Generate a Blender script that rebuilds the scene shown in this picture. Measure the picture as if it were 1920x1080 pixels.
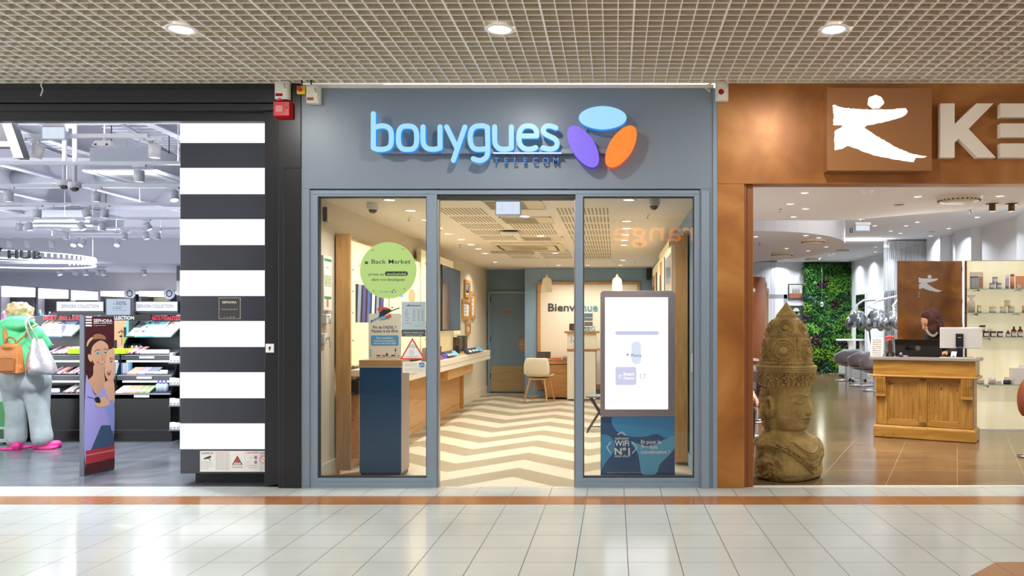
import bpy, math, random
import numpy as np
from mathutils import Matrix, Vector, noise
random.seed(7)
for o in list(bpy.data.objects): bpy.data.objects.remove(o)
SC = bpy.context.scene
COL = SC.collection
PI = math.pi
# ------------------------------------------------ camera, world, exposure
FPX, VX, VY, EYE = 1530.0, 1153.0, 608.5, 1.39     # focal length in pixels, principal point, eye height
cam = bpy.data.objects.new('camera', bpy.data.cameras.new('camera')); COL.objects.link(cam)
cam.location = (0, 0, EYE); cam.rotation_euler = (PI/2, 0, 0)
cam.data.sensor_width = 36; cam.data.lens = FPX/1920*36
cam.data.shift_x = -(VX-960)/1920; cam.data.shift_y = (VY-540)/1920
cam.data.clip_start = .05; cam.data.clip_end = 200
SC.camera = cam
SC.view_settings.view_transform = 'Standard'; SC.view_settings.look = 'None'
SC.view_settings.gamma = 1; SC.view_settings.use_curve_mapping = False
SC.view_settings.exposure = 0.0
wd = bpy.data.worlds.new('world'); SC.world = wd; wd.use_nodes = True
wd.node_tree.nodes['Background'].inputs[0].default_value = (.95, .97, 1, 1)
wd.node_tree.nodes['Background'].inputs[1].default_value = 4.2
try: SC.cycles.max_bounces = 8; SC.cycles.diffuse_bounces = 4; SC.cycles.glossy_bounces = 4; SC.cycles.transparent_max_bounces = 12; SC.cycles.sample_clamp_indirect = 6; SC.cycles.caustics_reflective = False; SC.cycles.caustics_refractive = False
except Exception: pass
F = 6.94                                              # the shop-front line
def at(px, py, Y): return Vector(((px-VX)*Y/FPX, Y, EYE-(py-VY)*Y/FPX))
def ax(px, Y): return (px-VX)*Y/FPX
def az(py, Y): return EYE-(py-VY)*Y/FPX
def onz(px, py, Z):                                   # the point at height Z seen at a pixel
    Y = (EYE-Z)*FPX/(py-VY); return Vector((ax(px, Y), Y, Z))
def lin(h):
    if isinstance(h, (tuple, list)): return tuple(h)[:3]
    h = h.lstrip('#'); c = [int(h[i:i+2], 16)/255 for i in (0, 2, 4)]
    return tuple(x/12.92 if x <= .04045 else ((x+.055)/1.055)**2.4 for x in c)
# ------------------------------------------------ materials
_M = {}
class NT:
    def __init__(s, name):
        s.m = bpy.data.materials.new(name); s.m.use_nodes = True; s.t = s.m.node_tree
        s.b = s.t.nodes['Principled BSDF']; s.out = s.t.nodes['Material Output']
    def n(s, typ, **kw):
        nd = s.t.nodes.new(typ)
        for k, v in kw.items():
            if k in nd.inputs.keys(): nd.inputs[k].default_value = v
            else: setattr(nd, k, v)
        return nd
    def l(s, a, b): s.t.links.new(a, b)
    def math(s, op, a, b=None, c=None):
        nd = s.t.nodes.new('ShaderNodeMath'); nd.operation = op
        for i, x in enumerate((a, b, c)):
            if x is None: continue
            if isinstance(x, (int, float)): nd.inputs[i].default_value = x
            else: s.l(x, nd.inputs[i])
        return nd.outputs[0]
    def mix(s, f, a, b):
        nd = s.t.nodes.new('ShaderNodeMix'); nd.data_type = 'RGBA'
        if isinstance(f, (int, float)): nd.inputs[0].default_value = f
        else: s.l(f, nd.inputs[0])
        for i, x in ((6, a), (7, b)):
            if isinstance(x, (tuple, list)): nd.inputs[i].default_value = (*x[:3], 1)
            else: s.l(x, nd.inputs[i])
        return nd.outputs[2]
    def ramp(s, f, stops):
        nd = s.t.nodes.new('ShaderNodeValToRGB'); s.l(f, nd.inputs[0]); e = nd.color_ramp.elements
        while len(e) < len(stops): e.new(.5)
        for el, (p, c) in zip(e, stops): el.position = p; el.color = (*c[:3], 1)
        return nd.outputs[0]
    def pos(s):
        g = s.t.nodes.new('ShaderNodeNewGeometry'); sp = s.t.nodes.new('ShaderNodeSeparateXYZ'); s.l(g.outputs['Position'], sp.inputs[0]); return g.outputs['Position'], sp.outputs
    def bump(s, h, strength=.3, dist=.01):
        nd = s.n('ShaderNodeBump', Strength=strength, Distance=dist); s.l(h, nd.inputs['Height']); s.l(nd.outputs[0], s.b.inputs['Normal'])
def mat(name, col='#888888', rough=.5, metal=0, emit=0, ecol=None, alpha=1, spec=.5, var=.0, scale=8, bump=0, trans=0, coat=0):
    if name in _M: return _M[name]
    n = NT(name); c = lin(col); b = n.b
    b.inputs['Base Color'].default_value = (*c, 1); b.inputs['Roughness'].default_value = rough; b.inputs['Metallic'].default_value = metal
    b.inputs['Specular IOR Level'].default_value = spec
    if coat: b.inputs['Coat Weight'].default_value = coat; b.inputs['Coat Roughness'].default_value = .1
    if trans: b.inputs['Transmission Weight'].default_value = trans
    if emit:
        b.inputs['Emission Color'].default_value = (*(lin(ecol) if ecol else c), 1); b.inputs['Emission Strength'].default_value = emit
    if var or bump:
        tc = n.n('ShaderNodeTexCoord'); nz = n.n('ShaderNodeTexNoise', Scale=scale, Detail=4.0); n.l(tc.outputs['Object'], nz.inputs['Vector'])
        if var:
            lo = tuple(max(0, x*(1-var)) for x in c); hi = tuple(min(1, x*(1+var)) for x in c)
            n.l(n.ramp(nz.outputs[0], [(.3, lo), (.7, hi)]), b.inputs['Base Color'])
        if bump: n.bump(nz.outputs[0], bump, .01)
    if alpha < 1: b.inputs['Alpha'].default_value = alpha
    _M[name] = n.m; return n.m
def wood(name, a, b_, grain='Z', rough=.45, scale=3, knots=0):
    if name in _M: return _M[name]
    n = NT(name); tc = n.n('ShaderNodeTexCoord'); mp = n.n('ShaderNodeMapping'); n.l(tc.outputs['Object'], mp.inputs[0])
    st = {'X': (.12, 1, 1), 'Y': (1, .12, 1), 'Z': (1, 1, .12)}[grain]; mp.inputs['Scale'].default_value = tuple(q*scale*4 for q in st)
    nz = n.n('ShaderNodeTexNoise', Scale=2.2, Detail=6.0, Distortion=.8); n.l(mp.outputs[0], nz.inputs['Vector'])
    c = n.ramp(nz.outputs[0], [(.3, lin(a)), (.7, lin(b_))])
    if knots:
        vz = n.n('ShaderNodeTexNoise', Scale=13.0, Detail=2.0); n.l(tc.outputs['Object'], vz.inputs['Vector'])
        c = n.mix(n.math('GREATER_THAN', vz.outputs[0], .70), c, lin(knots))
    n.l(c, n.b.inputs['Base Color']); n.b.inputs['Roughness'].default_value = rough
    _M[name] = n.m; return n.m
def glass(name, tint='#ffffff', rough=0.0, ior=1.5, boost=1.0):
    if name in _M: return _M[name]
    n = NT(name); n.t.nodes.remove(n.b); tr = n.n('ShaderNodeBsdfTransparent'); tr.inputs[0].default_value = (*lin(tint), 1)
    gl = n.n('ShaderNodeBsdfGlossy'); gl.inputs['Roughness'].default_value = rough
    fr = n.n('ShaderNodeFresnel', IOR=ior); mx = n.n('ShaderNodeMixShader'); f = n.math('MULTIPLY', fr.outputs[0], boost)
    n.l(f, mx.inputs[0]); n.l(tr.outputs[0], mx.inputs[1]); n.l(gl.outputs[0], mx.inputs[2]); n.l(mx.outputs[0], n.out.inputs[0])
    _M[name] = n.m; return n.m
# ------------------------------------------------ mesh builder
class MB:
    def __init__(s, m=None):
        s.v = []; s.f = []; s.mi = []; s.sm = []; s.mats = []; s.c = 0; s.M = Matrix.Identity(4)
        if m: s.m(m)
    def m(s, m):
        if m not in s.mats: s.mats.append(m)
        s.c = s.mats.index(m); return s
    def add(s, vs, fs, smooth=False):
        k = len(s.v); M = s.M
        s.v += [tuple(M @ Vector(p)) for p in vs]; s.f += [tuple(i+k for i in f) for f in fs]
        s.mi += [s.c]*len(fs); s.sm += [smooth]*len(fs); return s
    def box(s, x0, x1, y0, y1, z0, z1):
        return s.add([(x, y, z) for z in (z0, z1) for y in (y0, y1) for x in (x0, x1)],
                     [(0, 2, 3, 1), (4, 5, 7, 6), (0, 1, 5, 4), (2, 6, 7, 3), (0, 4, 6, 2), (1, 3, 7, 5)])
    def hexa(s, q0, q1):  # two quads (4 points each), joined
        return s.add(list(q0)+list(q1), [(3, 2, 1, 0), (4, 5, 6, 7)]+[(i, (i+1) % 4, (i+1) % 4+4, i+4) for i in range(4)])
    def quad(s, a, b, c, d): return s.add([a, b, c, d], [(0, 1, 2, 3)])
    def tube(s, pts, r, n=8, closed=False, caps=True, flat=1.0):
        pts = [Vector(p) for p in pts]; N = len(pts); rs = r if isinstance(r, (list, tuple)) else [r]*N
        tans = []
        for i in range(N):
            a = pts[(i-1) % N] if (closed or i) else pts[i]; b = pts[(i+1) % N] if (closed or i < N-1) else pts[i]
            tans.append((b-a).normalized() if (b-a).length else Vector((0, 0, 1)))
        up = Vector((0, 0, 1)) if abs(tans[0].z) < .9 else Vector((0, 1, 0))
        nrm = (up-tans[0]*up.dot(tans[0])).normalized(); vs = []
        for i in range(N):
            nrm = (nrm-tans[i]*nrm.dot(tans[i])); nrm = nrm.normalized() if nrm.length > 1e-6 else Vector((1, 0, 0)); bn = tans[i].cross(nrm)
            for k in range(n):
                a = 2*PI*k/n; vs.append(pts[i]+nrm*math.cos(a)*rs[i]*flat+bn*math.sin(a)*rs[i])
        fs = []
        for i in range(N if closed else N-1):
            j = (i+1) % N
            for k in range(n): fs.append((i*n+k, i*n+(k+1) % n, j*n+(k+1) % n, j*n+k))
        s.add(vs, fs, True)
        if caps and not closed:
            s.add(vs[:n], [tuple(range(n-1, -1, -1))]); s.add(vs[-n:], [tuple(range(n))])
        return s
    def cyl(s, p0, p1, r0, r1=None, n=16, caps=True): return s.tube([p0, p1], [r0, r0 if r1 is None else r1], n, caps=caps)
    def lathe(s, prof, c=(0, 0, 0), n=24, sx=1, sy=1, smooth=True, a0=0, a1=2*PI):
        full = abs(a1-a0-2*PI) < 1e-6; K = n if full else n+1; vs = []
        for r, z in prof:
            for k in range(K):
                a = a0+(a1-a0)*k/n; vs.append((c[0]+r*math.cos(a)*sx, c[1]+r*math.sin(a)*sy, c[2]+z))
        fs = []
        for i in range(len(prof)-1):
            for k in range(n):
                k2 = (k+1) % K
                fs.append((i*K+k, i*K+k2, (i+1)*K+k2, (i+1)*K+k))
        return s.add(vs, fs, smooth)
    def sphere(s, c, r, n=12, m=8):
        rx, ry, rz = r if isinstance(r, (tuple, list)) else (r, r, r); vs = [(c[0], c[1], c[2]-rz)]
        for i in range(1, m):
            t = -PI/2+PI*i/m
            for k in range(n): vs.append((c[0]+rx*math.cos(t)*math.cos(2*PI*k/n), c[1]+ry*math.cos(t)*math.sin(2*PI*k/n), c[2]+rz*math.sin(t)))
        vs.append((c[0], c[1], c[2]+rz)); fs = [(0, 1+(k+1) % n, 1+k) for k in range(n)]
        for i in range(m-2):
            for k in range(n): a = 1+i*n; fs.append((a+k, a+(k+1) % n, a+n+(k+1) % n, a+n+k))
        a = 1+(m-2)*n; T = len(vs)-1; fs += [(a+k, a+(k+1) % n, T) for k in range(n)]
        return s.add(vs, fs, True)
    def prism(s, poly, d0, d1):          # poly in (u,v), extruded along w
        n = len(poly); vs = [(u, v, d0) for u, v in poly]+[(u, v, d1) for u, v in poly]
        return s.add(vs, [tuple(range(n-1, -1, -1)), tuple(range(n, 2*n))]+[(i, (i+1) % n, (i+1) % n+n, i+n) for i in range(n)])
    def rect(s, u0, u1, v0, v1, d): return s.add([(u0, v0, d), (u1, v0, d), (u1, v1, d), (u0, v1, d)], [(0, 1, 2, 3)])
    def disc(s, u, v, r, d, n=32, ry=None, rot=0):
        ry = ry or r; c_, s_ = math.cos(rot), math.sin(rot)
        return s.add([(u+r*math.cos(a)*c_-ry*math.sin(a)*s_, v+r*math.cos(a)*s_+ry*math.sin(a)*c_, d) for a in (2*PI*k/n for k in range(n))], [tuple(range(n))])
    def poly(s, pts, d): return s.add([(u, v, d) for u, v in pts], [tuple(range(len(pts)))])
    def ribbon(s, pts, w, d0, d1, closed=False, cap=8, face=None, side=None):
        P = [Vector((p[0], p[1])) for p in pts]; N = len(P); L = []; R = []
        for i in range(N):
            a = P[(i-1) % N] if (closed or i) else P[i]; b = P[(i+1) % N] if (closed or i < N-1) else P[i]
            t = (b-a).normalized(); nn = Vector((-t.y, t.x))*w/2; L.append(P[i]+nn); R.append(P[i]-nn)
        if face: s.m(face)
        for i in range(N if closed else N-1):
            j = (i+1) % N; s.add([(*R[i], d1), (*R[j], d1), (*L[j], d1), (*L[i], d1)], [(0, 1, 2, 3)])
            s.add([(*R[i], d0), (*R[j], d0), (*L[j], d0), (*L[i], d0)], [(3, 2, 1, 0)])
        if side: s.m(side)
        for A, fl in ((L, 1), (R, 0)):
            for i in range(N if closed else N-1):
                j = (i+1) % N; q = [(*A[i], d0), (*A[j], d0), (*A[j], d1), (*A[i], d1)]; s.add(q, [(3, 2, 1, 0) if fl else (0, 1, 2, 3)])
        if not closed:
            for p, q, e in ((P[0], L[0], 1), (P[-1], R[-1], 1)):
                a0 = math.atan2(q.y-p.y, q.x-p.x); arc = [(p.x+w/2*math.cos(a0+PI*k/cap), p.y+w/2*math.sin(a0+PI*k/cap)) for k in range(cap+1)]
                if face: s.m(face)
                s.poly(arc, d1)
                if side: s.m(side)
                for k in range(cap): s.add([(*arc[k], d0), (*arc[k+1], d0), (*arc[k+1], d1), (*arc[k], d1)], [(0, 1, 2, 3)])
        return s
    def text(s, st, u, v, h, d=0, align='L', bold=0, ext=0, width=None, shear=0):
        m_ = text_mesh(st, bold, ext/h*.72 if ext else 0, shear)
        if not m_: return s
        vs, fs, w = m_; k = h/.72; kx = k if width is None else width/w; off = {'L': 0, 'C': -w*kx/2, 'R': -w*kx}[align]
        return s.add([(u+off+p[0]*kx, v+p[1]*k, d+p[2]*k) for p in vs], fs)
    def each(s, name, parent, fn, items, m, **kw):   # one part per item
        for it in items:
            q = MB(m); fn(q, it); q.build(name, parent, **kw)
    def build(s, name, parent=None, world=False, smooth=None, bevel=0, sub=0, remesh=0, label=None, auto=None):
        me = bpy.data.meshes.new(name); vs = s.v
        if world and parent is not None:
            Mi = parent_mat(parent).inverted(); vs = [tuple(Mi @ Vector(p)) for p in vs]
        me.from_pydata(vs, [], s.f)
        for m in s.mats: me.materials.append(m)
        me.polygons.foreach_set('material_index', s.mi); me.polygons.foreach_set('use_smooth', s.sm if smooth is None else [smooth]*len(s.f)); me.update()
        o = bpy.data.objects.new(name, me); COL.objects.link(o)
        if parent is not None: o.parent = parent
        if remesh:
            r = o.modifiers.new('r', 'REMESH'); r.mode = 'VOXEL'; r.voxel_size = remesh; r.use_smooth_shade = True
            q = o.modifiers.new('s', 'SMOOTH'); q.iterations = 6; q.factor = .5
        if bevel: b = o.modifiers.new('b', 'BEVEL'); b.width = bevel; b.segments = 2; b.limit_method = 'ANGLE'
        if sub: b = o.modifiers.new('u', 'SUBSURF'); b.levels = b.render_levels = sub
        if label: o['label'] = label
        return o
def parent_mat(o):
    M = Matrix.Translation(o.location) @ o.rotation_euler.to_matrix().to_4x4()
    return parent_mat(o.parent) @ M if o.parent else M
_T = {}
def text_mesh(st, bold, ext, shear):
    key = (st, bold, ext, shear)
    if key in _T: return _T[key]
    c = bpy.data.curves.new('t', 'FONT'); c.body = st; c.size = 1; c.offset = bold; c.extrude = ext; c.resolution_u = 3; c.shear = shear
    o = bpy.data.objects.new('t', c); me = o.to_mesh()
    vs = [tuple(v.co) for v in me.vertices]; fs = [tuple(p.vertices) for p in me.polygons]; o.to_mesh_clear(); bpy.data.objects.remove(o); bpy.data.curves.remove(c)
    if not vs: _T[key] = None; return None
    x0 = min(v[0] for v in vs); w = max(v[0] for v in vs)-x0; vs = [(v[0]-x0, v[1], v[2]) for v in vs]; _T[key] = (vs, fs, w); return _T[key]
def frame(o, d='S'):     # a plane's own axes: u right, v up, w out of the face
    ax_ = {'S': ((1, 0, 0), (0, 0, 1)), 'N': ((-1, 0, 0), (0, 0, 1)), 'E': ((0, 1, 0), (0, 0, 1)), 'W': ((0, -1, 0), (0, 0, 1)), 'U': ((1, 0, 0), (0, 1, 0)), 'D': ((1, 0, 0), (0, -1, 0))}
    u, v = ax_[d] if isinstance(d, str) else d
    u = Vector(u); v = Vector(v); w = u.cross(v); M = Matrix.Identity(4)
    for i, c in enumerate((u, v, w, Vector(o))):
        for r in range(3): M[r][i] = c[r]
    return M
def thing(name, label, cat, loc=(0, 0, 0), rz=0, group=None):
    o = bpy.data.objects.new(name, None); COL.objects.link(o); o.empty_display_size = .05
    o.location = loc; o.rotation_euler = (0, 0, rz); o['label'] = label; o['category'] = cat
    if group: o['group'] = group
    return o
def solo(mb, name, label, cat, group=None, **kw):
    xs = [p[0] for p in mb.v]; ys = [p[1] for p in mb.v]; zs = [p[2] for p in mb.v]
    c = ((min(xs)+max(xs))/2, (min(ys)+max(ys))/2, min(zs)); mb.v = [(p[0]-c[0], p[1]-c[1], p[2]-c[2]) for p in mb.v]
    o = mb.build(name, **kw); o.location = c; o['label'] = label; o['category'] = cat
    if group: o['group'] = group
    return o
def struct(mb, name, **kw):
    o = mb.build(name, **kw)
    if o.parent is None: o['kind'] = 'structure'
    return o
def dup(root, loc, rz=None, label=None, group=None):
    r = root.copy(); COL.objects.link(r); r.location = loc
    if rz is not None: r.rotation_euler = (0, 0, rz)
    if label: r['label'] = label
    if group: r['group'] = group
    for ch in list(root.children):
        c = ch.copy(); COL.objects.link(c); c.parent = r
        for g in list(ch.children):
            d = g.copy(); COL.objects.link(d); d.parent = c
    return r
def lamp(name, loc, power, size=.15, color=(1, 1, 1), parent=None, spread=None, rot=None):
    l = bpy.data.lights.new(name, 'AREA'); l.shape = 'DISK'; l.size = size; l.energy = power; l.color = color
    l.spread = spread or PI
    o = bpy.data.objects.new(name, l); COL.objects.link(o); o.location = loc
    if rot: o.rotation_euler = rot
    if parent: o.parent = parent
    return o
def spline(pts, k=8, closed=False):      # Catmull-Rom through the points
    N = len(pts); out = []
    g = (lambda i: Vector(pts[i % N])) if closed else (lambda i: Vector(pts[max(0, min(N-1, i))]))
    for i in range(N if closed else N-1):
        a, b, c, d = g(i-1), g(i), g(i+1), g(i+2)
        for j in range(k):
            t = j/k; out.append(.5*((2*b)+(c-a)*t+(2*a-5*b+4*c-d)*t*t+(3*b-a-3*c+d)*t**3))
    if not closed: out.append(Vector(pts[-1]))
    return out
def rrect(u0, u1, v0, v1, r, n=5):
    out = []
    for cx, cy, a in ((u1-r, v1-r, 0), (u0+r, v1-r, PI/2), (u0+r, v0+r, PI), (u1-r, v0+r, 3*PI/2)):
        out += [(cx+r*math.cos(a+PI/2*k/n), cy+r*math.sin(a+PI/2*k/n)) for k in range(n+1)]
    return out
# shared colours
WHITE = mat('white_paint', '#f4f2ee', .5); CREAM = mat('cream_laminate', '#ece5d3', .4); BLACK = mat('black_lacquer', '#1b1b1d', .3)
GREYB = mat('blue_grey_panel', '#76838f', .38); FRAMEG = mat('blue_grey_aluminium', '#8291a0', .35, .15)
INK = mat('dark_ink', '#23272b', .6); CHROME = mat('chrome', '#d8d8da', .12, 1); DGREY = mat('dark_grey_metal', '#3a3c40', .4, .3)
PAPER = mat('white_paper', '#f3f1ec', .6); RED = mat('red_print', '#c8262b', .5); OAK = wood('oak_veneer', '#b98a52', '#cfa368', 'Z', .45)
OAKL = wood('oak_veneer_lengthwise', '#c0935c', '#d3a970', 'Y', .45); NAVY = mat('navy_print', '#173a63', .5)
GLASS = glass('shop_glass', '#fbfdfc', 0, 1.5, 1.9); GLASSB = glass('clear_glass', '#f2faf7', 0, 1.45)
EOFF = mat('lamp_glow_white', '#ffffff', .5, emit=6)
EOFFW = mat('lamp_glow_warm', '#fff3dc', .5, emit=6)
ORDN = ['nearest', 'second', 'third', 'fourth', 'fifth', 'sixth', 'seventh', 'eighth', 'ninth', 'tenth', 'eleventh', 'twelfth', 'thirteenth', 'fourteenth', 'fifteenth', 'sixteenth', 'seventeenth', 'eighteenth', 'nineteenth', 'twentieth', 'twenty-first', 'twenty-second', 'twenty-third', 'twenty-fourth', 'twenty-fifth', 'twenty-sixth']
# ================================================= SETTING
# --- mall floor: 30 cm tiles with a brown course along the shops and a brown diamond
n = NT('mall_floor_tile'); P_, xyz = n.pos(); X, Y = xyz[0], xyz[1]; TS = .3055
fx = n.math('FRACT', n.math('DIVIDE', n.math('SUBTRACT', X, .0762-30*TS), TS)); fy = n.math('FRACT', n.math('DIVIDE', n.math('SUBTRACT', Y, 6.300-60*TS), TS))
gx = n.math('LESS_THAN', n.math('ABSOLUTE', n.math('SUBTRACT', fx, .5)), .5-.0085); gy = n.math('LESS_THAN', n.math('ABSOLUTE', n.math('SUBTRACT', fy, .5)), .5-.008)
tile = n.math('MULTIPLY', gx, gy)
band = n.math('MULTIPLY', n.math('GREATER_THAN', Y, 6.300), n.math('LESS_THAN', Y, 6.605))
dia = n.math('MULTIPLY', n.math('GREATER_THAN', n.math('ADD', X, n.math('MULTIPLY', Y, -1)), 2.23-4.777), n.math('LESS_THAN', Y, 4.777))
vn = n.n('ShaderNodeTexNoise', Scale=1.3, Detail=3.0); n.l(P_, vn.inputs['Vector'])
base = n.ramp(vn.outputs[0], [(.3, lin('#b9beba')), (.7, lin('#c4c8c3'))])
c = n.mix(n.math('MAXIMUM', band, dia), base, lin('#a06a40'))
jt = n.math('MULTIPLY', gx, n.math('MAXIMUM', gy, band)); jt = n.math('MULTIPLY', gx, gy)
c = n.mix(jt, lin('#54524c'), c); n.l(c, n.b.inputs['Base Color'])
n.l(n.math('ADD', n.math('MULTIPLY', n.math('SUBTRACT', 1.0, jt), .4), .15), n.b.inputs['Roughness']); n.b.inputs['Specular IOR Level'].default_value = .5
FLOORM = n.m
struct(MB(FLOORM).box(-12, 12, -7, 7.0, -.1, 0), 'floor')
# --- mall ceiling: white egg-crate grid with soffit above
GRIDM = mat('ceiling_grid_shaded_side', '#e2d8c2', .55); GRIDE = mat('ceiling_grid_lit_edge', '#fdfcf8', .45)  # beige sides hold shade and dust, whiter lower edge holds floor bounce
CZ = 3.44; CS = .1015; b = MB(GRIDM)
y = 6.93
while y > -3:
    e_ = .013 if round((6.93-y)/CS) % 6 == 4 else .0055; b.m(GRIDM).box(-8, 6.2, y, y+e_, CZ+.004, CZ+.062); b.m(GRIDE).box(-8, 6.2, y, y+e_, CZ, CZ+.004); y -= CS
x = -8
while x < 6.2:
    e_ = .011 if round((x+8)/CS) % 6 == 2 else .0055; b.m(GRIDM).box(x, x+e_, -3, 6.93, CZ+.0045, CZ+.062); b.m(GRIDE).box(x-.0005, x+e_+.0005, -3, 6.93, CZ-.0006, CZ+.0045); x += CS
struct(b, 'ceiling')
struct(MB(mat('void_board', '#9a8f7c', .8)).box(-12, 12, -7, 7.2, CZ+.3, CZ+.4), 'ceiling')
struct(MB(mat('soffit_board', '#c9c4b8', .7)).box(-12, 12, -7, -3, CZ, CZ+.05), 'ceiling')
# --- opposite shopfront seen only in reflections
b = MB(mat('opposite_front', '#5b5a58', .6)); b.box(-12, 12, -7.2, -7.0, 0, 4); struct(b, 'wall_rear')
b = MB(mat('opposite_band', '#2b2b2d', .6)); b.box(-3.2, 4.6, -1.9, -1.78, 2.8, 3.435); struct(b, 'wall_rear')
ORG = mat('orange_sign_glow', '#ff7a1c', .5, emit=4.5)
b = MB(ORG); b.M = frame((1.96, -1.74, 3.0), 'N'); b.text('orange', 0, 0, .40, 0, 'L', .0, .03, width=1.98)
solo(b, 'shop_sign', 'orange lit lowercase lettering hung opposite, read mirrored in right shop window', 'sign')
# --- middle shop: header and side panels
zt, zb, xl, xr = 3.43, 2.545, -2.667, .839
b = MB(GREYB); b.box(xl, xr, F, F+.12, zb, zt-.03); b.box(xl, -2.599, F, F+.12, 0, zb); b.box(.726, xr, F, F+.12, 0, zb)
b.m(DGREY).box(xl, xr, F+.01, F+.1, zb-.006, zb)
b.m(mat('cover_strip', '#d8d5cc', .5)).box(xl, xr, F-.01, F+.12, zt-.03, zt); struct(b, 'wall_front', bevel=.002)
b = MB(FRAMEG); b.box(xr-.006, xr+.03, F-.012, F+.1, 0, zt-.03); b.box(.735, .80, F-.015, F, 0.0, zb-.02); struct(b, 'trim_1', bevel=.002)
b = MB(mat('interior_back_of_header', '#d8cfbb', .6)); b.box(-2.66, .8, 7.062, 7.1, 2.5, 3.3); struct(b, 'wall_front')
def window(i, x0, x1, gx0, gx1, z0=.0, z1=2.535, gz0=.082, gz1=2.482, ya=F+.015, yb=F+.085):
    w = MB(FRAMEG); w.box(x0, gx0, ya, yb, z0, z1); w.box(gx1, x1, ya, yb, z0, z1); w.box(gx0, gx1, ya, yb, z0, gz0); w.box(gx0, gx1, ya, yb, gz1, z1)
    for a, c_, e, f_ in ((gx0, gx1, gz0, gz0+.012), (gx0, gx1, gz1-.008, gz1), (gx0, gx0+.008, gz0, gz1), (gx1-.008, gx1, gz0, gz1)): w.m(mat('window_gasket', '#2c3038', .6)).box(a, c_, ya+.012, yb-.005, e, f_)
    w.m(FRAMEG)
    for a, c_, e, f_ in ((x0+.012, x1-.012, gz1+.018, gz1+.024), (x0+.012, x1-.012, gz0-.03, gz0-.024)): w.box(a, c_, ya-.004, ya, e, f_)
    fr = struct(w, 'window_%d' % i, bevel=.0015)
    g = MB(GLASS); g.quad((gx0, ya+.03, gz0), (gx1, ya+.03, gz0), (gx1, ya+.03, gz1), (gx0, ya+.03, gz1)); g.build('window_glass', fr)
    return fr
window(1, -2.599, -1.519, -2.535, -1.605)
window(2, -.336, .726, -.272, .676)
# sliding door gear between them
b = MB(FRAMEG); b.box(-1.519, -.336, F+.015, F+.085, 2.50, 2.535); b.m(mat('door_rail_dark', '#3b3a3a', .4, .5)).box(-1.517, -.338, F+.03, F+.08, 2.455, 2.50)
d1 = struct(b, 'door_1', bevel=.0015)
b = MB(mat('brushed_steel', '#a9a7a3', .3, .8)); b.box(-1.517, -1.503, F+.02, F+.08, 0, 2.455); b.box(-.349, -.337, F+.02, F+.08, 0, 2.455); b.build('door_jamb', d1)
for px in (826, 834, 965, 973, 1063, 1072): MB(DGREY).cyl((ax(px, F), F+.03, 2.475), (ax(px, F), F+.022, 2.475), .008).build('door_roller', d1)
# --- middle shop interior shell
WL, WR, BK, HC = -2.60, .735, 16.6, 2.505
n = NT('chevron_floor'); P_, xyz = n.pos(); X, Y = xyz[0], xyz[1]
tri = n.math('PINGPONG', n.math('ADD', X, 1.587+13.04), .652); a = n.math('MULTIPLY', tri, 1.09)
t = n.math('DIVIDE', n.math('SUBTRACT', n.math('SUBTRACT', Y, a), 7.68-9.4), .94); ft = n.math('FRACT', t); dark = n.math('LESS_THAN', ft, .5)
ft2 = n.math('FRACT', n.math('MULTIPLY', t, 8.0)); ln = n.math('LESS_THAN', ft2, .05)
vn = n.n('ShaderNodeTexNoise', Scale=14.0, Detail=5.0); mp = n.n('ShaderNodeMapping'); mp.inputs['Scale'].default_value = (.3, 2, 1); n.l(P_, mp.inputs[0]); n.l(mp.outputs[0], vn.inputs['Vector'])
lt = n.ramp(vn.outputs[0], [(.3, lin('#b9af99')), (.7, lin('#c9c0ab'))]); dk = n.ramp(vn.outputs[0], [(.3, lin('#887e65')), (.7, lin('#978c73'))])
c = n.mix(dark, lt, dk); c = n.mix(n.math('MULTIPLY', ln, .12), c, lin('#6b6252')); n.l(c, n.b.inputs['Base Color']); n.b.inputs['Roughness'].default_value = .38
struct(MB(n.m).box(WL-.1, WR+.1, 7.0, BK+.1, -.1, .0), 'floor')
WALLC = mat('cream_wall_paint', '#ddd3bc', .7); WALLB = mat('blue_wall_paint', '#86a5c0', .6); WALLBD = mat('shaded_blue_wall_paint', '#7690a6', .55)  # darker blue holds the weaker light around the back door
struct(MB(WALLC).box(WL-.1, WL, 7.06, BK, 0, HC), 'wall_left')
struct(MB(mat('skirting_paint', '#ddd2b9', .6)).box(WL, WL+.015, 7.06, BK, 0, .15), 'baseboard_left', bevel=.003)
struct(MB(WALLB).box(WR, WR+.1, 7.06, BK, 0, HC), 'wall_right')
struct(MB(WALLB).box(WR-.015, WR, 7.06, BK, 0, .13), 'baseboard_right', bevel=.003)
struct(MB(WALLBD).box(WL, WR+.1, BK, BK+.1, 0, HC), 'wall_back')
b = MB(WALLB); b.box(-1.767, WR, 16.0, 16.1, 0, HC); b.box(-1.767, -1.71, 16.1, BK, 0, HC); struct(b, 'wall_back')
b = MB(WALLB); b.box(-1.775, -1.53, 15.985, 16.0, 0, .12); struct(b, 'baseboard_back')
# ceiling of the shop with slotted acoustic bays
CEILC = mat('ceiling_paint_warm', '#f5f0e6', .8); b = MB(CEILC); b.box(WL-.1, WR+.1, 7.06, BK+.1, HC, HC+.1); struct(b, 'ceiling')
b = MB(mat('ceiling_slot_dark', '#aaa18c', .9))
for (x0, x1, skip) in ((-1.71, -1.27, ()), (-1.17, -.70, (0, 1, 4, 5, 6)), (-.56, -.06, ())):
    for r in range(10):
        if r in skip or (x0 < -1.5 and r in (5, 6)): continue
        yy = 7.81+r*.61
        x = x0
        while x < x1: b.box(x, x+.015, yy, yy+.47, HC-.0025, HC+.001); x += .037
struct(b, 'trim_2')
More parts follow.
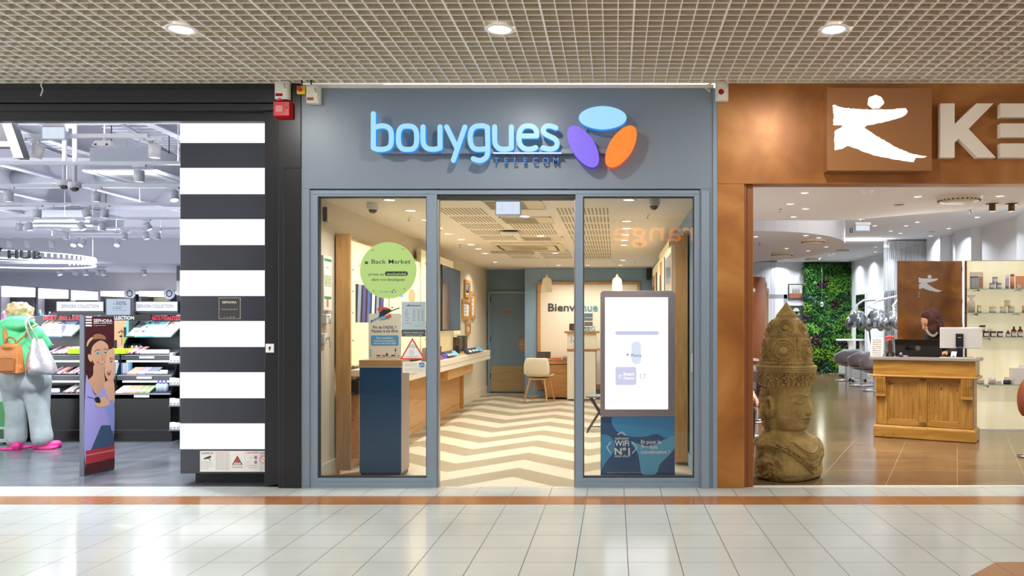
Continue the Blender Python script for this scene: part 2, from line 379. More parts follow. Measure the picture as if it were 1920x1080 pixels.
# --- back door
b = MB(WALLBD); x0, x1 = ax(920, 16.6), -1.79; zt_ = az(551, 16.6)
b.box(x0, x1, BK-.04, BK, 0.02, zt_); b.m(WALLB); b.box(x0-.05, x0, BK-.06, BK, 0, zt_+.05); b.box(x0, x1, BK-.06, BK, zt_, zt_+.05)
d2 = struct(b, 'door_2', bevel=.003)
MB(wood('kick_plate_oak', '#a18a63', '#b09a72', 'X', .5)).box(x0+.01, x1, BK-.05, BK-.04, .04, az(686, 16.6)).build('kick_plate', d2)
b = MB(OAK); b.M = frame((-1.82, BK-.04, az(646, 16.6))); b.prism([(.135*math.cos(t*PI/16), .135*math.sin(t*PI/16)) for t in range(32)], 0, .012); b.m(CHROME).box(-.09, .05, .0, .012, .02, .045)
b.build('door_handle', d2)
b = MB(RED); b.M = frame((ax(953, BK), BK-.041, az(585.5, BK))); b.rect(-.075, .075, -.016, .016, .002); b.m(PAPER).text('ISSUE DE SECOURS', 0, -.006, .012, .003, 'C', width=.12); b.build('door_sign', d2)
for z in (.35, 1.1, 1.9): MB(DGREY).cyl((x0+.005, BK-.062, z-.05), (x0+.005, BK-.062, z+.05), .009, n=8).build('hinge', d2)
# --- left shop shell (perfume shop)
LF = NT('dark_slate_tile'); P_, xyz = LF.pos(); gx = LF.math('LESS_THAN', LF.math('FRACT', LF.math('DIVIDE', LF.math('ADD', xyz[0], 40.2), .6)), .994); gy = LF.math('LESS_THAN', LF.math('FRACT', LF.math('DIVIDE', xyz[1], .6)), .994)
vn = LF.n('ShaderNodeTexNoise', Scale=2.0, Detail=6.0, Distortion=1.5); LF.l(P_, vn.inputs['Vector']); c = LF.ramp(vn.outputs[0], [(.3, lin('#4b4f57')), (.7, lin('#64686f'))])
c = LF.mix(LF.math('MULTIPLY', gx, gy), lin('#7c828a'), c); LF.l(c, LF.b.inputs['Base Color']); LF.b.inputs['Roughness'].default_value = .22
struct(MB(LF.m).box(-17, -2.85, 7.0, 20, -.1, 0), 'floor')
SW = mat('perfumery_wall', '#c6c5cf', .7); SWW = mat('perfumery_white', '#dddce4', .6); SCEIL = mat('perfumery_ceiling', '#c4c3cd', .8)
struct(MB(SW).box(-17, -2.85, 19.5, 19.6, 0, 4.3), 'wall_back'); struct(MB(SW).box(-17, -16.9, 7, 19.5, 0, 4.3), 'wall_left')
struct(MB(BLACK).box(-2.9, -2.8, 7.1, 19.5, 0, 4.3), 'wall_right'); struct(MB(mat('header_inner', '#c9c9d2', .6)).box(-17, -2.85, 7.12, 7.2, 3.16, 4.3), 'wall_front')
b = MB(SCEIL); b.box(-17, -2.85, 7.1, 19.6, 4.25, 4.35)
y = 7.2
while y < 16.5: b.box(-17, -2.9, y, y+.09, 4.18, 4.25); y += .18
struct(b, 'ceiling')
b = MB(SWW); b.box(-17, -2.9, 16.601, 19.5, 2.62, 2.7); b.m(SW).box(-17, -2.9, 16.5, 16.6, 2.62, 4.25); struct(b, 'ceiling')
# black portal of the left shop
BM = mat('black_satin_metal', '#232326', .32, .2); BM2 = mat('black_matt_metal', '#141416', .5)
b = MB(BM2); b.box(-12, -2.667, F, F+.12, 3.385, 3.44); b.m(mat('black_panel_satin', '#303034', .3, .2)); b.box(-12, ax(523, F), F-.02, F+.1, 3.275, 3.385); b.box(-12, ax(523, F), F, F+.1, 3.215, 3.268)
b.m(BM2).box(-12, ax(523, F), F+.08, F+.16, 3.14, 3.3); struct(b, 'wall_front', bevel=.003)
b = MB(mat('header_led', '#ffffff', .5, emit=2)); b.box(-8, ax(500, 7.1), F+.17, F+.18, 3.148, 3.156); struct(b, 'trim_3')
b = MB(BM); b.box(ax(523, F), xl, F-.01, F+.14, 0, 3.44); b.box(ax(523, F)+.045, ax(523, F)+.052, F-.014, F, 0, 2.72); b.box(ax(523, F)+.045, xl-.01, F-.014, F, 2.715, 2.722)
struct(b, 'wall_front', bevel=.003)
b = MB(BM); b.box(ax(498, 7.0), ax(523, 7.0)+.03, 6.98, 7.75, 0.02, 3.215); struct(b, 'wall_front', bevel=.003)
# --- right shop shell (hair salon)
n = NT('bronze_patina'); P_, xyz = n.pos(); a1 = n.n('ShaderNodeTexNoise', Scale=2.2, Detail=8.0, Distortion=.6); n.l(P_, a1.inputs['Vector'])
c = n.ramp(a1.outputs[0], [(.3, lin('#8a5424')), (.5, lin('#a3682e')), (.72, lin('#b98245'))]); n.l(c, n.b.inputs['Base Color']); n.b.inputs['Roughness'].default_value = .36; n.b.inputs['Metallic'].default_value = .25; BRZ = n.m
SX0 = xr+.03; OZ = az(345, F)
b = MB(BRZ); b.box(SX0, 7, F-.01, F+.16, OZ, 3.44); b.box(SX0, ax(1395, F), F-.01, F+.16, 0, OZ); struct(b, 'wall_front', bevel=.003)
b = MB(mat('bronze_jamb', '#8d5427', .4, .2)); b.box(ax(1393, F), ax(1393, F)+.035, F+.02, F+.2, 0, OZ); b.box(ax(1393, F)+.04, ax(1408, 7.1), F+.04, F+.2, 0, OZ); struct(b, 'trim_4', bevel=.003)
b = MB(mat('white_threshold', '#e3dccf', .3)); b.box(ax(1408, 7.1), 8, 6.985, 7.03, -.02, .006); struct(b, 'trim_5')
n = NT('brown_salon_tile'); P_, xyz = n.pos(); vr = n.n('ShaderNodeVectorRotate'); vr.inputs['Angle'].default_value = math.radians(-12); n.l(P_, vr.inputs[0]); sp = n.n('ShaderNodeSeparateXYZ'); n.l(vr.outputs[0], sp.inputs[0])
gx = n.math('LESS_THAN', n.math('FRACT', n.math('DIVIDE', n.math('ADD', xyz[0], n.math('MULTIPLY', xyz[1], -.42)), .62)), .99); gy = n.math('LESS_THAN', n.math('FRACT', n.math('DIVIDE', xyz[1], .6)), .988)
vn = n.n('ShaderNodeTexNoise', Scale=1.6, Detail=8.0, Distortion=1.2); n.l(P_, vn.inputs['Vector']); c = n.ramp(vn.outputs[0], [(.3, lin('#5e4730')), (.7, lin('#7a6044'))])
c = n.mix(n.math('MULTIPLY', gx, gy), lin('#9a8873'), c); n.l(c, n.b.inputs['Base Color']); n.b.inputs['Roughness'].default_value = .17
struct(MB(n.m).box(1.0, 14, 7.0, 23.5, -.1, -.005), 'floor')
SLW = mat('salon_wall_white', '#dfe3e8', .6)
struct(MB(SLW).box(1.0, 14, 23.2, 23.3, 0, 3.3), 'wall_back'); struct(MB(SLW).box(6.68, 6.8, 10.9, 23.2, 0, 3.3), 'wall_right'); struct(MB(SLW).box(.86, .94, 7.3, 23.2, 0, 3.3), 'wall_left')
b = MB(SLW); b.box(6.45, 6.68, 16.2, 16.9, 0, 3.16); b.box(6.5, 6.68, 14.9, 15.6, 0, 3.16); b.box(6.55, 6.68, 12.8, 13.3, 0, 3.16); struct(b, 'wall_right')
struct(MB(mat('salon_ceiling', '#e4eaf2', .8)).box(1, 14, 7.1, 23.3, 3.16, 3.25), 'ceiling')
edge = [(1.05, 10.64), (2.2, 10.64), (3.02, 10.6), (3.83, 9.98), (4.73, 9.44), (6.8, 8.9), (9, 8.6)]
ed = [tuple(p) for p in spline(edge, 8)]; poly = [(1.05, 7.1)]+[(p[0], p[1]) for p in ed]+[(9, 7.1)]
b = MB(mat('salon_soffit', '#f0ece6', .75)); b.prism(poly[::-1], 2.75, 3.16); struct(b, 'ceiling')
b = MB(mat('salon_drum', '#dcdde3', .6)); K = 72
ring = [(2.0+2.05*math.cos(2*PI*k/K), 15.0+3.15*math.sin(2*PI*k/K)) for k in range(K)]; ring = [p for p in ring if p[0] > 1.05]
b.prism([(x_, y_) for x_, y_ in ring], 2.75, 3.16); struct(b, 'ceiling')
struct(MB(SLW).box(.869, 1.0, F+.16, 7.3, 0, 3.44), 'wall_front')
struct(MB(SLW).box(7, 12, F, F+.2, 0, 3.44), 'wall_front')
# ================================================= LIGHTS IN THE PLACE
WARM = (1, .95, .87); NEUT = (1, .97, .92); COOL = (.90, .94, 1)
def downlight(name, label, loc, r, power, col, group, trim=WHITE, glow=EOFF, spread=None):
    t = thing(name, label, 'downlight', loc, 0, group)
    b = MB(trim); b.lathe([(r*.80, -.001), (r*.84, -.006), (r, -.008), (r*1.12, -.002), (r*1.12, 0)], n=28); b.build('trim_ring', t)
    b = MB(glow); b.disc(0, 0, r*.82, -.002, 24); b.build('lens', t)
    if power: lamp('bulb', (0, 0, -.012), power, r*1.4, col, t, spread or math.radians(136))
    return t
side = {340: 'leftmost of the row, above the perfume shop', 937: 'middle of the row, in front of the phone shop sign', 1563: 'rightmost of the row, above the hair salon sign'}
mall = None
for r_, yy in enumerate((5.66, 2.6, -.4)):
    for px in (340, 937, 1563):
        X_ = ax(px, 5.66); loc = (X_, yy, CZ-.002)
        if mall is None: mall = downlight('mall_downlight', 'x', loc, .095, 30, NEUT, 'downlights in the mall ceiling grid', spread=PI); o = mall
        else: o = dup(mall, loc)
        o['label'] = 'white ceiling grid downlight, '+side[px] if r_ == 0 else 'round white downlight in the mall ceiling behind the viewer'
        if r_ == 0:
            pass
def pick_row(px, py, Z): return onz(px, py, Z)
_cnt = {}
row = [(730, 374), (770, 394), (800, 412), (823, 427), (841, 438), (865, 448.5), (883, 458), (897, 466), (910, 474.6), (928, 491), (984, 404.6), (1014, 441.6), (1041, 474), (1047, 497), (1179, 374), (1175, 414), (1175, 427.5), (1173, 439.6), (1171, 450), (1170, 459), (1168, 487.5), (1163, 497), (1102, 497)]
base = None
for i, (px, py) in enumerate(row):
    p = onz(px, py, HC); p.z = HC-.001
    g = ('recessed spots along the left of the phone shop ceiling' if px < 940 else 'recessed lights in the middle of the phone shop ceiling' if px < 1110 and px > 940 else 'recessed spots along the right of the phone shop ceiling')
    lb = {'recessed spots along the left of the phone shop ceiling': 'warm spot in the left row of the phone shop ceiling', 'recessed lights in the middle of the phone shop ceiling': 'ceiling light down the middle of the phone shop ceiling', 'recessed spots along the right of the phone shop ceiling': 'warm spot in the right row of the phone shop ceiling'}[g]
    if i == 0: lb = 'round recessed spot nearest the left shop window, beside the dome camera'; g = None
    if i == 14: lb = 'round recessed spot nearest the right shop window, beside the dome camera'; g = None
    if base is None: o = base = downlight('recessed_spot', lb, p, .06, 10.5, WARM, None, glow=EOFFW)
    else:
        o = dup(base, p, label=lb)
        for c_ in base.children:
            if c_.type == 'LIGHT': pass
    if g:
        o['group'] = g; cnt = _cnt.setdefault(g, [0]); o['label'] = ORDN[cnt[0]]+' from the entrance, '+lb.replace(' of the phone shop ceiling', ' of the shop ceiling'); cnt[0] += 1
    else: o['label'] = lb
# children lights are copied by dup too (LIGHT children)
sal = [(1509, 361, 0), (1482, 382, 0), (1510, 391, 0), (1488, 406, 0), (1721, 368, 0), (1875, 367, 0)]
base = None
for (px, py, _) in sal:
    p = onz(px, py, 2.75); p.z = 2.749
    lb = 'small recessed spot in the lower front ceiling of the salon'
    if base is None: o = base = downlight('salon_spot', lb, p, .045, 22, NEUT, 'spots in the salon front ceiling')
    else: o = dup(base, p)
    o['label'] = ORDN[sal.index((px, py, _))]+' small recessed spot in the lower front ceiling of the salon'
sal2 = [(1615, 411), (1640, 423), (1832, 407), (1720, 416), (1699, 423), (1779, 428), (1670, 433), (1688, 437), (1745, 442), (1661, 446), (1667, 456), (1642, 463), (1641, 472), (1612, 480), (1587, 487), (1580, 471), (1563, 476), (1556, 478), (1540, 483), (1534, 485), (1521, 489), (1461, 491), (1474, 487), (1489, 482), (1505, 476.5)]
base = None
for k, (px, py) in enumerate(sal2):
    p = onz(px, py, 3.16); p.z = 3.159
    if p.y > 23: p.y = 22.9
    if 1 < p.x < 4.06 and ((p.x-2)/2.07)**2+((p.y-15)/3.17)**2 < 1: continue
    if base is None: o = base = downlight('salon_spot', 'small recessed spot in the high rear ceiling of the salon', p, .045, 12, COOL, 'spots in the salon rear ceiling')
    else: o = dup(base, p)
    o['label'] = ORDN[sum(1 for q in sal2 if q[1] < py)]+' nearest spot in the high rear ceiling of the salon'
base = None
for (px, py) in [(1416.5, 443.5), (1535, 445.5), (1549, 462.6), (1515, 470), (1474.5, 465.5), (1511, 376+65)]:
    p = onz(px, py, 2.75); p.z = 2.749
    if base is None: o = base = downlight('salon_spot', 'small recessed spot under the curved drum ceiling of the salon', p, .045, 14, NEUT, 'spots under the salon drum ceiling')
    else: o = dup(base, p)
    _n = _cnt.setdefault('drum', [0]); o['label'] = ['leftmost', 'right-hand', 'rear right', 'rear middle', 'rear left', 'front'][_n[0]]+' small spot under the curved drum ceiling of the salon'; _n[0] += 1
# ================================================= MIDDLE SHOP FRONT: SIGN AND SWITCHES
SKYL = mat('sign_face_light_blue', '#0c1a22', .4, emit=1.0, ecol='#a4defb'); SKYE = mat('sign_edge_blue', '#0a3a60', .4, emit=1.1, ecol='#1583dc')
PURP = mat('sign_face_purple', '#1a1430', .4, emit=1.0, ecol='#866bf0'); PURE = mat('sign_edge_purple', '#3a28a0', .4, emit=.6)
ORAN = mat('sign_face_orange', '#301404', .4, emit=1.0, ecol='#fd8a30'); ORAE = mat('sign_edge_red', '#e0402e', .4, emit=.6)
YS = 6.82
def SP(cx, cy): return (ax(680+cx*.28125, YS), az(180+cy*.28125, YS))
sg = thing('shop_sign', 'blue lit rounded lettering with three coloured ovals on the grey shop header', 'sign', (SP(700, 0)[0], F, 2.72))
kk = .28125*YS/FPX; W_ = 34*kk
def letter(strokes):
    b = MB(); b.M = frame((0, YS+.05, 0))
    for si, (pts, k, cl) in enumerate(strokes):
        q = [SP(*p) for p in pts]; q = [tuple(p) for p in spline([(a_, c_, 0) for a_, c_ in q], 7, cl)] if k else q
        b.ribbon(q, W_, 0, .05-.0012*si, cl, face=SKYL, side=SKYE)
    # coloured side skirt a little wider than the face
    o = b.build('letter', sg, world=True); return o
L_ = [
 [([(71, 118), (71, 345)], 0, 0), ([(72, 215), (100, 203), (135, 199), (168, 208), (187, 235), (191, 280), (186, 325), (168, 346), (135, 355), (100, 355), (71, 345)], 1, 0)],
 [([(299, 200), (335, 206), (355, 232), (360, 278), (355, 324), (335, 350), (299, 356), (263, 350), (243, 324), (238, 278), (243, 232), (263, 206)], 1, 1)],
 [([(402, 205), (402, 290), (408, 325), (428, 347), (460, 355), (490, 353), (515, 346)], 1, 0), ([(515, 205), (515, 346)], 0, 0)],
 [([(560, 206), (627, 345)], 0, 0), ([(681, 206), (604, 428)], 0, 0)],
 [([(831, 348), (795, 355), (750, 352), (725, 328), (716, 280), (724, 232), (748, 205), (795, 198), (831, 208)], 1, 0), ([(831, 208), (833, 300), (833, 370), (824, 405), (795, 427), (765, 428), (737, 418)], 1, 0)],
 [([(880, 205), (880, 290), (886, 325), (906, 347), (938, 355), (966, 353), (991, 346)], 1, 0), ([(991, 205), (991, 346)], 0, 0)],
 [([(1153, 344), (1120, 354), (1080, 350), (1051, 325), (1042, 278), (1050, 232), (1072, 205), (1108, 199), (1140, 208), (1157, 232), (1160, 264)], 1, 0), ([(1160, 266), (1045, 266)], 0, 0)],
 [([(1288, 212), (1255, 200), (1222, 202), (1205, 222), (1212, 248), (1245, 268), (1280, 285), (1296, 312), (1286, 342), (1250, 354), (1202, 346)], 1, 0)]]
for st in L_: letter(st)
def lobe(cx, cy, rx, ry, rot, fm, em):
    b = MB(); b.M = frame((0, YS+.06, 0)); u, v = SP(cx, cy); pts = []
    for k in range(64):
        t = 2*PI*k/64; e = 1.0; x_ = rx*math.copysign(abs(math.cos(t))**1.12, math.cos(t)); y_ = ry*math.copysign(abs(math.sin(t))**.95, math.sin(t))
        pts.append((u+(x_*math.cos(rot)-y_*math.sin(rot))*kk, v+(x_*math.sin(rot)+y_*math.cos(rot))*kk))
    b.m(fm).poly(pts, .065); b.m(em)
    for i in range(64):
        a, c_ = pts[i], pts[(i+1) % 64]; b.add([(*a, 0), (*c_, 0), (*c_, .065), (*a, .065)], [(0, 1, 2, 3)])
    b.build('logo_oval', sg, world=True)
lobe(1600, 146, 159, 78, 0, SKYL, SKYE)
lobe(1470, 337, 158, 78, math.radians(-58), PURP, PURE); lobe(1722, 337, 158, 78, math.radians(58), ORAN, ORAE)
b = MB(mat('sign_rail_grey', '#7d8894', .4, .2)); x0, z0 = SP(95, 375); x1, z1 = SP(1660, 342); b.box(x0, x1, YS+.05, YS+.085, z0, z1)
for cx, cy in ((150, 360), (560, 360), (960, 360), (1340, 360), (1600, 360)): u, v = SP(cx, cy); b.box(u-.012, u+.012, YS+.08, F, v-.012, v+.012)
for xa, ya_, xb, yb_ in ((1492, 200, 1440, 300), (1708, 200, 1760, 300)):
    u0, v0 = SP(xa, ya_); u1, v1 = SP(xb, yb_); b.cyl((u0, YS+.08, v0), (u1, YS+.08, v1), .013, n=6)
b.build('mounting_rail', sg, world=True, bevel=.002)
b = MB(mat('underline_light', '#bcd4ff', .4, emit=.8)); x0, z0 = SP(868, 378); x1, z1 = SP(1322, 374); b.box(x0, x1, YS+.01, YS+.05, z0, z1)
b.build('underline', sg, world=True)
TB = mat('tagline_blue', '#2f6fc0', .4)
for ch, cx in zip('TELECOM', (893, 958, 1022, 1085, 1152, 1220, 1288)):
    YT = F-.045; u, v = ax(680+cx*.28125, YT), az(180+450*.28125, YT); b = MB(TB); b.M = frame((u, YT, v)); b.text(ch, 0, 0, .050, 0, 'C', .015, .012); b.m(DGREY); b.box(-.002, .002, .05, .088, -.03, -.026)
    b.build('tagline_letter', sg, world=True)
# fire switches and alarm
BEI = mat('ivory_plastic', '#d9d4c4', .5); REDP = mat('red_plastic', '#b9141f', .35); YEL = mat('yellow_plastic', '#e6c61b', .4); REDL = mat('dark_red_lens', '#8d1220', .2)
def cutoff(loc, label, red='bar', w=.11, h=.185):
    t = thing('cutoff_switch', label, 'switch', loc)
    b = MB(BEI); b.box(-w/2, w/2, -.06, 0, 0, h); b.box(-w/2+.01, w/2-.01, -.068, -.06, .01, h-.01); b.build('housing', t, bevel=.004)
    b = MB(mat('grey_lever', '#b5b1a5', .4)); b.tube([(w/2-.03, -.07, h*.8), (w/2-.02, -.1, h*.7), (w/2-.012, -.1, h*.52)], .008, 8); b.build('lever', t)
    b = MB(REDL)
    if red == 'bar': b.box(-w/2+.012, w/2-.045, -.072, -.068, .022, .045)
    else: b.M = frame((-.01, -.068, h*.38)); b.prism([(.023*math.cos(k*PI/12), .023*math.sin(k*PI/12)) for k in range(24)], 0, .006)
    b.build('indicator_lens', t)
    if red != 'bar': b = MB(RED); b.M = frame((0, -.069, h-.03)); b.text('NEON', 0, 0, .013, 0, 'C', .02); b.build('lettering', t)
    return t
p = at(591, 197, F); cutoff((p.x, F, p.z), 'ivory cutoff switch box at top left corner of the grey header', w=.108, h=.155)
p = at(1352, 193, F); cutoff((p.x, F-.01, p.z), 'ivory switch box with round red lens marked NEON by the bronze header', 'disc', .105, .19)
p = at(534, 190, F); cutoff((p.x, F-.01, p.z), 'ivory switch box above the red alarm on the black portal', w=.115, h=.155)
t = thing('fire_alarm', 'red fire alarm box with clear lens on the black portal', 'alarm', (ax(535, F), F-.01, az(225, F)))
b = MB(REDP); b.hexa([(-.075, 0, .0), (.075, 0, .0), (.075, 0, .145), (-.075, 0, .145)], [(-.068, -.075, .015), (.068, -.075, .015), (.068, -.075, .135), (-.068, -.075, .135)]); b.build('housing', t, bevel=.004)
b = MB(mat('pink_lens', '#d8365f', .15)); b.cyl((-.02, -.045, .145), (-.02, -.045, .165), .022); b.build('beacon', t)
b = MB(mat('smoked_lens', '#d98a8a', .1)); b.box(-.045, .015, -.083, -.075, .045, .10); b.M = frame((-.012, -.083, .072)); b.disc(0, 0, .012, .002); b.build('lens', t, bevel=.002)
b = MB(mat('dark_red_button', '#7d0f16', .3)); b.cyl((.04, -.075, .085), (.04, -.082, .085), .009); b.build('button', t)
t = thing('emergency_button', 'small yellow box with red push button beside the cutoff switch', 'button', (ax(568.5, F), F-.012, az(179, F)))
MB(YEL).box(-.035, .035, -.04, 0, 0, .065).build('housing', t, bevel=.003)
MB(REDP).cyl((-.008, -.04, .038), (-.008, -.058, .038), .02).build('push_button', t)
WIREW = mat('white_cable', '#d6d0c0', .5); WIREK = mat('black_cable', '#161616', .5)
b = MB(WIREK); b.tube([(ax(569, F), F-.03, az(166, F)), (ax(568, F), F-.03, 3.5)], .006, 6); solo(b, 'cable', 'short black cable rising from the small yellow emergency box', 'cable')
b = MB(WIREK); b.tube([(ax(586, F), F-.03, az(163, F)), (ax(586, F), F-.03, 3.5)], .006, 6); solo(b, 'cable', 'short black cable rising from the cutoff switch on grey header', 'cable')
b = MB(WIREW)
pts = spline([at(1280, 164, 6.85), at(1310, 162, 6.85), at(1330, 158, 6.85), at(1344, 150, 6.85), at(1352, 146, 6.87)], 6); b.tube(pts, .006, 6)
pts = spline([at(1322, 165, 6.84), at(1331, 172, 6.84), at(1328, 160, 6.85), at(1340, 149, 6.86)], 6); b.tube(pts, .004, 6)
solo(b, 'cable', 'loose ivory cables looping at the corner beside the NEON switch box', 'cable')
b = MB(WIREW); b.tube(spline([at(80, 150, 6.8), at(77, 160, 6.8), at(80, 168, 6.8), at(76, 180, 6.8)], 6), .005, 6); solo(b, 'cable', 'frayed white cable end hanging below the ceiling grid at far left', 'cable')
# ================================================= STICKERS ON THE GLASS
YG = F+.045; GS = YG-.003
LIME = mat('lime_sticker', '#a9c978', .6)
def GP(px, py): return (ax(px, GS), az(py, GS))
r0 = 53*GS/FPX; u, v = GP(728, 507)
t = thing('window_sticker', 'round lime green window sticker announcing Back Market', 'sticker', (u, GS, v-r0))
b = MB(LIME); b.M = frame((0, 0, r0)); b.prism([(r0*math.cos(2*PI*k/72), r0*math.sin(2*PI*k/72)) for k in range(72)], -.001, .001); b.build('disc', t)
b = MB(INK); b.M = frame((0, -.0015, r0)); s_ = GS/FPX
def cr(cx, cy): return ((cx-760)*.1945*s_, (807-cy)*.1945*s_)
b.text('Back Market', *cr(600, 742), .037, 0, 'L', .004, width=(975-600)*.1945*s_)
u0, v0 = cr(535, 745); b.rect(u0, u0+.0255*1.05, v0, v0+.022*1.1, 0)
b.text('arrive en', *cr(568, 858), .026, 0, 'L', .002, width=150*.1945*s_); b.text('dans vos', *cr(600, 908), .026, 0, 'L', 0, width=142*.1945*s_, shear=.25); b.text('boutiques', *cr(753, 908), .026, 0, 'L', .006, width=167*.1945*s_, shear=.25)
u0, v0 = cr(728, 860); u1, v1 = cr(950, 817); b.poly(rrect(u0, u1, v0, v1, (v1-v0)*.49), 0)
b.m(LIME); b.text('exclusivité', *cr(748, 853), .024, .0006, 'L', .008, width=185*.1945*s_)
u0, v0 = cr(540, 722)
for dx in (0, .009): b.ribbon([(u0+.011+dx, v0+.006), (u0+.002+dx, v0), (u0+.011+dx, v0-.006)], .0028, .0004, .0006)
b.m(mat('logo_blue', '#2e7fc4', .5)); b.text('bouygues', *cr(678, 1018), .016, 0, 'L', .0, width=98*.1945*s_); b.disc(*cr(813, 995), .0105, 0, ry=.0055)
b.m(mat('logo_navy', '#2a4fa8', .5)).disc(*cr(799, 1015), .0105, 0, ry=.0055, rot=-1.0); b.m(mat('logo_orange', '#d5633c', .5)).disc(*cr(829, 1015), .0105, 0, ry=.0055, rot=1.0)
b.build('print', t)
for cx, cy in ((612, 612), (903, 603), (620, 1005), (916, 987)): b = MB(mat('suction_pad', '#7f9a5c', .3)); b.M = frame((0, -.002, r0)); b.disc(*cr(cx, cy), .008, 0, 16); b.build('suction_pad', t)
# opening hours, warning triangle, small notice
def sheet(px0, px1, py0, py1, name, label, cat, m=PAPER, y=GS, th=.001, parent=None, rad=0):
    x0, x1, z0, z1 = ax(px0, y), ax(px1, y), az(py1, y), az(py0, y); t = thing(name, label, cat, ((x0+x1)/2, y, z0)); w, h = x1-x0, z1-z0
    b = MB(m); b.M = frame((0, 0, 0))
    b.prism(rrect(-w/2, w/2, 0, h, rad) if rad else [(-w/2, 0), (w/2, 0), (w/2, h), (-w/2, h)], -th, 0); b.build('sheet', t); return t, w, h
HRS = glass('frosted_print_film', '#b9c6cc'); t, w, h = sheet(753, 798, 566, 618, 'opening_hours', 'pale grey-blue opening hours sheet titled Bonjour on left window', 'notice', mat('hours_film', '#a9b9bd', .4))
b = MB(NAVY); b.M = frame((0, -.001, 0)); b.text('«Bonjour»', 0, h*.84, .017, 0, 'C', .012, width=w*.62)
for r_, dname in enumerate(('Lundi', 'Mardi', 'Mercredi', 'Jeudi', 'Vendredi', 'Samedi')):
    zz = h*(.70-.075*r_); b.text(dname, -w*.34, zz, .0062, 0, 'L', .01)
    for q, st in ((-.02, '09:30'), (.17, '13:00'), (.33, '19:30')): b.text(st, w*q, zz, .006, 0, 'L', .01)
b.text('Dimanche fermé', -w*.34, h*.22, .006); b.text('bouyguestelecom.fr', w*.02, h*.12, .005); b.build('print', t)
t, w, h = sheet(753, 798, 618, 631, 'window_strip', 'dark strip with white lettering under the opening hours sheet', 'notice', mat('dark_film', '#50565a', .4))
b = MB(PAPER); b.M = frame((0, -.001, 0)); b.text('Prenez rendez-vous', 0, h*.5, .009, 0, 'C', width=w*.8); b.text('en boutique ou en ligne', 0, h*.18, .007, 0, 'C', width=w*.7); b.build('print', t)
tri = [GP(773.5, 633), GP(750, 674), GP(797.5, 674)]; t = thing('warning_sticker', 'white triangular sticker with thick red border on left window', 'sticker', (tri[0][0], GS-.004, tri[1][1]))
b = MB(mat('triangle_red', '#cf4632', .5)); ox, oz = tri[0][0], tri[1][1]; P3 = [(a-ox, c_-oz) for a, c_ in tri]; b.M = frame((0, 0, 0)); b.prism(P3[::-1][::-1], 0, .001)
cx_ = sum(p[0] for p in P3)/3; cz_ = sum(p[1] for p in P3)/3; b.m(mat('triangle_paper', '#dfe3dc', .5)); b.poly([(cx_+(a-cx_)*.8, cz_+(c_-cz_)*.8) for a, c_ in P3], .0016); b.build('sheet', t)
b = MB(mat('teal_ink', '#456d74', .6)); b.M = frame((0, -.002, 0))
for q, (st, ww) in enumerate((('LOCAUX', .03), ('SOUS PROTECTION', .065), ('PAR GENERATEUR', .085), ('DE BROUILLARD', .09))): b.text(st, 0, .125-.0085*q, .0055, 0, 'C', .01, width=ww)
b.text('VOTRE ENTREE EST A SURVEILLER', 0, .026, .005, 0, 'C', .012, width=.14); b.text('EN CONTINU', 0, .0185, .005, 0, 'C', .012, width=.08)
b.ribbon(rrect(-.022, .012, .042, .078, .004), .0018, 0, .0004, True); b.ribbon([(-.005+.009*math.cos(k*PI/8), .06+.009*math.sin(k*PI/8)) for k in range(16)], .0018, 0, .0004, True); b.build('print', t)
t, w, h = sheet(755, 798, 678, 699, 'notice_sticker', 'small cream notice with blue corner emblem below the triangle sticker', 'notice', mat('notice_cream', '#e2dfcf', .5))
b = MB(mat('grey_ink', '#76787a', .6)); b.M = frame((0, -.001, 0))
for q, st in enumerate(('Ce commerce dispose de', 'moyens de surveillance reliés', 'à une station centrale')): b.text(st, -w*.43, h*(.8-.1*q), .006, width=w*.55)
for q in range(4): b.text('Code de la sécurité intérieure, articles', -w*.43, h*(.38-.09*q), .0045, width=w*.8)
b.m(mat('emblem_blue', '#3f6fb4', .5)).rect(w*.22, w*.44, h*.5, h*.9, 0); b.m(PAPER).ribbon([(w*.26, h*.6), (w*.33, h*.75), (w*.4, h*.66)], .006, .0002, .0004); b.build('print', t)
# ================================================= PEDESTAL AND FIBRE BOARD
y0, y1 = 7.42, 7.72; x0, x1 = ax(674, y0), ax(752, y0)
t = thing('display_pedestal', 'dark blue display pedestal with wooden top behind the left window', 'pedestal', ((x0+x1)/2, (y0+y1)/2, 0)); w, d = (x1-x0)/2, .15
MB(mat('petrol_blue_laminate', '#0d4773', .3)).box(-w, w, -d, -d+.02, .04, 1.0).build('front_panel', t, bevel=.002)
b = MB(mat('taupe_laminate', '#9c8b80', .4)); b.box(-w, w, -d+.02, d, .04, 1.0); b.build('body', t, bevel=.002)
MB(mat('petrol_plinth', '#0b2f50', .4)).box(-w+.01, w-.01, -d+.01, d-.01, 0, .04).build('plinth', t)
MB(wood('pedestal_top_wood', '#b48b57', '#c49a64', 'X')).box(-w-.004, w+.004, -d-.004, d+.004, 1.006, 1.067).build('top', t, bevel=.002)
MB(PAPER).box(-w, w, -d-.001, d, 1.0, 1.006).build('edge_strip', t)
FBW = mat('board_off_white', '#ece2d0', .5); yb = 7.52
bx0, bx1 = ax(691, yb), ax(752, yb); bz0 = 1.067; bz1 = az(588, yb)
t = thing('display_board', 'cream fibre board with flying caped figure on the blue pedestal', 'board', ((bx0+bx1)/2, yb, bz0)); w = bx1-bx0; h = bz1-bz0
b = MB(FBW); b.M = frame((0, 0, 0)); b.prism(rrect(-w/2, w/2, 0, h, .012), -.008, 0); b.build('panel', t)
b = MB(NAVY); b.M = frame((0, 0, 0)); k = .1667*yb/FPX
def c2(cx, cy): return ((cx-848)*k, h-(cy-290)*k)
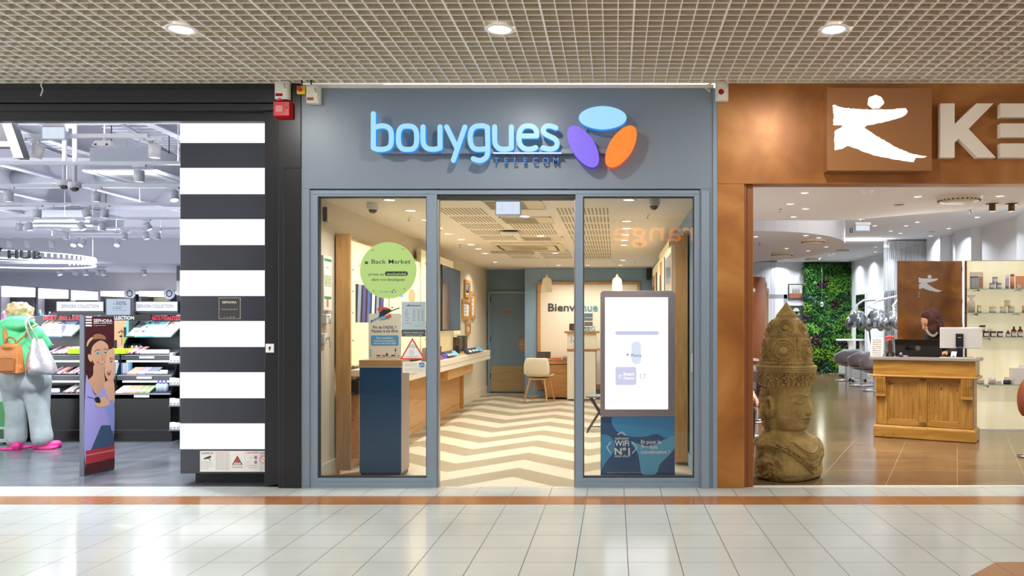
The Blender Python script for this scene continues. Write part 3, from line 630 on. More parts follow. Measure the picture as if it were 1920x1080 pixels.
b.text("Fin de l'ADSL ?", *c2(715, 458), .0265, .0006, 'L', .016, width=262*k); b.text('Passez à', *c2(700, 500), .0265, .0006, 'L', .016, width=150*k); b.text('la fibre', *c2(880, 500), .0265, .0006, 'L', .016, width=115*k, shear=.25)
for cx in (862, 870): b.ribbon([c2(cx, 500), c2(cx+6, 478)], .004, .0004, .0006)
b.m(mat('board_blue', '#5aa6d2', .5)).poly(rrect(c2(692, 0)[0], c2(1003, 0)[0], c2(0, 650)[1], c2(0, 535)[1], .012), .0006)
b.m(PAPER); b.text('Nos conseillers', *c2(847, 574), .019, .0012, 'C', .014, width=185*k); b.text('vous accompagnent', *c2(847, 604), .019, .0012, 'C', .014, width=240*k); b.text('vers le très haut débit', *c2(847, 634), .019, .0012, 'C', .014, width=258*k)
b.m(mat('board_village', '#4a4d52', .6))
for a, c_, e in ((755, 795, 755), (820, 855, 758), (860, 885, 735), (920, 960, 752), (995, 1008, 755)): b.rect(c2(a, 0)[0], c2(c_, 0)[0], c2(0, 768)[1], c2(0, e)[1], .0006)
b.poly([c2(957, 712), c2(980, 712), c2(968, 672)], .0006); b.rect(c2(966, 0)[0], c2(970, 0)[0], c2(0, 770)[1], c2(0, 705)[1], .0006); b.rect(c2(750, 0)[0], c2(1010, 0)[0], c2(0, 782)[1], c2(0, 779)[1], .0006)
b.m(mat('board_blue', '#5aa6d2', .5))
for q in range(4): b.rect(c2(672, 0)[0], c2(700, 0)[0], c2(0, 706+22*q)[1], c2(0, 696+22*q)[1], .0006)
b.build('print', t)
b = MB(mat('figure_black', '#22262e', .6)); b.M = frame((0, 0, 0)); P4 = lambda L: [c2(*q) for q in L]
b.poly(P4([(775, 330), (800, 270), (830, 240), (895, 235), (925, 250), (915, 270), (880, 290), (830, 320)])[::-1], .001); b.ribbon(P4([(915, 265), (960, 245), (1010, 228)]), .010, 0, .002)
b.poly(P4([(695, 400), (690, 370), (702, 360), (718, 366), (706, 378)]), .001); b.poly(P4([(785, 372), (815, 345), (828, 352), (805, 362)]), .001)
b.m(mat('figure_red', '#d9583a', .6)).poly(P4([(758, 250), (775, 222), (820, 213), (870, 220), (915, 240), (900, 246), (830, 240), (790, 262)])[::-1], .0016); b.poly(P4([(855, 320), (915, 292), (925, 330), (880, 345), (862, 340)])[::-1], .0016)
b.m(mat('figure_blue', '#5aa6d2', .6)); b.ribbon(P4([(712, 372), (760, 345), (830, 325), (855, 325)]), .014, 0, .0012); b.ribbon(P4([(820, 356), (860, 348), (895, 340)]), .014, 0, .0012); b.disc(*c2(932, 222), .011, .002, 20, ry=.008)
b.build('figure', t)
# ================================================= LEFT WALL OF THE PHONE SHOP
t = thing('wall_cabinet', 'tall oak panelled display wall along the left of the phone shop', 'cabinet', (-2.5, 7.55, 0)); XL = WL+.017
MB(OAK).box(XL, -2.448, 7.55, 7.575, .04, 2.23).build('end_panel', t, world=True, bevel=.002)
b = MB(OAKL); b.box(XL, XL+.03, 7.576, 12.6, .98, 2.23); b.build('back_board', t, world=True)
b = MB(OAKL); b.box(XL, XL+.025, 7.576, 13.5, .09, .76); b.box(XL, -2.50, 13.48, 13.5, .0, .76); b.box(XL, XL+.02, 7.6, 13.48, 0, .085); b.build('lower_panel', t, world=True, bevel=.002)
for z in (.5, .75, 1.0, 1.24, 1.5, 1.7, 1.9): MB(INK).cyl((-2.449, 7.62, z), (-2.445, 7.62, z), .008, n=8).build('screw_cap', t, world=True)
POS = lambda name, L: None
LBG = mat('lightbox_glow_cream', '#f4e7bd', .5, emit=.22, ecol='#ffeeb8'); LBW = mat('lightbox_side', '#ded6c2', .5)
def lightbox(loc_y0, loc_y1, z0, z1, label, x_wall=XL+.031, dpt=.055, side='E', face=LBG, art=None):
    xw = x_wall; t = thing('lightbox', label, 'lightbox', (xw, (loc_y0+loc_y1)/2, z0)); s_ = 1 if side == 'E' else -1
    b = MB(LBW); L2 = (loc_y1-loc_y0)/2; b.box(*sorted((0, s_*dpt)), -L2, L2, 0, z1-z0); b.build('frame', t, bevel=.003)
    b = MB(face); b.M = frame((s_*(dpt+.001), 0, 0), side); b.rect(-L2+.012, L2-.012, .012, z1-z0-.012, 0)
    if art: art(b, L2*2, z1-z0)
    b.build('poster', t); return t
DARKP = mat('print_violet', '#5b4a8c', .5); STEELP = mat('print_steel', '#8fa0b8', .4); SKY = mat('print_sky', '#5aa8d8', .5)
def artA(b, w, h):
    b.m(INK).text('G+G', -w*.35, h*.80, .05, .0005); b.rect(-w*.40, w*.40, h*.35, h*.66, .0004)
    for i, (m_, u) in enumerate(((STEELP, -.36), (DARKP, -.24), (mat('print_blue', '#4560b0', .4), -.12), (PAPER, 0), (STEELP, .12), (DARKP, .24), (PAPER, .33))): b.m(m_).poly([(w*u, h*.35), (w*(u+.07), h*.35), (w*(u+.11), h*.66), (w*(u+.03), h*.66)], .0008)
def artB(b, w, h):
    b.m(NAVY).rect(-w*.45, -w*.1, h*.72, h*.93, .0005); b.m(SKY).rect(-w*.45, -w*.1, h*.60, h*.71, .0005); b.m(PAPER).text('1', -w*.3, h*.78, .16, .001)
    b.m(INK)
    for q in range(3): b.text('Forfait 5G', -w*.42, h*(.40-.07*q), .03, .0005, width=w*.6)
    b.m(mat('skin_print', '#d7a683', .5)).disc(w*.2, h*.62, w*.12, .0006, ry=h*.08)
lightbox(7.72, 9.0, .99, 2.19, 'cream lit lightbox with violet phone poster beside the oak end panel', art=artA)
lightbox(9.05, 10.45, .99, 2.19, 'lit lightbox with blue number poster behind the lime sticker', art=artB)
def artC(b, w, h):
    b.m(NAVY).text('Internet', -w*.4, h*.86, .05, .0005); b.m(INK).text('WiFi 7', -w*.1, h*.85, .10, .0005, 'L', .02); b.m(SKY).disc(w*.33, h*.87, .06, .0006)
    b.m(NAVY)
    for q in range(5): b.text('débit jusqu’à 8 Gb/s', -w*.42, h*(.30-.04*q), .025, .0005, width=w*.35)
lightbox(10.5, 12.6, .99, 2.37, 'tall cream lit panel with small headline behind the wall television', art=artC, x_wall=XL+.031)
def artD(b, w, h):
    b.m(mat('poster_wood_tone', '#d19a70', .5)).rect(-w*.46, w*.46, h*.28, h*.97, .0004); b.m(mat('poster_pale', '#efe0cc', .5)).rect(-w*.46, w*.1, h*.55, h*.97, .0006); b.m(mat('skin_print', '#d7a683', .5)).disc(w*.1, h*.65, w*.22, .0008, ry=h*.16); b.m(INK).rect(-w*.46, -w*.3, h*.5, h*.8, .001)
    for q in range(3): b.text('Bbox', -w*.36+w*.28*q, h*.2, .03, .0006)
lightbox(12.62, 13.2, .99, 2.13, 'narrow lightbox with warm toned poster just beyond the television', art=artD)
# television
t = thing('television', 'black wall television mounted on the left wall display', 'television', (-2.40, 11.95, 1.30)); L2 = .67
b = MB(mat('tv_black', '#17171a', .3)); b.box(-.02, .012, -L2, L2, 0, .92); b.build('body', t, bevel=.006)
b = MB(mat('tv_screen', '#3a3d45', .06, spec=.9)); b.M = frame((.0135, 0, 0), 'E'); b.rect(-L2+.015, L2-.015, .02, .905, 0)
b.build('screen', t); MB(DGREY).box(-.093, -.02, -.2, .2, .3, .6).build('bracket', t)
# frames on the wall
FRW = wood('frame_wood', '#c08e50', '#d2a468', 'Z', .4)
def wallframe(pxa, pxb, pya, pyb, label, X_=WL, side='E', art=0):
    s_ = 1 if side == 'E' else -1; Xf = X_+s_*.03; ya, yb_ = sorted((abs(Xf*FPX/(pxa-VX)), abs(Xf*FPX/(pxb-VX)))); Ym = (ya+yb_)/2; z0, z1 = az(pyb, Ym), az(pya, Ym)
    t = thing('framed_picture', label, 'picture frame', (X_, Ym, z0)); w, h = yb_-ya, z1-z0; b = MB(FRW); b.M = frame((0, 0, 0), side); f_ = min(w*.16, .06)
    for r_ in ((-w/2, w/2, 0, f_), (-w/2, w/2, h-f_, h), (-w/2, -w/2+f_, f_, h-f_), (w/2-f_, w/2, f_, h-f_)): b.add([(r_[i], r_[j], d_) for d_ in (.002, .032) for i, j in ((0, 2), (1, 2), (1, 3), (0, 3))], [(3, 2, 1, 0), (4, 5, 6, 7), (0, 1, 5, 4), (1, 2, 6, 5), (2, 3, 7, 6), (3, 0, 4, 7)])
    b.build('frame', t, bevel=.002)
    b = MB(PAPER); b.M = frame((0, 0, 0), side); b.rect(-w/2+f_, w/2-f_, f_, h-f_, .012)
    if art == 0: b.m(INK).rect(-w/2+f_*1.3, w/2-f_*1.3, f_*1.4, h-f_*1.4, .0125); b.m(STEELP).disc(0, h*.6, w*.18, .013, ry=h*.2)
    else:
        b.m(INK)
        for q in range(4): b.text('Nos offres', -w*.2, h*(.75-.16*q), .04, .0125, width=w*.35)
        b.m(mat('print_green_grey', '#6e7a6c', .5)).rect(-w/2+f_*1.05, -w/2+f_*2.2, f_*1.2, h-f_*1.2, .0125)
    b.build('picture', t); return t
wallframe(872.5, 882.5, 525.5, 558.5, 'oak framed dark photo, highest on the left back wall')
wallframe(883.5, 891.5, 547, 598, 'tall narrow oak frame with lines of text, rightmost of the wall frames', art=1)
wallframe(868.5, 882, 561, 599, 'square oak frame with text sheet below the dark photo', art=1)
wallframe(875, 883, 602, 627, 'small oak frame with text, lowest of the wall frames', art=1)
wallframe(842, 851, 618, 640, 'cream framed price sheet leaning behind the counter', art=1)
# counter
t = thing('wall_counter', 'long white wall counter along the left side of the phone shop', 'counter', (-2.43, 11.5, .77)); CT = .925
b = MB(mat('counter_white', '#e6dfce', .35)); b.box(XL+.026, -2.26, 8.2, 14.8, .77, CT); b.build('drawer_front', t, world=True, bevel=.003)
b = MB(mat('counter_joint', '#6f6a5f', .6)); b.box(-2.262, -2.2585, 8.2, 14.8, .838, .842); b.build('joint_line', t, world=True)
b = MB(OAKL); b.box(XL+.03, -2.33, 11.4, 13.4, .61, .769); b.build('hanging_drawer', t, world=True, bevel=.003)
b = MB(OAKL); b.box(-2.55, -2.36, 10.9, 12.1, CT, CT+.02); b.box(-2.55, -2.30, 12.15, 14.4, CT, CT+.02); b.build('display_plinth', t, world=True, bevel=.002)
b = MB(mat('counter_white', '#e6dfce', .35)); b.box(XL+.031, -2.40, 7.7, 8.15, .90, .96); solo(b, 'wall_shelf', 'short white shelf with dark cable behind the blue pedestal', 'shelf', bevel=.002)
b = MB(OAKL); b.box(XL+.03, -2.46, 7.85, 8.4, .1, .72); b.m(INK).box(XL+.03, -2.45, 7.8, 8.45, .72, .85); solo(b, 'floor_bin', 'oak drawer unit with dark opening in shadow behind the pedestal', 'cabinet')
# devices on the counter
ANT = mat('anthracite_plastic', '#4a443b', .35); DEV = mat('device_black', '#1c1b1b', .3)
def devat(px, Y): return (ax(px, Y), Y)
zc = CT+.02
b = MB(ANT); b.box(-2.49, -2.38, 12.55, 12.72, zc, zc+.25); solo(b, 'set_top_box', 'tall dark grey internet box, left of the pair at counter end', 'internet box', bevel=.006)
b = MB(ANT); b.box(-2.49, -2.36, 12.86, 13.06, zc, zc+.27); solo(b, 'set_top_box', 'tallest dark grey internet box with tiny light at counter end', 'internet box', bevel=.006)
b = MB(DEV); b.box(-2.52, -2.42, 13.3, 13.38, zc, zc+.17); solo(b, 'set_top_box', 'slim black box, rightmost device on the white counter', 'internet box', bevel=.004)
b = MB(DEV); b.box(-2.42, -2.36, 12.35, 12.42, zc, zc+.13); solo(b, 'phone_display', 'small black handset propped before the grey internet boxes', 'phone', bevel=.004)
b = MB(OAKL); b.box(-2.37, -2.33, 12.5, 12.75, CT+.0205, CT+.045); solo(b, 'display_block', 'pale wooden block under the grey internet boxes', 'block')
b = MB(ANT); b.box(-2.50, -2.38, 11.12, 11.2, zc, zc+.15); solo(b, 'set_top_box', 'low dark box beside the round speaker on the counter', 'internet box', bevel=.004)
t = thing('round_speaker', 'dark disc shaped speaker standing on the counter near the door', 'speaker', (-2.40, 10.95, zc))
b = MB(ANT); b.M = frame((0, 0, .14), 'E'); b.prism([(.10*math.cos(2*PI*k/32), .13*math.sin(2*PI*k/32)) for k in range(32)], -.06, .03); b.build('body', t, bevel=.01)
b = MB(mat('speaker_silver', '#9c968a', .3, .6)); b.M = frame((.031, 0, .14), 'E'); b.disc(0, -.03, .04, .001, ry=.08); b.build('badge', t)
def tag(y0, y1, label, ca, z=zc, x=-2.34, tip=SKY):
    L2 = (y1-y0)/2; t = thing('price_strip', label, 'price strip', (x, (y0+y1)/2, z))
    b = MB(ca); b.add([(.06, -L2, 0), (.06, L2, 0), (-.02, L2, .065), (-.02, -L2, .065), (-.02, -L2, 0), (-.02, L2, 0)], [(0, 1, 2, 3), (4, 5, 1, 0), (3, 2, 5, 4), (0, 3, 4), (1, 5, 2)]); b.build('wedge', t)
    b = MB(tip); b.add([(.0605, L2*.4, .001), (.0605, L2, .001), (-.019, L2, .0655), (-.019, L2*.4, .0655)], [(0, 1, 2, 3)]); b.m(PAPER)
    for q in (-.75, -.3, .1): b.add([(.045, L2*q, .0135), (.045, L2*(q+.25), .0135), (.015, L2*(q+.25), .038), (.015, L2*q, .038)], [(0, 1, 2, 3)])
    b.build('print', t)
NV = mat('strip_navy', '#2b3a52', .4)
tag(11.15, 11.95, 'navy and light blue price strip on the counter near the red phone', NV, x=-2.33); tag(12.6, 14.0, 'longer navy and light blue price strip at the counter end', NV, x=-2.31)
t = thing('phone_display', 'tilted phone with red edge on the counter by the doorway', 'phone', (-2.28, 10.5, CT))
b = MB(mat('tilted_screen', '#6b6258', .2)); b.add([(0, -.3, .02), (0, .3, .02), (-.13, .3, .17), (-.13, -.3, .17), (-.005, -.3, 0), (-.005, .3, 0), (-.14, .3, 0), (-.14, -.3, 0)], [(0, 1, 2, 3), (4, 5, 1, 0), (7, 6, 5, 4), (3, 2, 6, 7), (0, 3, 7, 4), (1, 5, 6, 2)]); b.build('stand', t)
b = MB(mat('red_edge', '#cf4234', .4)); b.box(-.002, .008, -.3, .3, .0, .022); b.add([(.001, .29, .02), (.001, .31, .02), (-.131, .31, .172), (-.131, .29, .172)], [(0, 1, 2, 3)]); b.build('edge', t)
b = MB(mat('violet_card', '#5a50c8', .4)); b.box(-2.33, -2.28, 10.9, 11.08, CT, CT+.06); solo(b, 'card_holder', 'small violet and white card holder by the tilted red phone', 'card holder')
# alarm keypad, panel frame, key switch on the near end of the left wall
t = thing('framed_notice', 'white framed notices with green header on the near left wall', 'notice frame', (WL, 7.30, az(582, 7.3)))
hh = az(480, 7.3)-az(582, 7.3); b = MB(WHITE); b.box(0, .03, -.1, .11, 0, hh); b.build('frame', t, bevel=.003)
b = MB(PAPER); b.M = frame((.031, 0, 0), 'E'); b.rect(-.09, .10, .015, hh-.015, 0); b.m(mat('print_green', '#4f9a58', .5)).rect(-.085, .095, hh-.05, hh-.025, .0004); b.rect(-.08, .09, .10, .125, .0004)
b.m(INK).text('Affichage', -.05, hh-.11, .014, .0005); b.rect(-.085, .095, .305, .309, .0005); b.rect(-.085, .095, .215, .219, .0005); b.m(mat('print_pale_green', '#b9cfa0', .5)).rect(-.08, .09, .225, .30, .0004); b.m(mat('print_pale_red', '#d88a7a', .5)).rect(-.03, .02, .03, .10, .0005); b.build('print', t)
t = thing('alarm_keypad', 'small white alarm keypad below the framed notices', 'keypad', (WL, 7.28, az(607, 7.28)))
MB(WHITE).box(0, .045, -.05, .07, 0, .085).build('body', t, bevel=.006)
b = MB(mat('keypad_grey', '#9a9c98', .5)); b.box(.045, .047, -.03, .02, .055, .072)
for i in range(3):
    for j in range(3): b.box(.045, .048, .0+i*.02, .014+i*.02, .008+j*.014, .018+j*.014)
b.build('keys', t)
t = thing('key_switch', 'white key switch with hanging keys on the near left wall', 'switch', (WL, 7.26, az(644, 7.26)))
MB(WHITE).box(0, .03, -.04, .04, 0, .09).build('plate', t, bevel=.004)
b = MB(CHROME); b.cyl((.03, 0, .045), (.06, 0, .045), .012, n=10); b.tube([(.055, 0, .04), (.058, .02, .0), (.058, .02, -.015)], .004, 6); b.box(.055, .06, .012, .03, -.04, -.012); b.build('key', t)
b = MB(mat('beige_tube', '#d9d0b8', .4)); b.box(WL, WL+.03, 7.28, 7.36, az(416, 7.3), az(389, 7.3)); b.m(DGREY).box(WL, WL+.035, 7.265, 7.28, az(416, 7.3), az(389, 7.3)); solo(b, 'door_sensor', 'small beige sensor strip high on the near left wall', 'sensor', bevel=.003)
# ================================================= PHONE SHOP: BACK, DESKS, TOTEM, RIGHT WALL, CEILING FITTINGS
YW = 15.995
x0, x1, zt = ax(1008, YW), ax(1200.5, YW), az(528.5, YW)
t = thing('wall_panel', 'large cream wall panel in oak frame lettered Bienvenue', 'wall panel', ((x0+x1)/2, 16.0, .12)); w, h = x1-x0, zt-.12
FRO = wood('panel_oak_frame', '#b5834f', '#c89660', 'X')
b = MB(FRO)
for r_ in ((-w/2, w/2, 0, .1), (-w/2, w/2, h-.045, h), (-w/2, -w/2+.06, .1, h-.045), (w/2-.06, w/2, .1, h-.045)): b.box(r_[0], r_[1], -.05, 0, r_[2], r_[3])
b.build('frame', t, bevel=.003)
MB(mat('panel_cream', '#e3dac6', .6)).box(-w/2+.06, w/2-.06, -.025, -.005, .1, h-.045).build('panel', t)
k = YW/FPX; bz = az(583, YW)-.12
bx = ax(1028, YW)-(x0+x1)/2
b = MB(mat('letters_charcoal', '#3d4248', .5)); b.M = frame((0, -.027, 0)); b.text('Bienve', bx, bz, .150, 0, 'L', .018, .01, width=(1089-1028)*k); b.build('lettering', t)
b = MB(mat('letters_through_glass', '#5f97aa', .5)); b.M = frame((0, -.027, 0)); b.text('nue', ax(1091, YW)-(x0+x1)/2, bz, .150, 0, 'L', .018, .01, width=(1121-1091)*k); b.build('lettering', t)  # teal puts the cast of the window glass into these letters
t, w, h = sheet(1095, 1112, 586, 613, 'poster', 'dark photo poster on the cream Bienvenue panel behind the cabinet', 'poster', PAPER, y=15.96, th=.006)
b = MB(mat('poster_slate', '#5c6672', .5)); b.M = frame((0, -.001, 0)); b.rect(-w*.46, w*.46, h*.42, h*.95, 0); b.m(mat('poster_brown', '#6f5a50', .5)).rect(-w*.46, w*.46, h*.06, h*.36, 0); b.m(PAPER).text('Conseil', 0, h*.6, .03, .001, 'C'); b.build('print', t)
# speaker on the back wall
t = thing('wall_speaker', 'small black loudspeaker high in the right back corner', 'speaker', (ax(1217, 15.9), 15.9, az(524, 15.9)))
b = MB(mat('speaker_black', '#241d1e', .6)); b.box(-.05, .04, -.09, .05, 0, .21); b.build('housing', t, bevel=.012)
MB(DGREY).box(-.01, .02, .05, .1, .08, .12).build('bracket', t)
# pendants
def pendant(px, label, lit):
    Yp = 14.5; X_ = ax(px, Yp); z1 = az(515.5, Yp); z0 = az(547.5, Yp)
    t = thing('pendant_lamp', label, 'lamp', (X_, Yp, z0)); h = z1-z0
    m = mat('pendant_glass_lit', '#fff2cf', .4, emit=1.2, ecol='#ffeebc') if lit else mat('pendant_glass_dim', '#e6dcc0', .35, emit=.12, ecol='#ffeebc')
    b = MB(m); b.lathe([(.093, 0), (.09, .10), (.083, .2), (.07, .235), (.03, .262), (.016, h)], n=32); b.lathe([(.014, h), (.028, .26), (.067, .232), (.08, .2), (.087, .1), (.09, 0)], n=32); b.build('shade', t)
    b = MB(mat('pendant_cap', '#d8c9a4', .5)); b.lathe([(.0, .315), (.016, .31), (.03, .262), (.04, .255)], n=20); b.build('cap', t)
    b = MB(WIREW); b.cyl((0, 0, .30), (0, 0, HC-z0-.01), .003, n=6); b.build('cord', t)
    b = MB(WHITE); b.lathe([(0, -.03), (.055, -.03), (.07, 0)], (0, 0, HC-z0-.001), 24); b.build('canopy', t)
    b = MB(EOFFW); b.sphere((0, 0, .16), .024, 12, 8); b.build('bulb', t)
    if lit: lamp('pendant_light', (0, 0, .02), 6, .12, WARM, t)
pendant(1025.5, 'frosted pendant lamp, dimmer and left of the two', False); pendant(1157, 'glowing frosted pendant lamp, brighter and right of the two', True)
# low desk
YD = 15.15; dz = .745
xa, xb = ax(985, YD), ax(1064, YD)
t = thing('desk', 'low oak desk beside the white service cabinet', 'desk', ((xa+xb)/2, YD+.35, 0)); w = xb-xa
DW = wood('desk_oak', '#b07e4c', '#c4935d', 'X')
MB(DW).box(-w/2, w/2, -.35, .4, dz-.03, dz).build('desk_top', t, bevel=.003)
MB(DW).box(-w/2+.39, w/2-.01, -.30, .38, .03, dz-.1).build('drawer_unit', t, bevel=.002)
MB(DW).box(-w/2+.39, w/2-.01, -.34, -.30, dz-.085, dz-.03).build('rail', t)
b = MB(INK)
for q in (-w/2+.42, w/2-.04): b.cyl((q, -.28, 0), (q, -.28, .03), .015, n=10)
b.build('foot', t)
def tablet(px0, px1, py, label, Y_, z, h, lean=.12):
    x0, x1 = ax(px0, Y_), ax(px1, Y_); t = thing('tablet', label, 'tablet', ((x0+x1)/2, Y_, z)); w = (x1-x0)/2
    b = MB(mat('tablet_back', '#31291f', .3)); b.hexa([(-w, 0, .01), (w, 0, .01), (w, .012, .01), (-w, .012, .01)], [(-w, lean*.6, h), (w, lean*.6, h), (w, lean*.6+.012, h), (-w, lean*.6+.012, h)]); b.build('screen_body', t, bevel=.003)
    b = MB(mat('tablet_stand', '#5b5245', .4)); b.box(-.035, .035, -.05, .07, 0, .01); b.box(-.02, .02, -.02, .01, 0, h*.55); b.build('stand', t, bevel=.003)
tablet(1005.5, 1032, 657, 'dark tablet on a stand on the low oak desk', YD+.1, dz, .135)
b = MB(mat('orange_pad', '#dc6a4a', .5)); b.box(ax(1033, YD+.2), ax(1052, YD+.2), YD+.05, YD+.3, dz, dz+.028); solo(b, 'document_tray', 'coral tray lying on the low oak desk', 'tray', bevel=.008)
b = MB(mat('terminal_grey', '#6d7076', .4)); b.hexa([(ax(1055, YD), YD-.02, dz), (ax(1063, YD), YD-.02, dz), (ax(1063, YD), YD+.1, dz), (ax(1055, YD), YD+.1, dz)], [(ax(1055, YD), YD, dz+.03), (ax(1063, YD), YD, dz+.03), (ax(1063, YD), YD+.1, dz+.05), (ax(1055, YD), YD+.1, dz+.05)]); solo(b, 'card_terminal', 'grey card terminal at the right end of the low oak desk', 'card terminal')
# tall service cabinet
YC = 14.95; xa, xb = ax(1063.5, YC), ax(1117, YC); z1 = az(658.5, YC)
t = thing('service_cabinet', 'tall white service cabinet with oak tops and wheelchair sign', 'cabinet', ((xa+xb)/2, YC+.3, 0)); w = (xb-xa)/2
b = MB(CREAM); b.box(-w, w, -.3, .3, .02, z1); b.build('body', t, bevel=.002)
MB(INK).box(-w+.02, w-.02, -.28, .28, 0, .02).build('plinth', t)
MB(DW).box(-w-.005, w+.07, -.31, .3, z1+.008, z1+.04).build('middle_shelf', t, bevel=.002)
zu = az(625, YC); b = MB(CREAM); b.box(-w, w, -.29, .2, z1+.04, zu); b.build('upper_body', t, bevel=.002)
MB(DW).box(-w-.05, w+.06, -.32, .25, zu, az(620.5, YC)).build('top', t, bevel=.003)
b = MB(PAPER); b.M = frame((-w+.085, -.2915, z1+.16)); b.rect(-.055, .055, -.04, .115, 0); b.m(NAVY); b.disc(-.012, .095, .010, .001, 12); b.ribbon([(-.012, .08), (-.01, .045), (.018, .043), (.032, .01)], .009, .0005, .001); b.ribbon([(.022*math.cos(a)-.01, .025+.024*math.sin(a)) for a in [PI*.75+k*PI*1.1/10 for k in range(11)]], .007, .0005, .001); b.build('sign', t)
ZT = az(620.5, YC); tablet(1067, 1081, 606, 'dark tablet on top of the white service cabinet', YC+.1, ZT, .135)
b = MB(mat('cyan_letters', '#3aa7c9', .3)); b.M = frame((ax(1101, YC), YC+.05, ZT)); b.text('B&G', -.07, .0, .085, 0, 'L', .02, .02); solo(b, 'letter_ornament', 'turquoise letter ornament on the white service cabinet', 'ornament')
# second desk behind the screen
b = thing('desk', 'oak desk half hidden behind the bright screen stand', 'desk', (.15, 15.3, 0))
MB(DW).box(-.42, .55, -.3, .4, .88, .92).build('desk_top', b, bevel=.003); MB(wood('dark_desk_wood', '#8a5e44', '#9b6c4e', 'X')).box(-.38, .5, -.28, .38, 0, .88).build('body', b)
# chair
def chair(loc, rz, label):
    t = thing('chair', label, 'chair', loc, rz); SH = mat('shell_white', '#e4dcc8', .4)
    # one bent shell: back facing the viewer, seat going away
    b = MB(SH); rows = []
    prof = [(-.215, .80, .20), (-.225, .72, .235), (-.225, .62, .245), (-.215, .54, .245), (-.17, .475, .235), (-.08, .45, .225), (.05, .445, .225), (.17, .45, .22), (.22, .46, .20)]
    N = 14; vs = []
    for (yy, zz, hw) in prof:
        for k in range(N+1):
            s_ = (k/N*2-1); curl = abs(s_)**2.4
            vs.append((hw*s_, yy+(curl*.07 if zz > .5 else 0), zz+(curl*.035 if zz < .5 else 0)))
    fs = [(i*(N+1)+k, i*(N+1)+k+1, (i+1)*(N+1)+k+1, (i+1)*(N+1)+k) for i in range(len(prof)-1) for k in range(N)]
    b.add(vs, fs, True); o = b.build('shell', t); m_ = o.modifiers.new('s', 'SOLIDIFY'); m_.thickness = .012; m_.offset = 0; m_ = o.modifiers.new('u', 'SUBSURF'); m_.levels = m_.render_levels = 1
    LG = wood('chair_leg_wood', '#b98849', '#cf9f5e', 'Z'); b = MB(LG); b.box(-.16, .16, -.14, .17, .405, .435); b.build('seat_frame', t, bevel=.006)
    for sx, sy in ((-1, -1), (1, -1), (-1, 1), (1, 1)):
        b = MB(LG); b.tube([(sx*.135, sy*.13, .42), (sx*.215, sy*.21, .0)], [.019, .011], 10); b.build('leg', t)
p = at(1013, 750, 14.55); chair((p.x-.02, 14.62, 0), math.radians(-14), 'white shell chair with splayed wooden legs at the low desk')
# folding stool
t = thing('folding_stool', 'dark folding stool half hidden by the bright screen stand', 'stool', (ax(1124, 10.6), 10.6, 0))
MB(mat('stool_seat', '#6d7079', .5)).box(-.17, .17, -.15, .15, .45, .475).build('seat', t, bevel=.01)
for s_ in (-1, 1):
    for q in (-.13, .13):
        b = MB(mat('stool_leg', '#3c3e48', .4, .3)); b.tube([(-s_*.12, q, .45), (s_*.16, q, 0)], .011, 8); b.build('leg', t)
b = MB(mat('stool_leg', '#3c3e48', .4, .3)); b.cyl((-.10, -.13, .08), (.10, -.13, .08), .008, n=8); b.build('stretcher', t)
# digital totem
YT0 = 7.475; xa, xb = ax(1125.5, YT0), ax(1266, YT0); t = thing('display_totem', 'large glowing screen totem with blue base poster in right window', 'display totem', ((xa+xb)/2, YT0+.05, 0)); w = (xb-xa)/2; zT = az(545, YT0); zb_ = az(781, YT0)
b = MB(mat('totem_bezel', '#a3979a', .25, .1)); b.M = frame((0, -.05, 0)); b.prism(rrect(-w, w, zb_, zT, .035), -.12, 0); b.build('bezel', t, bevel=.003)  # pinkish bezel tone includes the reflection in the window glass
SCR = mat('totem_screen', '#101014', .3, emit=1.6, ecol='#f3f3ff')
cx_ = (xa+xb)/2; s0, s1, sz0, sz1 = ax(1134.5, YT0)-cx_, ax(1252.5, YT0)-cx_, az(767.5, YT0), az(557.5, YT0)
b = MB(SCR); b.M = frame((0, -.0515, 0)); b.rect(s0, s1, sz0, sz1, 0)
E = lambda n_, c_, e=1.25: mat(n_, '#101010', .4, emit=e, ecol=c_); k = YT0/FPX
def sp(px, py): return (ax(px, YT0)-cx_, az(py, YT0))
b.m(E('scr_lilac', '#d3d3f4', 1.0)); b.poly(rrect(*[sp(1154, 0)[0], sp(1235, 0)[0]], sp(0, 628)[1], sp(0, 621)[1], .012), .0006)
b.m(E('scr_pale_blue', '#e0ecfa', 1.05)).poly(rrect(sp(1184, 0)[0], sp(1202, 0)[0], sp(0, 683)[1], sp(0, 640)[1], .04), .0006)
b.m(E('scr_lavender', '#dad9f4', 1.0)).poly(rrect(sp(1154, 0)[0], sp(1193, 0)[0], sp(0, 722)[1], sp(0, 688)[1], .015), .0006)
b.m(E('scr_ink', '#8793b4', .9)).text('Phone', *sp(1183, 669), .029, .001, 'L', .01, width=20*k); b.disc(*sp(1177, 665), .010, .001, 12)
b.m(E('scr_grey', '#cfd2e0', 1.0)).text('17', *sp(1200, 711), .05, .001, 'L', .01)
b.m(E('scr_white', '#ffffff', 1.3)).text('Smart', *sp(1169, 704), .030, .0012, 'L', .02, width=20*k); b.text('Change', *sp(1169, 711), .022, .0012, 'L', .02, width=20*k); b.ribbon([(sp(1163, 706)[0]+.014*math.cos(a), sp(1163, 706)[1]+.014*math.sin(a)) for a in [q*PI/5 for q in range(9)]], .005, .001, .0012)
b.build('screen', t)
b = MB(mat('totem_body', '#d9d7d2', .4)); b.box(-w+.005, w-.005, -.04, .07, 0, zb_); b.build('base', t, bevel=.003)
BB = mat('poster_navy_blue', '#1c4f86', .35); b = MB(BB); b.M = frame((0, -.0415, 0)); zz0 = az(892, YT0); b.rect(-w+.003, w-.003, zz0, zb_-.004, 0)
kb = .3516*k
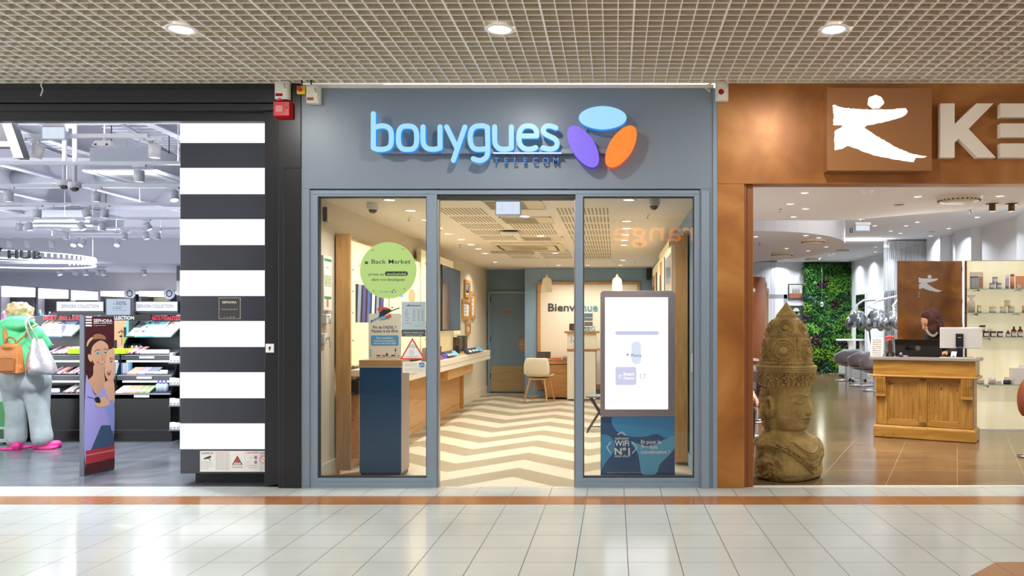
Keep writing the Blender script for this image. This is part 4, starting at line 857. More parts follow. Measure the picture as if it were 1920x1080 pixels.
def tb(cx, cy): return ((90+0, 0)[0]*0+ax(1090+cx*.3516, YT0)-cx_, az(540+cy*.3516, YT0))
b.m(mat('poster_sky_blue', '#3b98d0', .35)); b.poly([tuple(q)[:2] for q in spline([(*tb(165, 686), 0), (*tb(162, 720), 0), (*tb(190, 765), 0), (*tb(240, 790), 0), (*tb(330, 795), 0), (*tb(400, 780), 0), (*tb(450, 800), 0), (*tb(497, 790), 0)], 5)]+[tb(497, 686)], .0006)
b.poly([tb(106, 782)]+[tuple(q)[:2] for q in spline([(*tb(106, 780), 0), (*tb(150, 790), 0), (*tb(178, 830), 0), (*tb(170, 880), 0), (*tb(130, 930), 0), (*tb(106, 970), 0)], 5)], .0006)
b.m(mat('poster_light_blue', '#62b4dc', .35)).poly([tuple(q)[:2] for q in spline([(*tb(262, 820), 0), (*tb(300, 880), 0), (*tb(312, 940), 0), (*tb(322, 990), 0), (*tb(360, 998), 0), (*tb(400, 990), 0), (*tb(420, 940), 0), (*tb(470, 890), 0), (*tb(497, 850), 0), (*tb(497, 790), 0), (*tb(440, 810), 0), (*tb(360, 845), 0), (*tb(300, 830), 0)], 4, True)], .001)
b.m(PAPER); b.text('opérateur', *tb(178, 808), 14*kb, .0016, 'L', .01, width=76*kb); b.text('WiFi', *tb(177, 842), 29*kb, .0016, 'L', .025, width=78*kb); b.text('N°1', *tb(177, 889), 36*kb, .0016, 'L', .03, width=82*kb); b.text('selon nPerf*', *tb(178, 903), 13*kb, .0016, 'L', .01, width=85*kb)
for pts in ([(157, 822), (135, 850), (157, 882)], [(272, 822), (297, 852), (272, 882)], [(195, 782), (215, 768), (236, 784)]): b.ribbon([tb(*q) for q in pts], 5*kb, .0012, .0018)
b.text('Et pour la', *tb(318, 831), 21*kb, .0016, 'L', .02, width=108*kb); b.text('7', *tb(318, 858), 21*kb, .0016, 'L', .02); b.text('ème', *tb(331, 850), 10*kb, .0016, 'L', .02, width=28*kb); b.text('fois', *tb(364, 858), 21*kb, .0016, 'L', .02, width=43*kb); b.text('consécutive !', *tb(318, 884), 20*kb, .0016, 'L', .02, width=152*kb); b.text('*Baromètre des connexions Internet fixes', *tb(135, 987), 5*kb, .0016, 'L', .0, width=200*kb)
b.build('base_poster', t)
# right wall of the shop
XR = WR
t = thing('wall_cabinet', 'oak cabinet wall on the right behind the bright screen', 'cabinet', (XR-.08, 8.1, 0))
xi = XR-.14
b = MB(OAK); b.box(xi, XR-.016, 8.05, 8.08, .03, 2.27); b.build('end_panel', t, world=True, bevel=.002)
b = MB(OAKL); b.box(XR-.06, XR-.016, 8.081, 13.5, .09, 2.3); b.build('back_board', t, world=True)
b = MB(OAK); b.box(xi-.03, xi+.02, 8.081, 9.4, .05, .95); b.m(DGREY).box(xi-.031, xi-.03, 8.09, 9.4, .947, .953); b.build('lower_door', t, world=True, bevel=.002)
def artE(b, w, h): b.m(mat('mirror_screen', '#9a97a6', .1)).rect(-w*.44, w*.44, h*.06, h*.94, .0004)
def artF(b, w, h):
    b.m(INK).rect(w*.05, w*.25, h*.55, h*.9, .0004); b.m(mat('poster_orange_tone', '#d4794e', .5)).rect(-w*.45, -w*.15, h*.35, h*.9, .0004); b.m(INK).rect(-w*.45, -w*.28, h*.6, h*.78, .0008); b.m(DARKP).rect(-w*.3, w*.3, h*.05, h*.3, .0004)
    for q in range(4): b.m(INK).text('5G', w*.3, h*(.8-.1*q), .06, .0005)
lightbox(8.3, 9.3, .97, 2.2, 'lit display box with silver screen beside the right oak end panel', x_wall=XR-.061, side='W', art=artE, dpt=.1)
lightbox(9.35, 11.4, .97, 2.37, 'tall cream poster panel with dark strips on the right wall', x_wall=XR-.061, side='W', art=artF)
lightbox(11.45, 13.4, .97, 2.3, 'farthest cream poster panel with orange picture on right wall', x_wall=XR-.061, side='W', art=artF)
t = thing('wall_socket', 'white wall socket low beside the right oak cabinet', 'socket', (XR, 7.6, az(697, 7.6))); b = MB(WHITE); b.box(-.02, 0, -.045, .045, 0, .17); b.build('plate', t, bevel=.004)
# ceiling fittings
def dome_camera(px, py, label, Z=HC, r=.055):
    p = onz(px, py, Z); t = thing('dome_camera', label, 'camera', (p.x, p.y, Z-.001))
    b = MB(WHITE); b.lathe([(r*1.05, 0), (r*1.05, -.012), (r, -.045), (r*.82, -.06), (0, -.06)], n=28); b.build('housing', t)
    b = MB(mat('smoked_dome', '#3f3d38', .08, spec=.8)); b.lathe([(r*.72, -.055)]+[(r*.72*math.cos(a), -.055-r*.75*math.sin(a)) for a in (k*PI/16 for k in range(1, 8))]+[(.001, -.055-r*.75)], n=24); b.build('dome', t)
    return t
dome_camera(699, 381, 'white dome camera behind the left shop window')
dome_camera(1226, 373.5, 'white dome camera behind the right shop window')
def sprinkler(px, py, Z, label, group=None):
    p = onz(px, py, Z); t = thing('sprinkler', label, 'sprinkler', (p.x, p.y, Z-.001), 0, group)
    b = MB(CHROME); b.lathe([(.032, 0), (.030, -.004), (.008, -.006), (.006, -.03), (.018, -.034), (.018, -.036), (0, -.037)], n=16); b.build('head', t); return t
for px, py, lb in ((766, 407, 'sprinkler head seen through the left window by the spots'), (863, 458.5, 'sprinkler head left of the door opening view near spots'), (922, 492, 'sprinkler head far back beside the last left spot'), (1214, 403, 'sprinkler head below the right dome camera'), (1200, 457.5, 'sprinkler head under the mirrored orange lettering'), (1191, 490, 'sprinkler head far back on the right of the ceiling')): sprinkler(px, py, HC, lb)
GRL = mat('grille_beige', '#b7ae97', .6)
for (pa, pb, ya, yb, lb) in ((902, 1022, 375, 391, 'ceiling grille nearest the door behind the exit light'), (938, 1036, 406, 418, 'second ceiling grille behind the exit light'), (977, 1056, 443, 450, 'ceiling grille before the cassette air conditioner')):
    Ya, Yb = 1706/(608.5-ya), 1706/(608.5-yb); xa, xb = ax((pa+pb)/2-40, Ya), ax((pa+pb)/2+45, Ya); xa, xb = -1.20, -.66
    t = thing('ceiling_grille', lb, 'grille', ((xa+xb)/2, (Ya+Yb)/2, HC-.001)); w, l = (xb-xa)/2, abs(Yb-Ya)/2
    b = MB(WHITE)
    for q in ((-w, w, -l, -l+.015), (-w, w, l-.015, l), (-w, -w+.015, -l, l), (w-.015, w, -l, l)): b.box(*q, -.012, 0)
    b.build('frame', t)
    b = MB(GRL); b.box(-w+.01, w*.35, -l+.01, l-.01, -.004, 0)
    q = -w+.02
    while q < w*.35: b.box(q, q+.006, -l+.01, l-.01, -.009, -.004); q += .018
    b.m(mat('access_plate', '#e9dcbf', .5)).box(w*.35, w-.012, -l+.01, l-.01, -.005, 0); b.build('louvre', t)
Ya, Yb = 11.1, 12.1; t = thing('air_conditioner', 'cream cassette air conditioner with dark slots in shop ceiling', 'air conditioner', (-1.22, 11.6, HC-.001))
b = MB(mat('ac_cream', '#efe4c8', .4)); b.M = frame((0, 0, -.03), 'D'); b.prism(rrect(-.48, .48, -.5, .5, .05), -.03, 0); b.build('panel', t, bevel=.008)
b = MB(mat('ac_slot', '#544c3a', .5)); b.M = frame((0, 0, -.0305), 'D'); b.ribbon(rrect(-.40, .40, -.42, .42, .08, 6), .035, -.001, .001, True); b.build('slot', t)
b = MB(mat('ac_intake', '#e3d8bc', .5)); b.M = frame((0, 0, -.031), 'D')
for q in range(12): b.rect(-.26, .26, -.28+q*.047, -.255+q*.047, .001)
b.build('intake', t)
b = MB(GRL); b.box(-1.9, -1.25, 12.4, 12.7, HC-.01, HC-.001); solo(b, 'ceiling_grille', 'low grey return grille just beyond the cassette air conditioner', 'grille')
p = onz(957, 433, HC); t = thing('wifi_access_point', 'white square access point with small blue light on shop ceiling', 'access point', (p.x, p.y, HC-.001))
b = MB(WHITE); b.M = frame((0, 0, 0), 'D'); b.prism(rrect(-.11, .11, -.11, .11, .03), .02, .045); b.m(INK).prism(rrect(-.08, .08, -.08, .08, .02), 0, .02); b.build('housing', t, bevel=.006)
b = MB(mat('blue_led', '#4a7dff', .3, emit=3)); b.sphere((0, -.03, -.046), .005, 8, 6); b.build('indicator', t)
p = onz(1006, 478, HC); t = thing('smoke_detector', 'white smoke detector near the dim pendant lamp', 'detector', (p.x, p.y, HC-.001)); b = MB(WHITE); b.lathe([(.06, 0), (.06, -.03), (.045, -.034), (.045, -.045), (.05, -.048), (.05, -.06), (0, -.065)], n=24); b.build('housing', t)
def exit_sign(x, y, z, w, h, label, ztop):
    t = thing('exit_sign', label, 'exit sign', (x, y, z)); b = MB(mat('exit_frame', '#b9bfd6', .4)); b.box(-w/2-.01, w/2+.01, -.02, .02, -.01, h+.01); b.build('frame', t, bevel=.004)
    b = MB(mat('exit_housing', '#d6d2c8', .5)); b.box(-w/2-.02, w/2+.02, -.04, .06, h+.01, h+.055); b.build('housing', t, bevel=.008)
    b = MB(mat('exit_face', '#101414', .4, emit=.95, ecol='#d8ecff')); b.M = frame((0, -.0205, 0)); b.rect(-w/2, w/2, 0, h, 0)
    b.m(mat('exit_pictogram', '#101414', .4, emit=.85, ecol='#f3e9f4')); u = -w*.25
    b.poly([(u-.012, h*.85), (u-.012, h*.4), (u-.035, h*.5), (u-.035, h*.4), (u, h*.15), (u+.035, h*.4), (u+.035, h*.5), (u+.012, h*.4), (u+.012, h*.85)][::-1], .0006)
    u = w*.22; b.disc(u+.01, h*.83, .009, .0006, 12)
    for pts in ([(u, h*.72), (u-.012, h*.42)], [(u-.012, h*.42), (u+.012, h*.32), (u+.002, h*.12)], [(u-.012, h*.42), (u-.03, h*.2), (u-.042, h*.25)], [(u, h*.7), (u+.025, h*.55), (u+.035, h*.62)], [(u, h*.7), (u-.03, h*.62)]): b.ribbon(pts, .010, .0004, .0006)
    b.ribbon([(u+.045, h*.9), (u+.045, h*.1)], .006, .0004, .0006); b.build('face', t)
    if ztop > z+h+.055: b = MB(DGREY); b.cyl((0, 0, h+.05), (0, 0, ztop-z), .006, n=6); b.build('rod', t)
    return t
exit_sign(ax(953, 7.25), 7.25, az(402, 7.25), .21, az(379, 7.25)-az(402, 7.25), 'pale lit exit sign with arrow and running man above the doorway', HC)
# ================================================= PERFUME SHOP (LEFT)
# striped light box column
YL = 7.1; xa, xb = ax(338, YL), ax(498.5, YL)
t = thing('striped_lightbox', 'tall column of glowing white and black stripes', 'lightbox', ((xa+xb)/2, YL, 0)); w = (xb-xa)/2
b = MB(mat('stripe_black', '#3b3e47', .22)); b.box(-w, w, 0, .55, az(888, YL), az(217, YL)); b.build('body', t, bevel=.003)
STW = mat('stripe_glow', '#202022', .3, emit=1.25, ecol='#f4f8ff')
for ya, yb in ((219.5, 268), (315, 364), (411, 459.5), (507, 555), (602, 650.5), (698, 746.5), (794, 842)):
    b = MB(STW); b.box(-w-.001, w+.001, -.003, .5, az(yb, YL), az(ya, YL)); b.build('light_stripe', t)
MB(BM2).box(-w+.055, w, .15, .5, 0, az(888, YL)+.002).build('plinth', t)
GP = lambda px, py, Y: (ax(px, Y), az(py, Y))
# plaque
t, w, h = sheet(410, 451, 558, 598, 'plaque', 'small dark square plaque with shop name on black stripe', 'plaque', mat('plaque_border', '#c9c4bc', .4), y=YL-.004, th=.003)
b = MB(mat('plaque_dark', '#3a3836', .4)); b.M = frame((0, -.002, 0)); b.rect(-w/2+.004, w/2-.004, .004, h-.004, 0); b.m(PAPER).text('SEPHORA', 0, h*.73, .019, .001, 'C', .008, width=w*.66); b.text('Cet établissement accepte les règlements', 0, h*.44, .006, .001, 'C', width=w*.78)
for q, cc in enumerate(('#5a6a8a', '#c8502e', '#8a8a92', '#7f9ac8')): b.m(mat('card_logo_%s' % ('blue', 'red', 'grey', 'pale')[q], cc)).rect(w*(-.26+.14*q), w*(-.18+.14*q), h*.06, h*.11, .001)
b.build('print', t)
# bottom row of notices
NAMES = ['notice with a surveillance camera picture, leftmost of the low row', 'notice filled with fine lines of text, second in the low row', 'notice with a red warning triangle, third in the low row', 'notice headed CLICK AND COLLECT style red lettering, fourth in the low row', 'cut off notice with a no symbol, rightmost of the low row']
NAMES[3] = 'notice with red heading and small squares, fourth in the low row'
xs = [375, 403, 431.5, 459, 487, 498.5]
for i in range(5):
    t, w, h = sheet(xs[i], xs[i+1]-.3, 845.5, 884.5, 'notice', 'white '+NAMES[i], 'notice', PAPER, y=YL-.003, th=.002)
    b = MB(INK); b.M = frame((0, -.001, 0))
    if i == 0:
        b.text('ÉTABLISSEMENT SOUS', 0, h*.9, .008, 0, 'C', .01, width=w*.8); b.text('VIDÉOPROTECTION', 0, h*.84, .008, 0, 'C', .01, width=w*.8)
        b.poly([(-w*.15, h*.68), (w*.24, h*.78), (w*.26, h*.68), (-w*.12, h*.6)], 0); b.poly([(-w*.26, h*.62), (-w*.15, h*.68), (-w*.14, h*.62), (-w*.24, h*.58)], 0); b.ribbon([(w*.08, h*.64), (w*.22, h*.56)], .006, 0, .0005)
        b.m(mat('grey_ink', '#76787a', .6))
        for q in range(7): b.text('Nous vous informons que cet', -w*.42, h*(.48-.06*q), .006, width=w*.8 if q < 5 else w*.5)
    elif i == 1:
        b.m(RED).text('INFORMATION', -w*.44, h*.9, .008, width=w*.88); b.m(mat('grey_ink', '#76787a', .6))
        for q in range(14): b.text('règlement intérieur du magasin', -w*.44, h*(.84-.057*q), .006, width=w*.88)
    elif i == 2:
        b.poly([(-w*.36, h*.34), (w*.36, h*.34), (0, h*.78)], 0); b.m(mat('triangle_red', '#cf4632', .5)).poly([(-w*.21, h*.46), (w*.21, h*.46), (0, h*.72)], .0005); b.m(PAPER).rect(-w*.24, w*.24, h*.36, h*.44, .0005); b.m(INK).text('PROTÉGÉ', 0, h*.375, .007, .001, 'C', .01, width=w*.36)
        b.m(RED).text('BROUILLARD OPAQUE', 0, h*.26, .007, 0, 'C', .01, width=w*.74); b.rect(-w*.38, w*.38, h*.19, h*.21, 0)
    elif i == 3:
        b.m(RED).text("CLEFS COFFRE", 0, h*.88, .012, 0, 'C', .02, width=w*.82); b.m(mat('square_violet', '#9a8fa6', .5)); b.rect(w*.15, w*.33, h*.61, h*.77, 0); b.rect(w*.15, w*.33, h*.38, h*.54, 0); b.m(RED).ribbon([(w*.17, h*.63), (w*.31, h*.75)], .003, .0003, .0005); b.ribbon([(w*.17, h*.75), (w*.31, h*.63)], .003, .0003, .0005)
        b.m(INK); b.rect(-w*.1, 0, h*.68, h*.70, 0); b.rect(-w*.34, -w*.22, h*.45, h*.47, 0); b.text('Les coffres sont sous', 0, h*.29, .007, 0, 'C', width=w*.8); b.m(RED).text('temporisation', 0, h*.19, .007, 0, 'C', width=w*.66)
    else:
        b.text('INTER', -w*.45, h*.87, .011, 0, 'L', .015, width=w*.9); b.text('de fumer', -w*.4, h*.79, .009, width=w*.8); b.m(RED).ribbon([(w*.1+.03*math.cos(a), h*.59+.03*math.sin(a)) for a in [PI*.22+q*PI*1.56/20 for q in range(21)]], .005, 0, .0004); b.ribbon([(w*.1-.02, h*.59+.02), (w*.42, h*.5)], .004, 0, .0004)
        b.m(mat('grey_ink', '#76787a', .6))
        for q in range(5): b.text('décret', -w*.44, h*(.36-.07*q), .006, width=w*.8)
    b.build('print', t)
t = thing('key_switch', 'small white key plate on the black portal beside the stripes', 'switch', (ax(506.5, 6.98), 6.98, az(661, 6.98))); b = MB(WHITE); b.box(-.036, .036, -.008, 0, 0, .075); b.build('plate', t, bevel=.002)
b = MB(DGREY); b.cyl((0, -.008, .042), (0, -.012, .042), .010, n=12); b.box(-.004, .004, -.012, -.008, .018, .042); b.build('keyhole', t)
# hanging letter A of the fascia sign
YA = 7.18; t = thing('fascia_letter', 'huge glowing white letter A cut by the left picture edge', 'sign', (ax(0, YA), YA, az(296, YA)))
k = YA/FPX; AP = lambda L: [((px)*k, (296-py)*k) for px, py in L]
LWG = mat('letter_glow_white', '#202020', .4, emit=1.6, ecol='#ffffff'); LSD = mat('letter_side_grey', '#6a6e78', .4)
def outl(b, pts, d0, d1, fm, sm):
    b.m(fm).poly(pts, d1); b.m(sm); n_ = len(pts)
    for i in range(n_): a, c_ = pts[i], pts[(i+1) % n_]; b.add([(*a, d0), (*c_, d0), (*c_, d1), (*a, d1)], [(0, 1, 2, 3)])
b = MB(); b.M = frame((0, 0, 0)); LP = [(-10, 211), (14, 211), (44, 296), (26, 296), (18.5, 275), (-26, 275), (-33.5, 296), (-52, 296), (-22, 211)]
outl(b, AP(LP)[::-1], -.09, 0, LWG, LSD); b.m(SCEIL); b.poly(AP([(-15, 265), (15, 265), (4, 232), (-4, 232)]), .001); b.build('letter', t)
b = MB(DGREY); b.box(-.30, .12, .02, .08, (296-209)*k, (296-205)*k); b.build('mounting_bar', t)
# exit sign, tracks, spots
exit_sign(ax(103, 7.3), 7.3, az(260.5, 7.3), .195, az(239.5, 7.3)-az(260.5, 7.3), 'pale lit exit sign hanging inside the perfume shop', 3.16)
TRK = mat('track_white', '#d4d4dc', .4)
trk_y = [7.12, 8.59, 9.97, 11.5, 13.05, 14.4, 15.8]; tnames = ['nearest', 'second', 'third', 'fourth', 'fifth', 'sixth', 'farthest']
for i, yy in enumerate(trk_y):
    yy = max(yy, 7.35) if i == 0 else yy
    b = MB(TRK); b.box(-13.5, -3.6 if i else -4.2, yy-.02, yy+.02, 3.07, 3.105)
    t = solo(b, 'light_track', tnames[i]+' white lighting track crossing the perfume shop ceiling', 'light track')
    for q in range(5): x_ = -4.6-2.1*q; MB(TRK).cyl((x_, yy, 3.1), (x_, yy, 4.19), .005, n=5).build('hanger', t, world=True)
    u_ = lamp('added_track_uplight', (-8.4, yy, 3.115), 66, .05, COOL, None, rot=(PI, 0, 0)); u_.data.shape = 'RECTANGLE'; u_.data.size = 9; u_.data.size_y = .04  # added upward lamp without a fitting, brightens the perfume shop ceiling
_HEAD = {}
def spot(px, py, Y, aim, lit, group, label, zt=3.07, r=.052, L=.12):
    key = (lit,)
    loc = (ax(px, Y), Y, zt)
    if key not in _HEAD:
        t = thing('track_spot', label, 'spotlight', loc, 0, group)
        b = MB(TRK); b.box(-.07, .07, -.016, .016, -.022, 0); b.cyl((0, 0, -.02), (0, 0, -.075), .007, n=8); b.build('adapter', t)
        b = MB(TRK); b.lathe([(0, 0), (r, 0), (r, -L), (r*.86, -L), (r*.8, -L+.012), (0, -L+.012)], n=20); h_ = b.build('head', t); h_.location = (0, 0, -.06)
        b = MB(mat('spot_lens_lit', '#202020', .4, emit=9, ecol='#ffffff') if lit else mat('spot_lens', '#202020', .3, emit=1.6, ecol='#f4f4ff')); b.M = frame((0, 0, -L+.004), 'D'); b.disc(0, 0, r*.84, 0, 20); g_ = b.build('lens', h_)
        _HEAD[key] = t; lamp('spot_light', (0, 0, -L-.006), 46, r*1.5, COOL, h_, math.radians(155))
    else: t = dup(_HEAD[key], loc, label=label, group=group)
    for c_ in t.children:
        if c_.name.startswith('head'): c_.rotation_euler = aim
    return t
DN = (0, 0, 0)
spots = [[(34, DN, 0), (74, (0, .35, 0), 0), (290, DN, 0)], [(261, DN, 0)], [(16, DN, 0), (180, DN, 0), (325, (-.3, -.3, 0), 1)], [(70, DN, 0), (160, (0, -.3, 0), 0), (196, DN, 0)],
 [(38, (0, .2, 0), 0), (53, (0, -.25, 0), 0), (150, (0, -.5, 0), 0), (191, DN, 0), (274, (0, -.5, 0), 0)], [(124, DN, 0), (233, DN, 0), (272, (0, -.3, 0), 0), (295, DN, 0)], [(97, DN, 0), (140, (-.6, -.2, 0), 1), (157, (-.6, .2, 0), 1), (221, (-.6, -.2, 0), 1), (17, DN, 0), (51, DN, 0)]]
od = ['first', 'second', 'third', 'fourth', 'fifth', 'sixth']
for i, L_ in enumerate(spots):
    L_ = sorted(L_, key=lambda q: q[0])
    for j, (px, aim, lit) in enumerate(L_):
        yy = 7.35 if i == 0 else trk_y[i]
        spot(px, 0, yy, aim, lit, 'track spots of the perfume shop', ('bright lit ' if lit else 'white ')+('tilted ' if aim != DN else '')+'spot, '+od[j]+' from left on the '+tnames[i]+' track')
for j, (px, ay) in enumerate(((110, -.3), (143, .3), (159, -.25), (185, .15), (193, -.15), (269, -.2))):
    spot(px, 0, 17.4, (0, ay, 0), 0, 'track spots of the perfume shop', 'white tilted spot, '+od[j]+' from left under the low rear soffit', zt=2.619)
# real light of the perfume shop: downward lamps in the far ends of its tracks
for (x_, y_, e) in []:
    zt_ = 3.06 if y_ < 16 else 2.6
    t = thing('panel_light', 'slim round white light under a ceiling track of the perfume shop', 'light', (x_, y_, zt_), 0, 'round lights under the perfume shop tracks')
    b = MB(WHITE); b.lathe([(.10, 0), (.11, -.012), (.095, -.015)], n=24); b.build('rim', t); b = MB(EOFF); b.M = frame((0, 0, -.012), 'D'); b.disc(0, 0, .095, 0, 24); b.build('lens', t)
# open ceiling services
BEAM = mat('steel_beam_grey', '#b6b5bf', .6)
for i, x_ in enumerate((-5.2, -6.9, -8.6, -10.3, -12.0)):
    b = MB(BEAM); b.box(x_-.06, x_+.06, 7.2, 16.5, 3.62, 3.64); b.box(x_-.012, x_+.012, 7.2, 16.5, 3.64, 4.0); b.box(x_-.06, x_+.06, 7.2, 16.5, 4.0, 4.02); struct(b, 'trim_%d' % (10+i))
for i, (y_, z_) in enumerate(((8.0, 3.45), (10.6, 3.5), (12.6, 3.5), (15.0, 3.5))):
    b = MB(BEAM); b.box(-13, -3.2, y_-.03, y_+.03, z_, z_+.05)
    for x_ in (-4.5, -7.5, -10.5): b.cyl((x_, y_, z_), (x_, y_, 4.2), .006, n=5)
    struct(b, 'trim_%d' % (20+i))
DUCT = mat('duct_grey', '#a3a6ae', .5, .3)
b = MB(DUCT); b.tube([(-13, 9.3, 3.75), (-6.2, 9.3, 3.75), (-5.7, 9.3, 3.75), (-5.4, 9.3, 3.95), (-5.35, 9.3, 4.2)], .09, 14); solo(b, 'duct', 'grey pipe elbow running over the nearest ceiling cassette', 'duct')
b = MB(DUCT); b.tube([(-3.5, 12.2, 3.9), (-8, 13.4, 3.9), (-12.5, 14.6, 3.9)], .14, 14); solo(b, 'duct', 'wide round duct crossing diagonally under the perfume shop deck', 'duct')
b = MB(DUCT)
for q in range(4): b.tube([(-4.2-q*1.7, 7.3, 4.08), (-6.0-q*1.7, 16.4, 4.08)], .03, 8)
struct(b, 'trim_30')
def cassette(xc, yc, z, s, label):
    t = thing('air_conditioner', label, 'air conditioner', (xc, yc, z)); b = MB(SWW); b.M = frame((0, 0, 0), 'D'); b.prism(rrect(-s, s, -s, s, .05), -.03, .0); b.build('panel', t, bevel=.01)
    b = MB(mat('cassette_slot', '#70707c', .5)); b.M = frame((0, 0, -.001), 'D'); b.ribbon(rrect(-s*.8, s*.8, -s*.8, s*.8, s*.2), s*.07, 0, .001, True)
    for q in range(10): b.rect(-s*.5, s*.5, -s*.5+q*s*.1, -s*.5+q*s*.1+s*.03, .001)
    b.build('slot', t); b = MB(DUCT); b.box(-s*.85, s*.85, -s*.85, s*.85, .031, .3); b.build('unit_body', t)
    for q in (-1, 1): MB(DGREY).cyl((q*s*.8, 0, .3), (q*s*.8, 0, 4.2-z), .006, n=6).build('hanger', t)
cassette(-6.05, 10.4, 3.26, .46, 'nearer white ceiling cassette with vent slots, right of dome cameras')
cassette(-9.9, 15.1, 3.14, .6, 'farther white ceiling cassette beyond the track spots')
for i, px in enumerate((120, 140)):
    Yc = 8.8; X_ = ax(px, Yc); z_ = az(338+i*4, Yc)
    t = thing('dome_camera', ('left' if i == 0 else 'right')+' one of two dome cameras on white ceiling poles', 'camera', (X_, Yc, z_))
    b = MB(SWW); b.cyl((0, 0, .0), (0, 0, 4.2-z_), .018+.004*i, n=12); b.build('pole', t); b = MB(SWW); b.lathe([(.02, .01), (.062, 0), (.065, -.055), (.04, -.06)], n=24); b.build('housing', t)
    b = MB(mat('smoked_dome', '#3f3d38', .08)); b.lathe([(.045*math.cos(a), -.055-.045*math.sin(a)) for a in (k*PI/16 for k in range(0, 8))]+[(.001, -.1)], n=24); b.build('dome', t)
t = thing('projector', 'small white emergency unit under the nearest lighting track', 'emergency light', (ax(196, 7.35), 7.35, 2.99)); b = MB(SWW); b.hexa([(-.09, -.05, .0), (.09, -.05, .0), (.09, .05, 0), (-.09, .05, 0)], [(-.07, -.03, .05), (.07, -.03, .05), (.07, .03, .05), (-.07, .03, .05)]); b.cyl((0, 0, .04), (0, 0, .08), .015, n=10); b.build('body', t); b = MB(DGREY); b.box(-.06, -.04, -.052, -.05, .005, .02); b.box(.04, .06, -.052, -.05, .005, .02); b.build('lens', t)
# ring pendant
RC = (-9.75, 13.0); RR = 1.25
t = thing('ring_pendant', 'glowing ring pendant lettered HUB above the customer', 'pendant', (RC[0], RC[1], 2.36))
b = MB(mat('ring_glow', '#202020', .4, emit=1.7, ecol='#ffffff')); K = 64
for z0_, z1_, rr in ((0, .022, RR), (.12, .13, RR)):
    b.lathe([(rr-.02, z0_), (rr+.01, z0_), (rr+.01, z1_), (rr-.02, z1_), (rr-.02, z0_)], n=K)
b.build('light_ring', t)
for q in range(26):
    a = -.5+q*.075; b = MB(mat('ring_letters_pale', '#dfe3e4', .4, emit=.2)); b.box(RR*math.cos(a)-.012, RR*math.cos(a)+.012, RR*math.sin(a)-.01, RR*math.sin(a)+.01, .06, .12); b.build('ring_fin', t)
for a in (.3, 2.4, 4.5): MB(TRK).cyl((RR*math.cos(a), RR*math.sin(a), .12), (RR*math.cos(a), RR*math.sin(a), 1.82), .004, n=5).build('cord', t)
yh = 11.68; 
for ch, px0, px1 in (('Y', -9, 4), ('H', 15.5, 33), ('U', 38.5, 57), ('B', 62, 76)):
    b = MB(mat('ring_letter_dark', '#1d2021', .6, spec=.2)); b.M = frame((ax(px0, yh), yh, az(484-(4 if ch=='Y' else 0)+(px0/40), yh))); b.text(ch, 0, 0, .12, 0, 'L', .015, .015, width=(px1-px0)*yh/FPX); o = b.build('letter', t, world=True)
# stripe pier at the rear right, wall units
b = MB(mat('stripe_black', '#3b3e47', .22)); b.box(ax(331, 17), ax(345, 17), 17, 17.2, 0, 2.61); 
b.m(WHITE)
for z_ in (.2, .8, 1.4, 2.0): b.box(ax(331, 17)-.001, ax(345, 17), 16.998, 17.2, z_, z_+.3)
struct(b, 'wall_pier')
HDW = mat('header_box_glow', '#222222', .4, emit=1.35, ecol='#ffffff'); SHB = mat('shelf_dark_metal', '#33343c', .4)
BTL = [mat('bottle_'+n_, c_, .15, alpha=1) for n_, c_ in (('blue', '#6fa4d8'), ('pink', '#cf6ea8'), ('amber', '#d9a046'), ('clear', '#cfd6e2'), ('teal', '#3f9bbf'), ('white', '#ecebf2'), ('violet', '#9a86c9'), ('coral', '#e07a66'))]
def bottle(name, label, loc, r, h, m, capm, group, cap=True, sq=False):
    t = thing(name, label, 'bottle', loc, 0, group); b = MB(m)
    if sq: b.box(-r, r, -r*.6, r*.6, 0, h*.75)
    else: b.lathe([(0, 0), (r, 0), (r, h*.68), (r*.4, h*.76), (r*.4, h*.8)], n=12)
    b.build('flask', t)
    b = MB(capm); b.cyl((0, 0, h*.76), (0, 0, h), r*.45, n=10); b.build('cap', t); return t
# run of perfume bays along x = -10
XW = -10.0; protos = {}
def bay(i, y0, y1):
    ym = (y0+y1)/2; t = thing('perfume_bay', ['nearest', 'second', 'third'][i]+' lit perfume bay behind the customer, counted from the left', 'shelving', (XW, ym, 0)); L2 = (y1-y0)/2
    b = MB(SHB); b.box(-.4, .02, -L2-.02, -L2+.02, 0, 2.04); b.build('post', t); b = MB(SHB); b.box(-.4, .0, L2-.02, L2+.02, 0, 2.04); b.build('post', t)
    b = MB(HDW); b.box(-.35, .05, -L2+.08, L2-.04, 1.86, 2.02); b.build('header', t)
    b = MB(mat('bay_back', '#cfcbd8', .6)); b.box(-.42, -.4, -L2, L2, 0, 1.86); b.build('back_panel', t)
    for z_ in (1.45, 1.05, .65, .2): b = MB(mat('bay_shelf_white', '#e9e7f0', .4, emit=.25)); b.box(-.4, 0, -L2, L2, z_-.03, z_); b.build('shelf', t)
    for s_, z_ in enumerate((1.45, 1.05)):
        for q in range(5):
            m = BTL[(i*3+q+s_*2) % 8]; bottle('perfume_bottle', ORDN[q].replace('nearest', 'first')+' bottle on the '+('upper', 'lower')[s_]+' shelf of the '+('nearest', 'second', 'third')[i]+' perfume bay', (XW-.1, y0+.12+q*(y1-y0-.2)/5, z_), .03, .14+.03*((q*7+i) % 3), m, WHITE if q % 2 else DGREY, 'perfume bottles on the lit bays', sq=q % 2 == 0)
for i, (y0, y1) in enumerate(((13.25, 14.05), (14.1, 14.9), (14.95, 15.75))): bay(i, y0, y1)
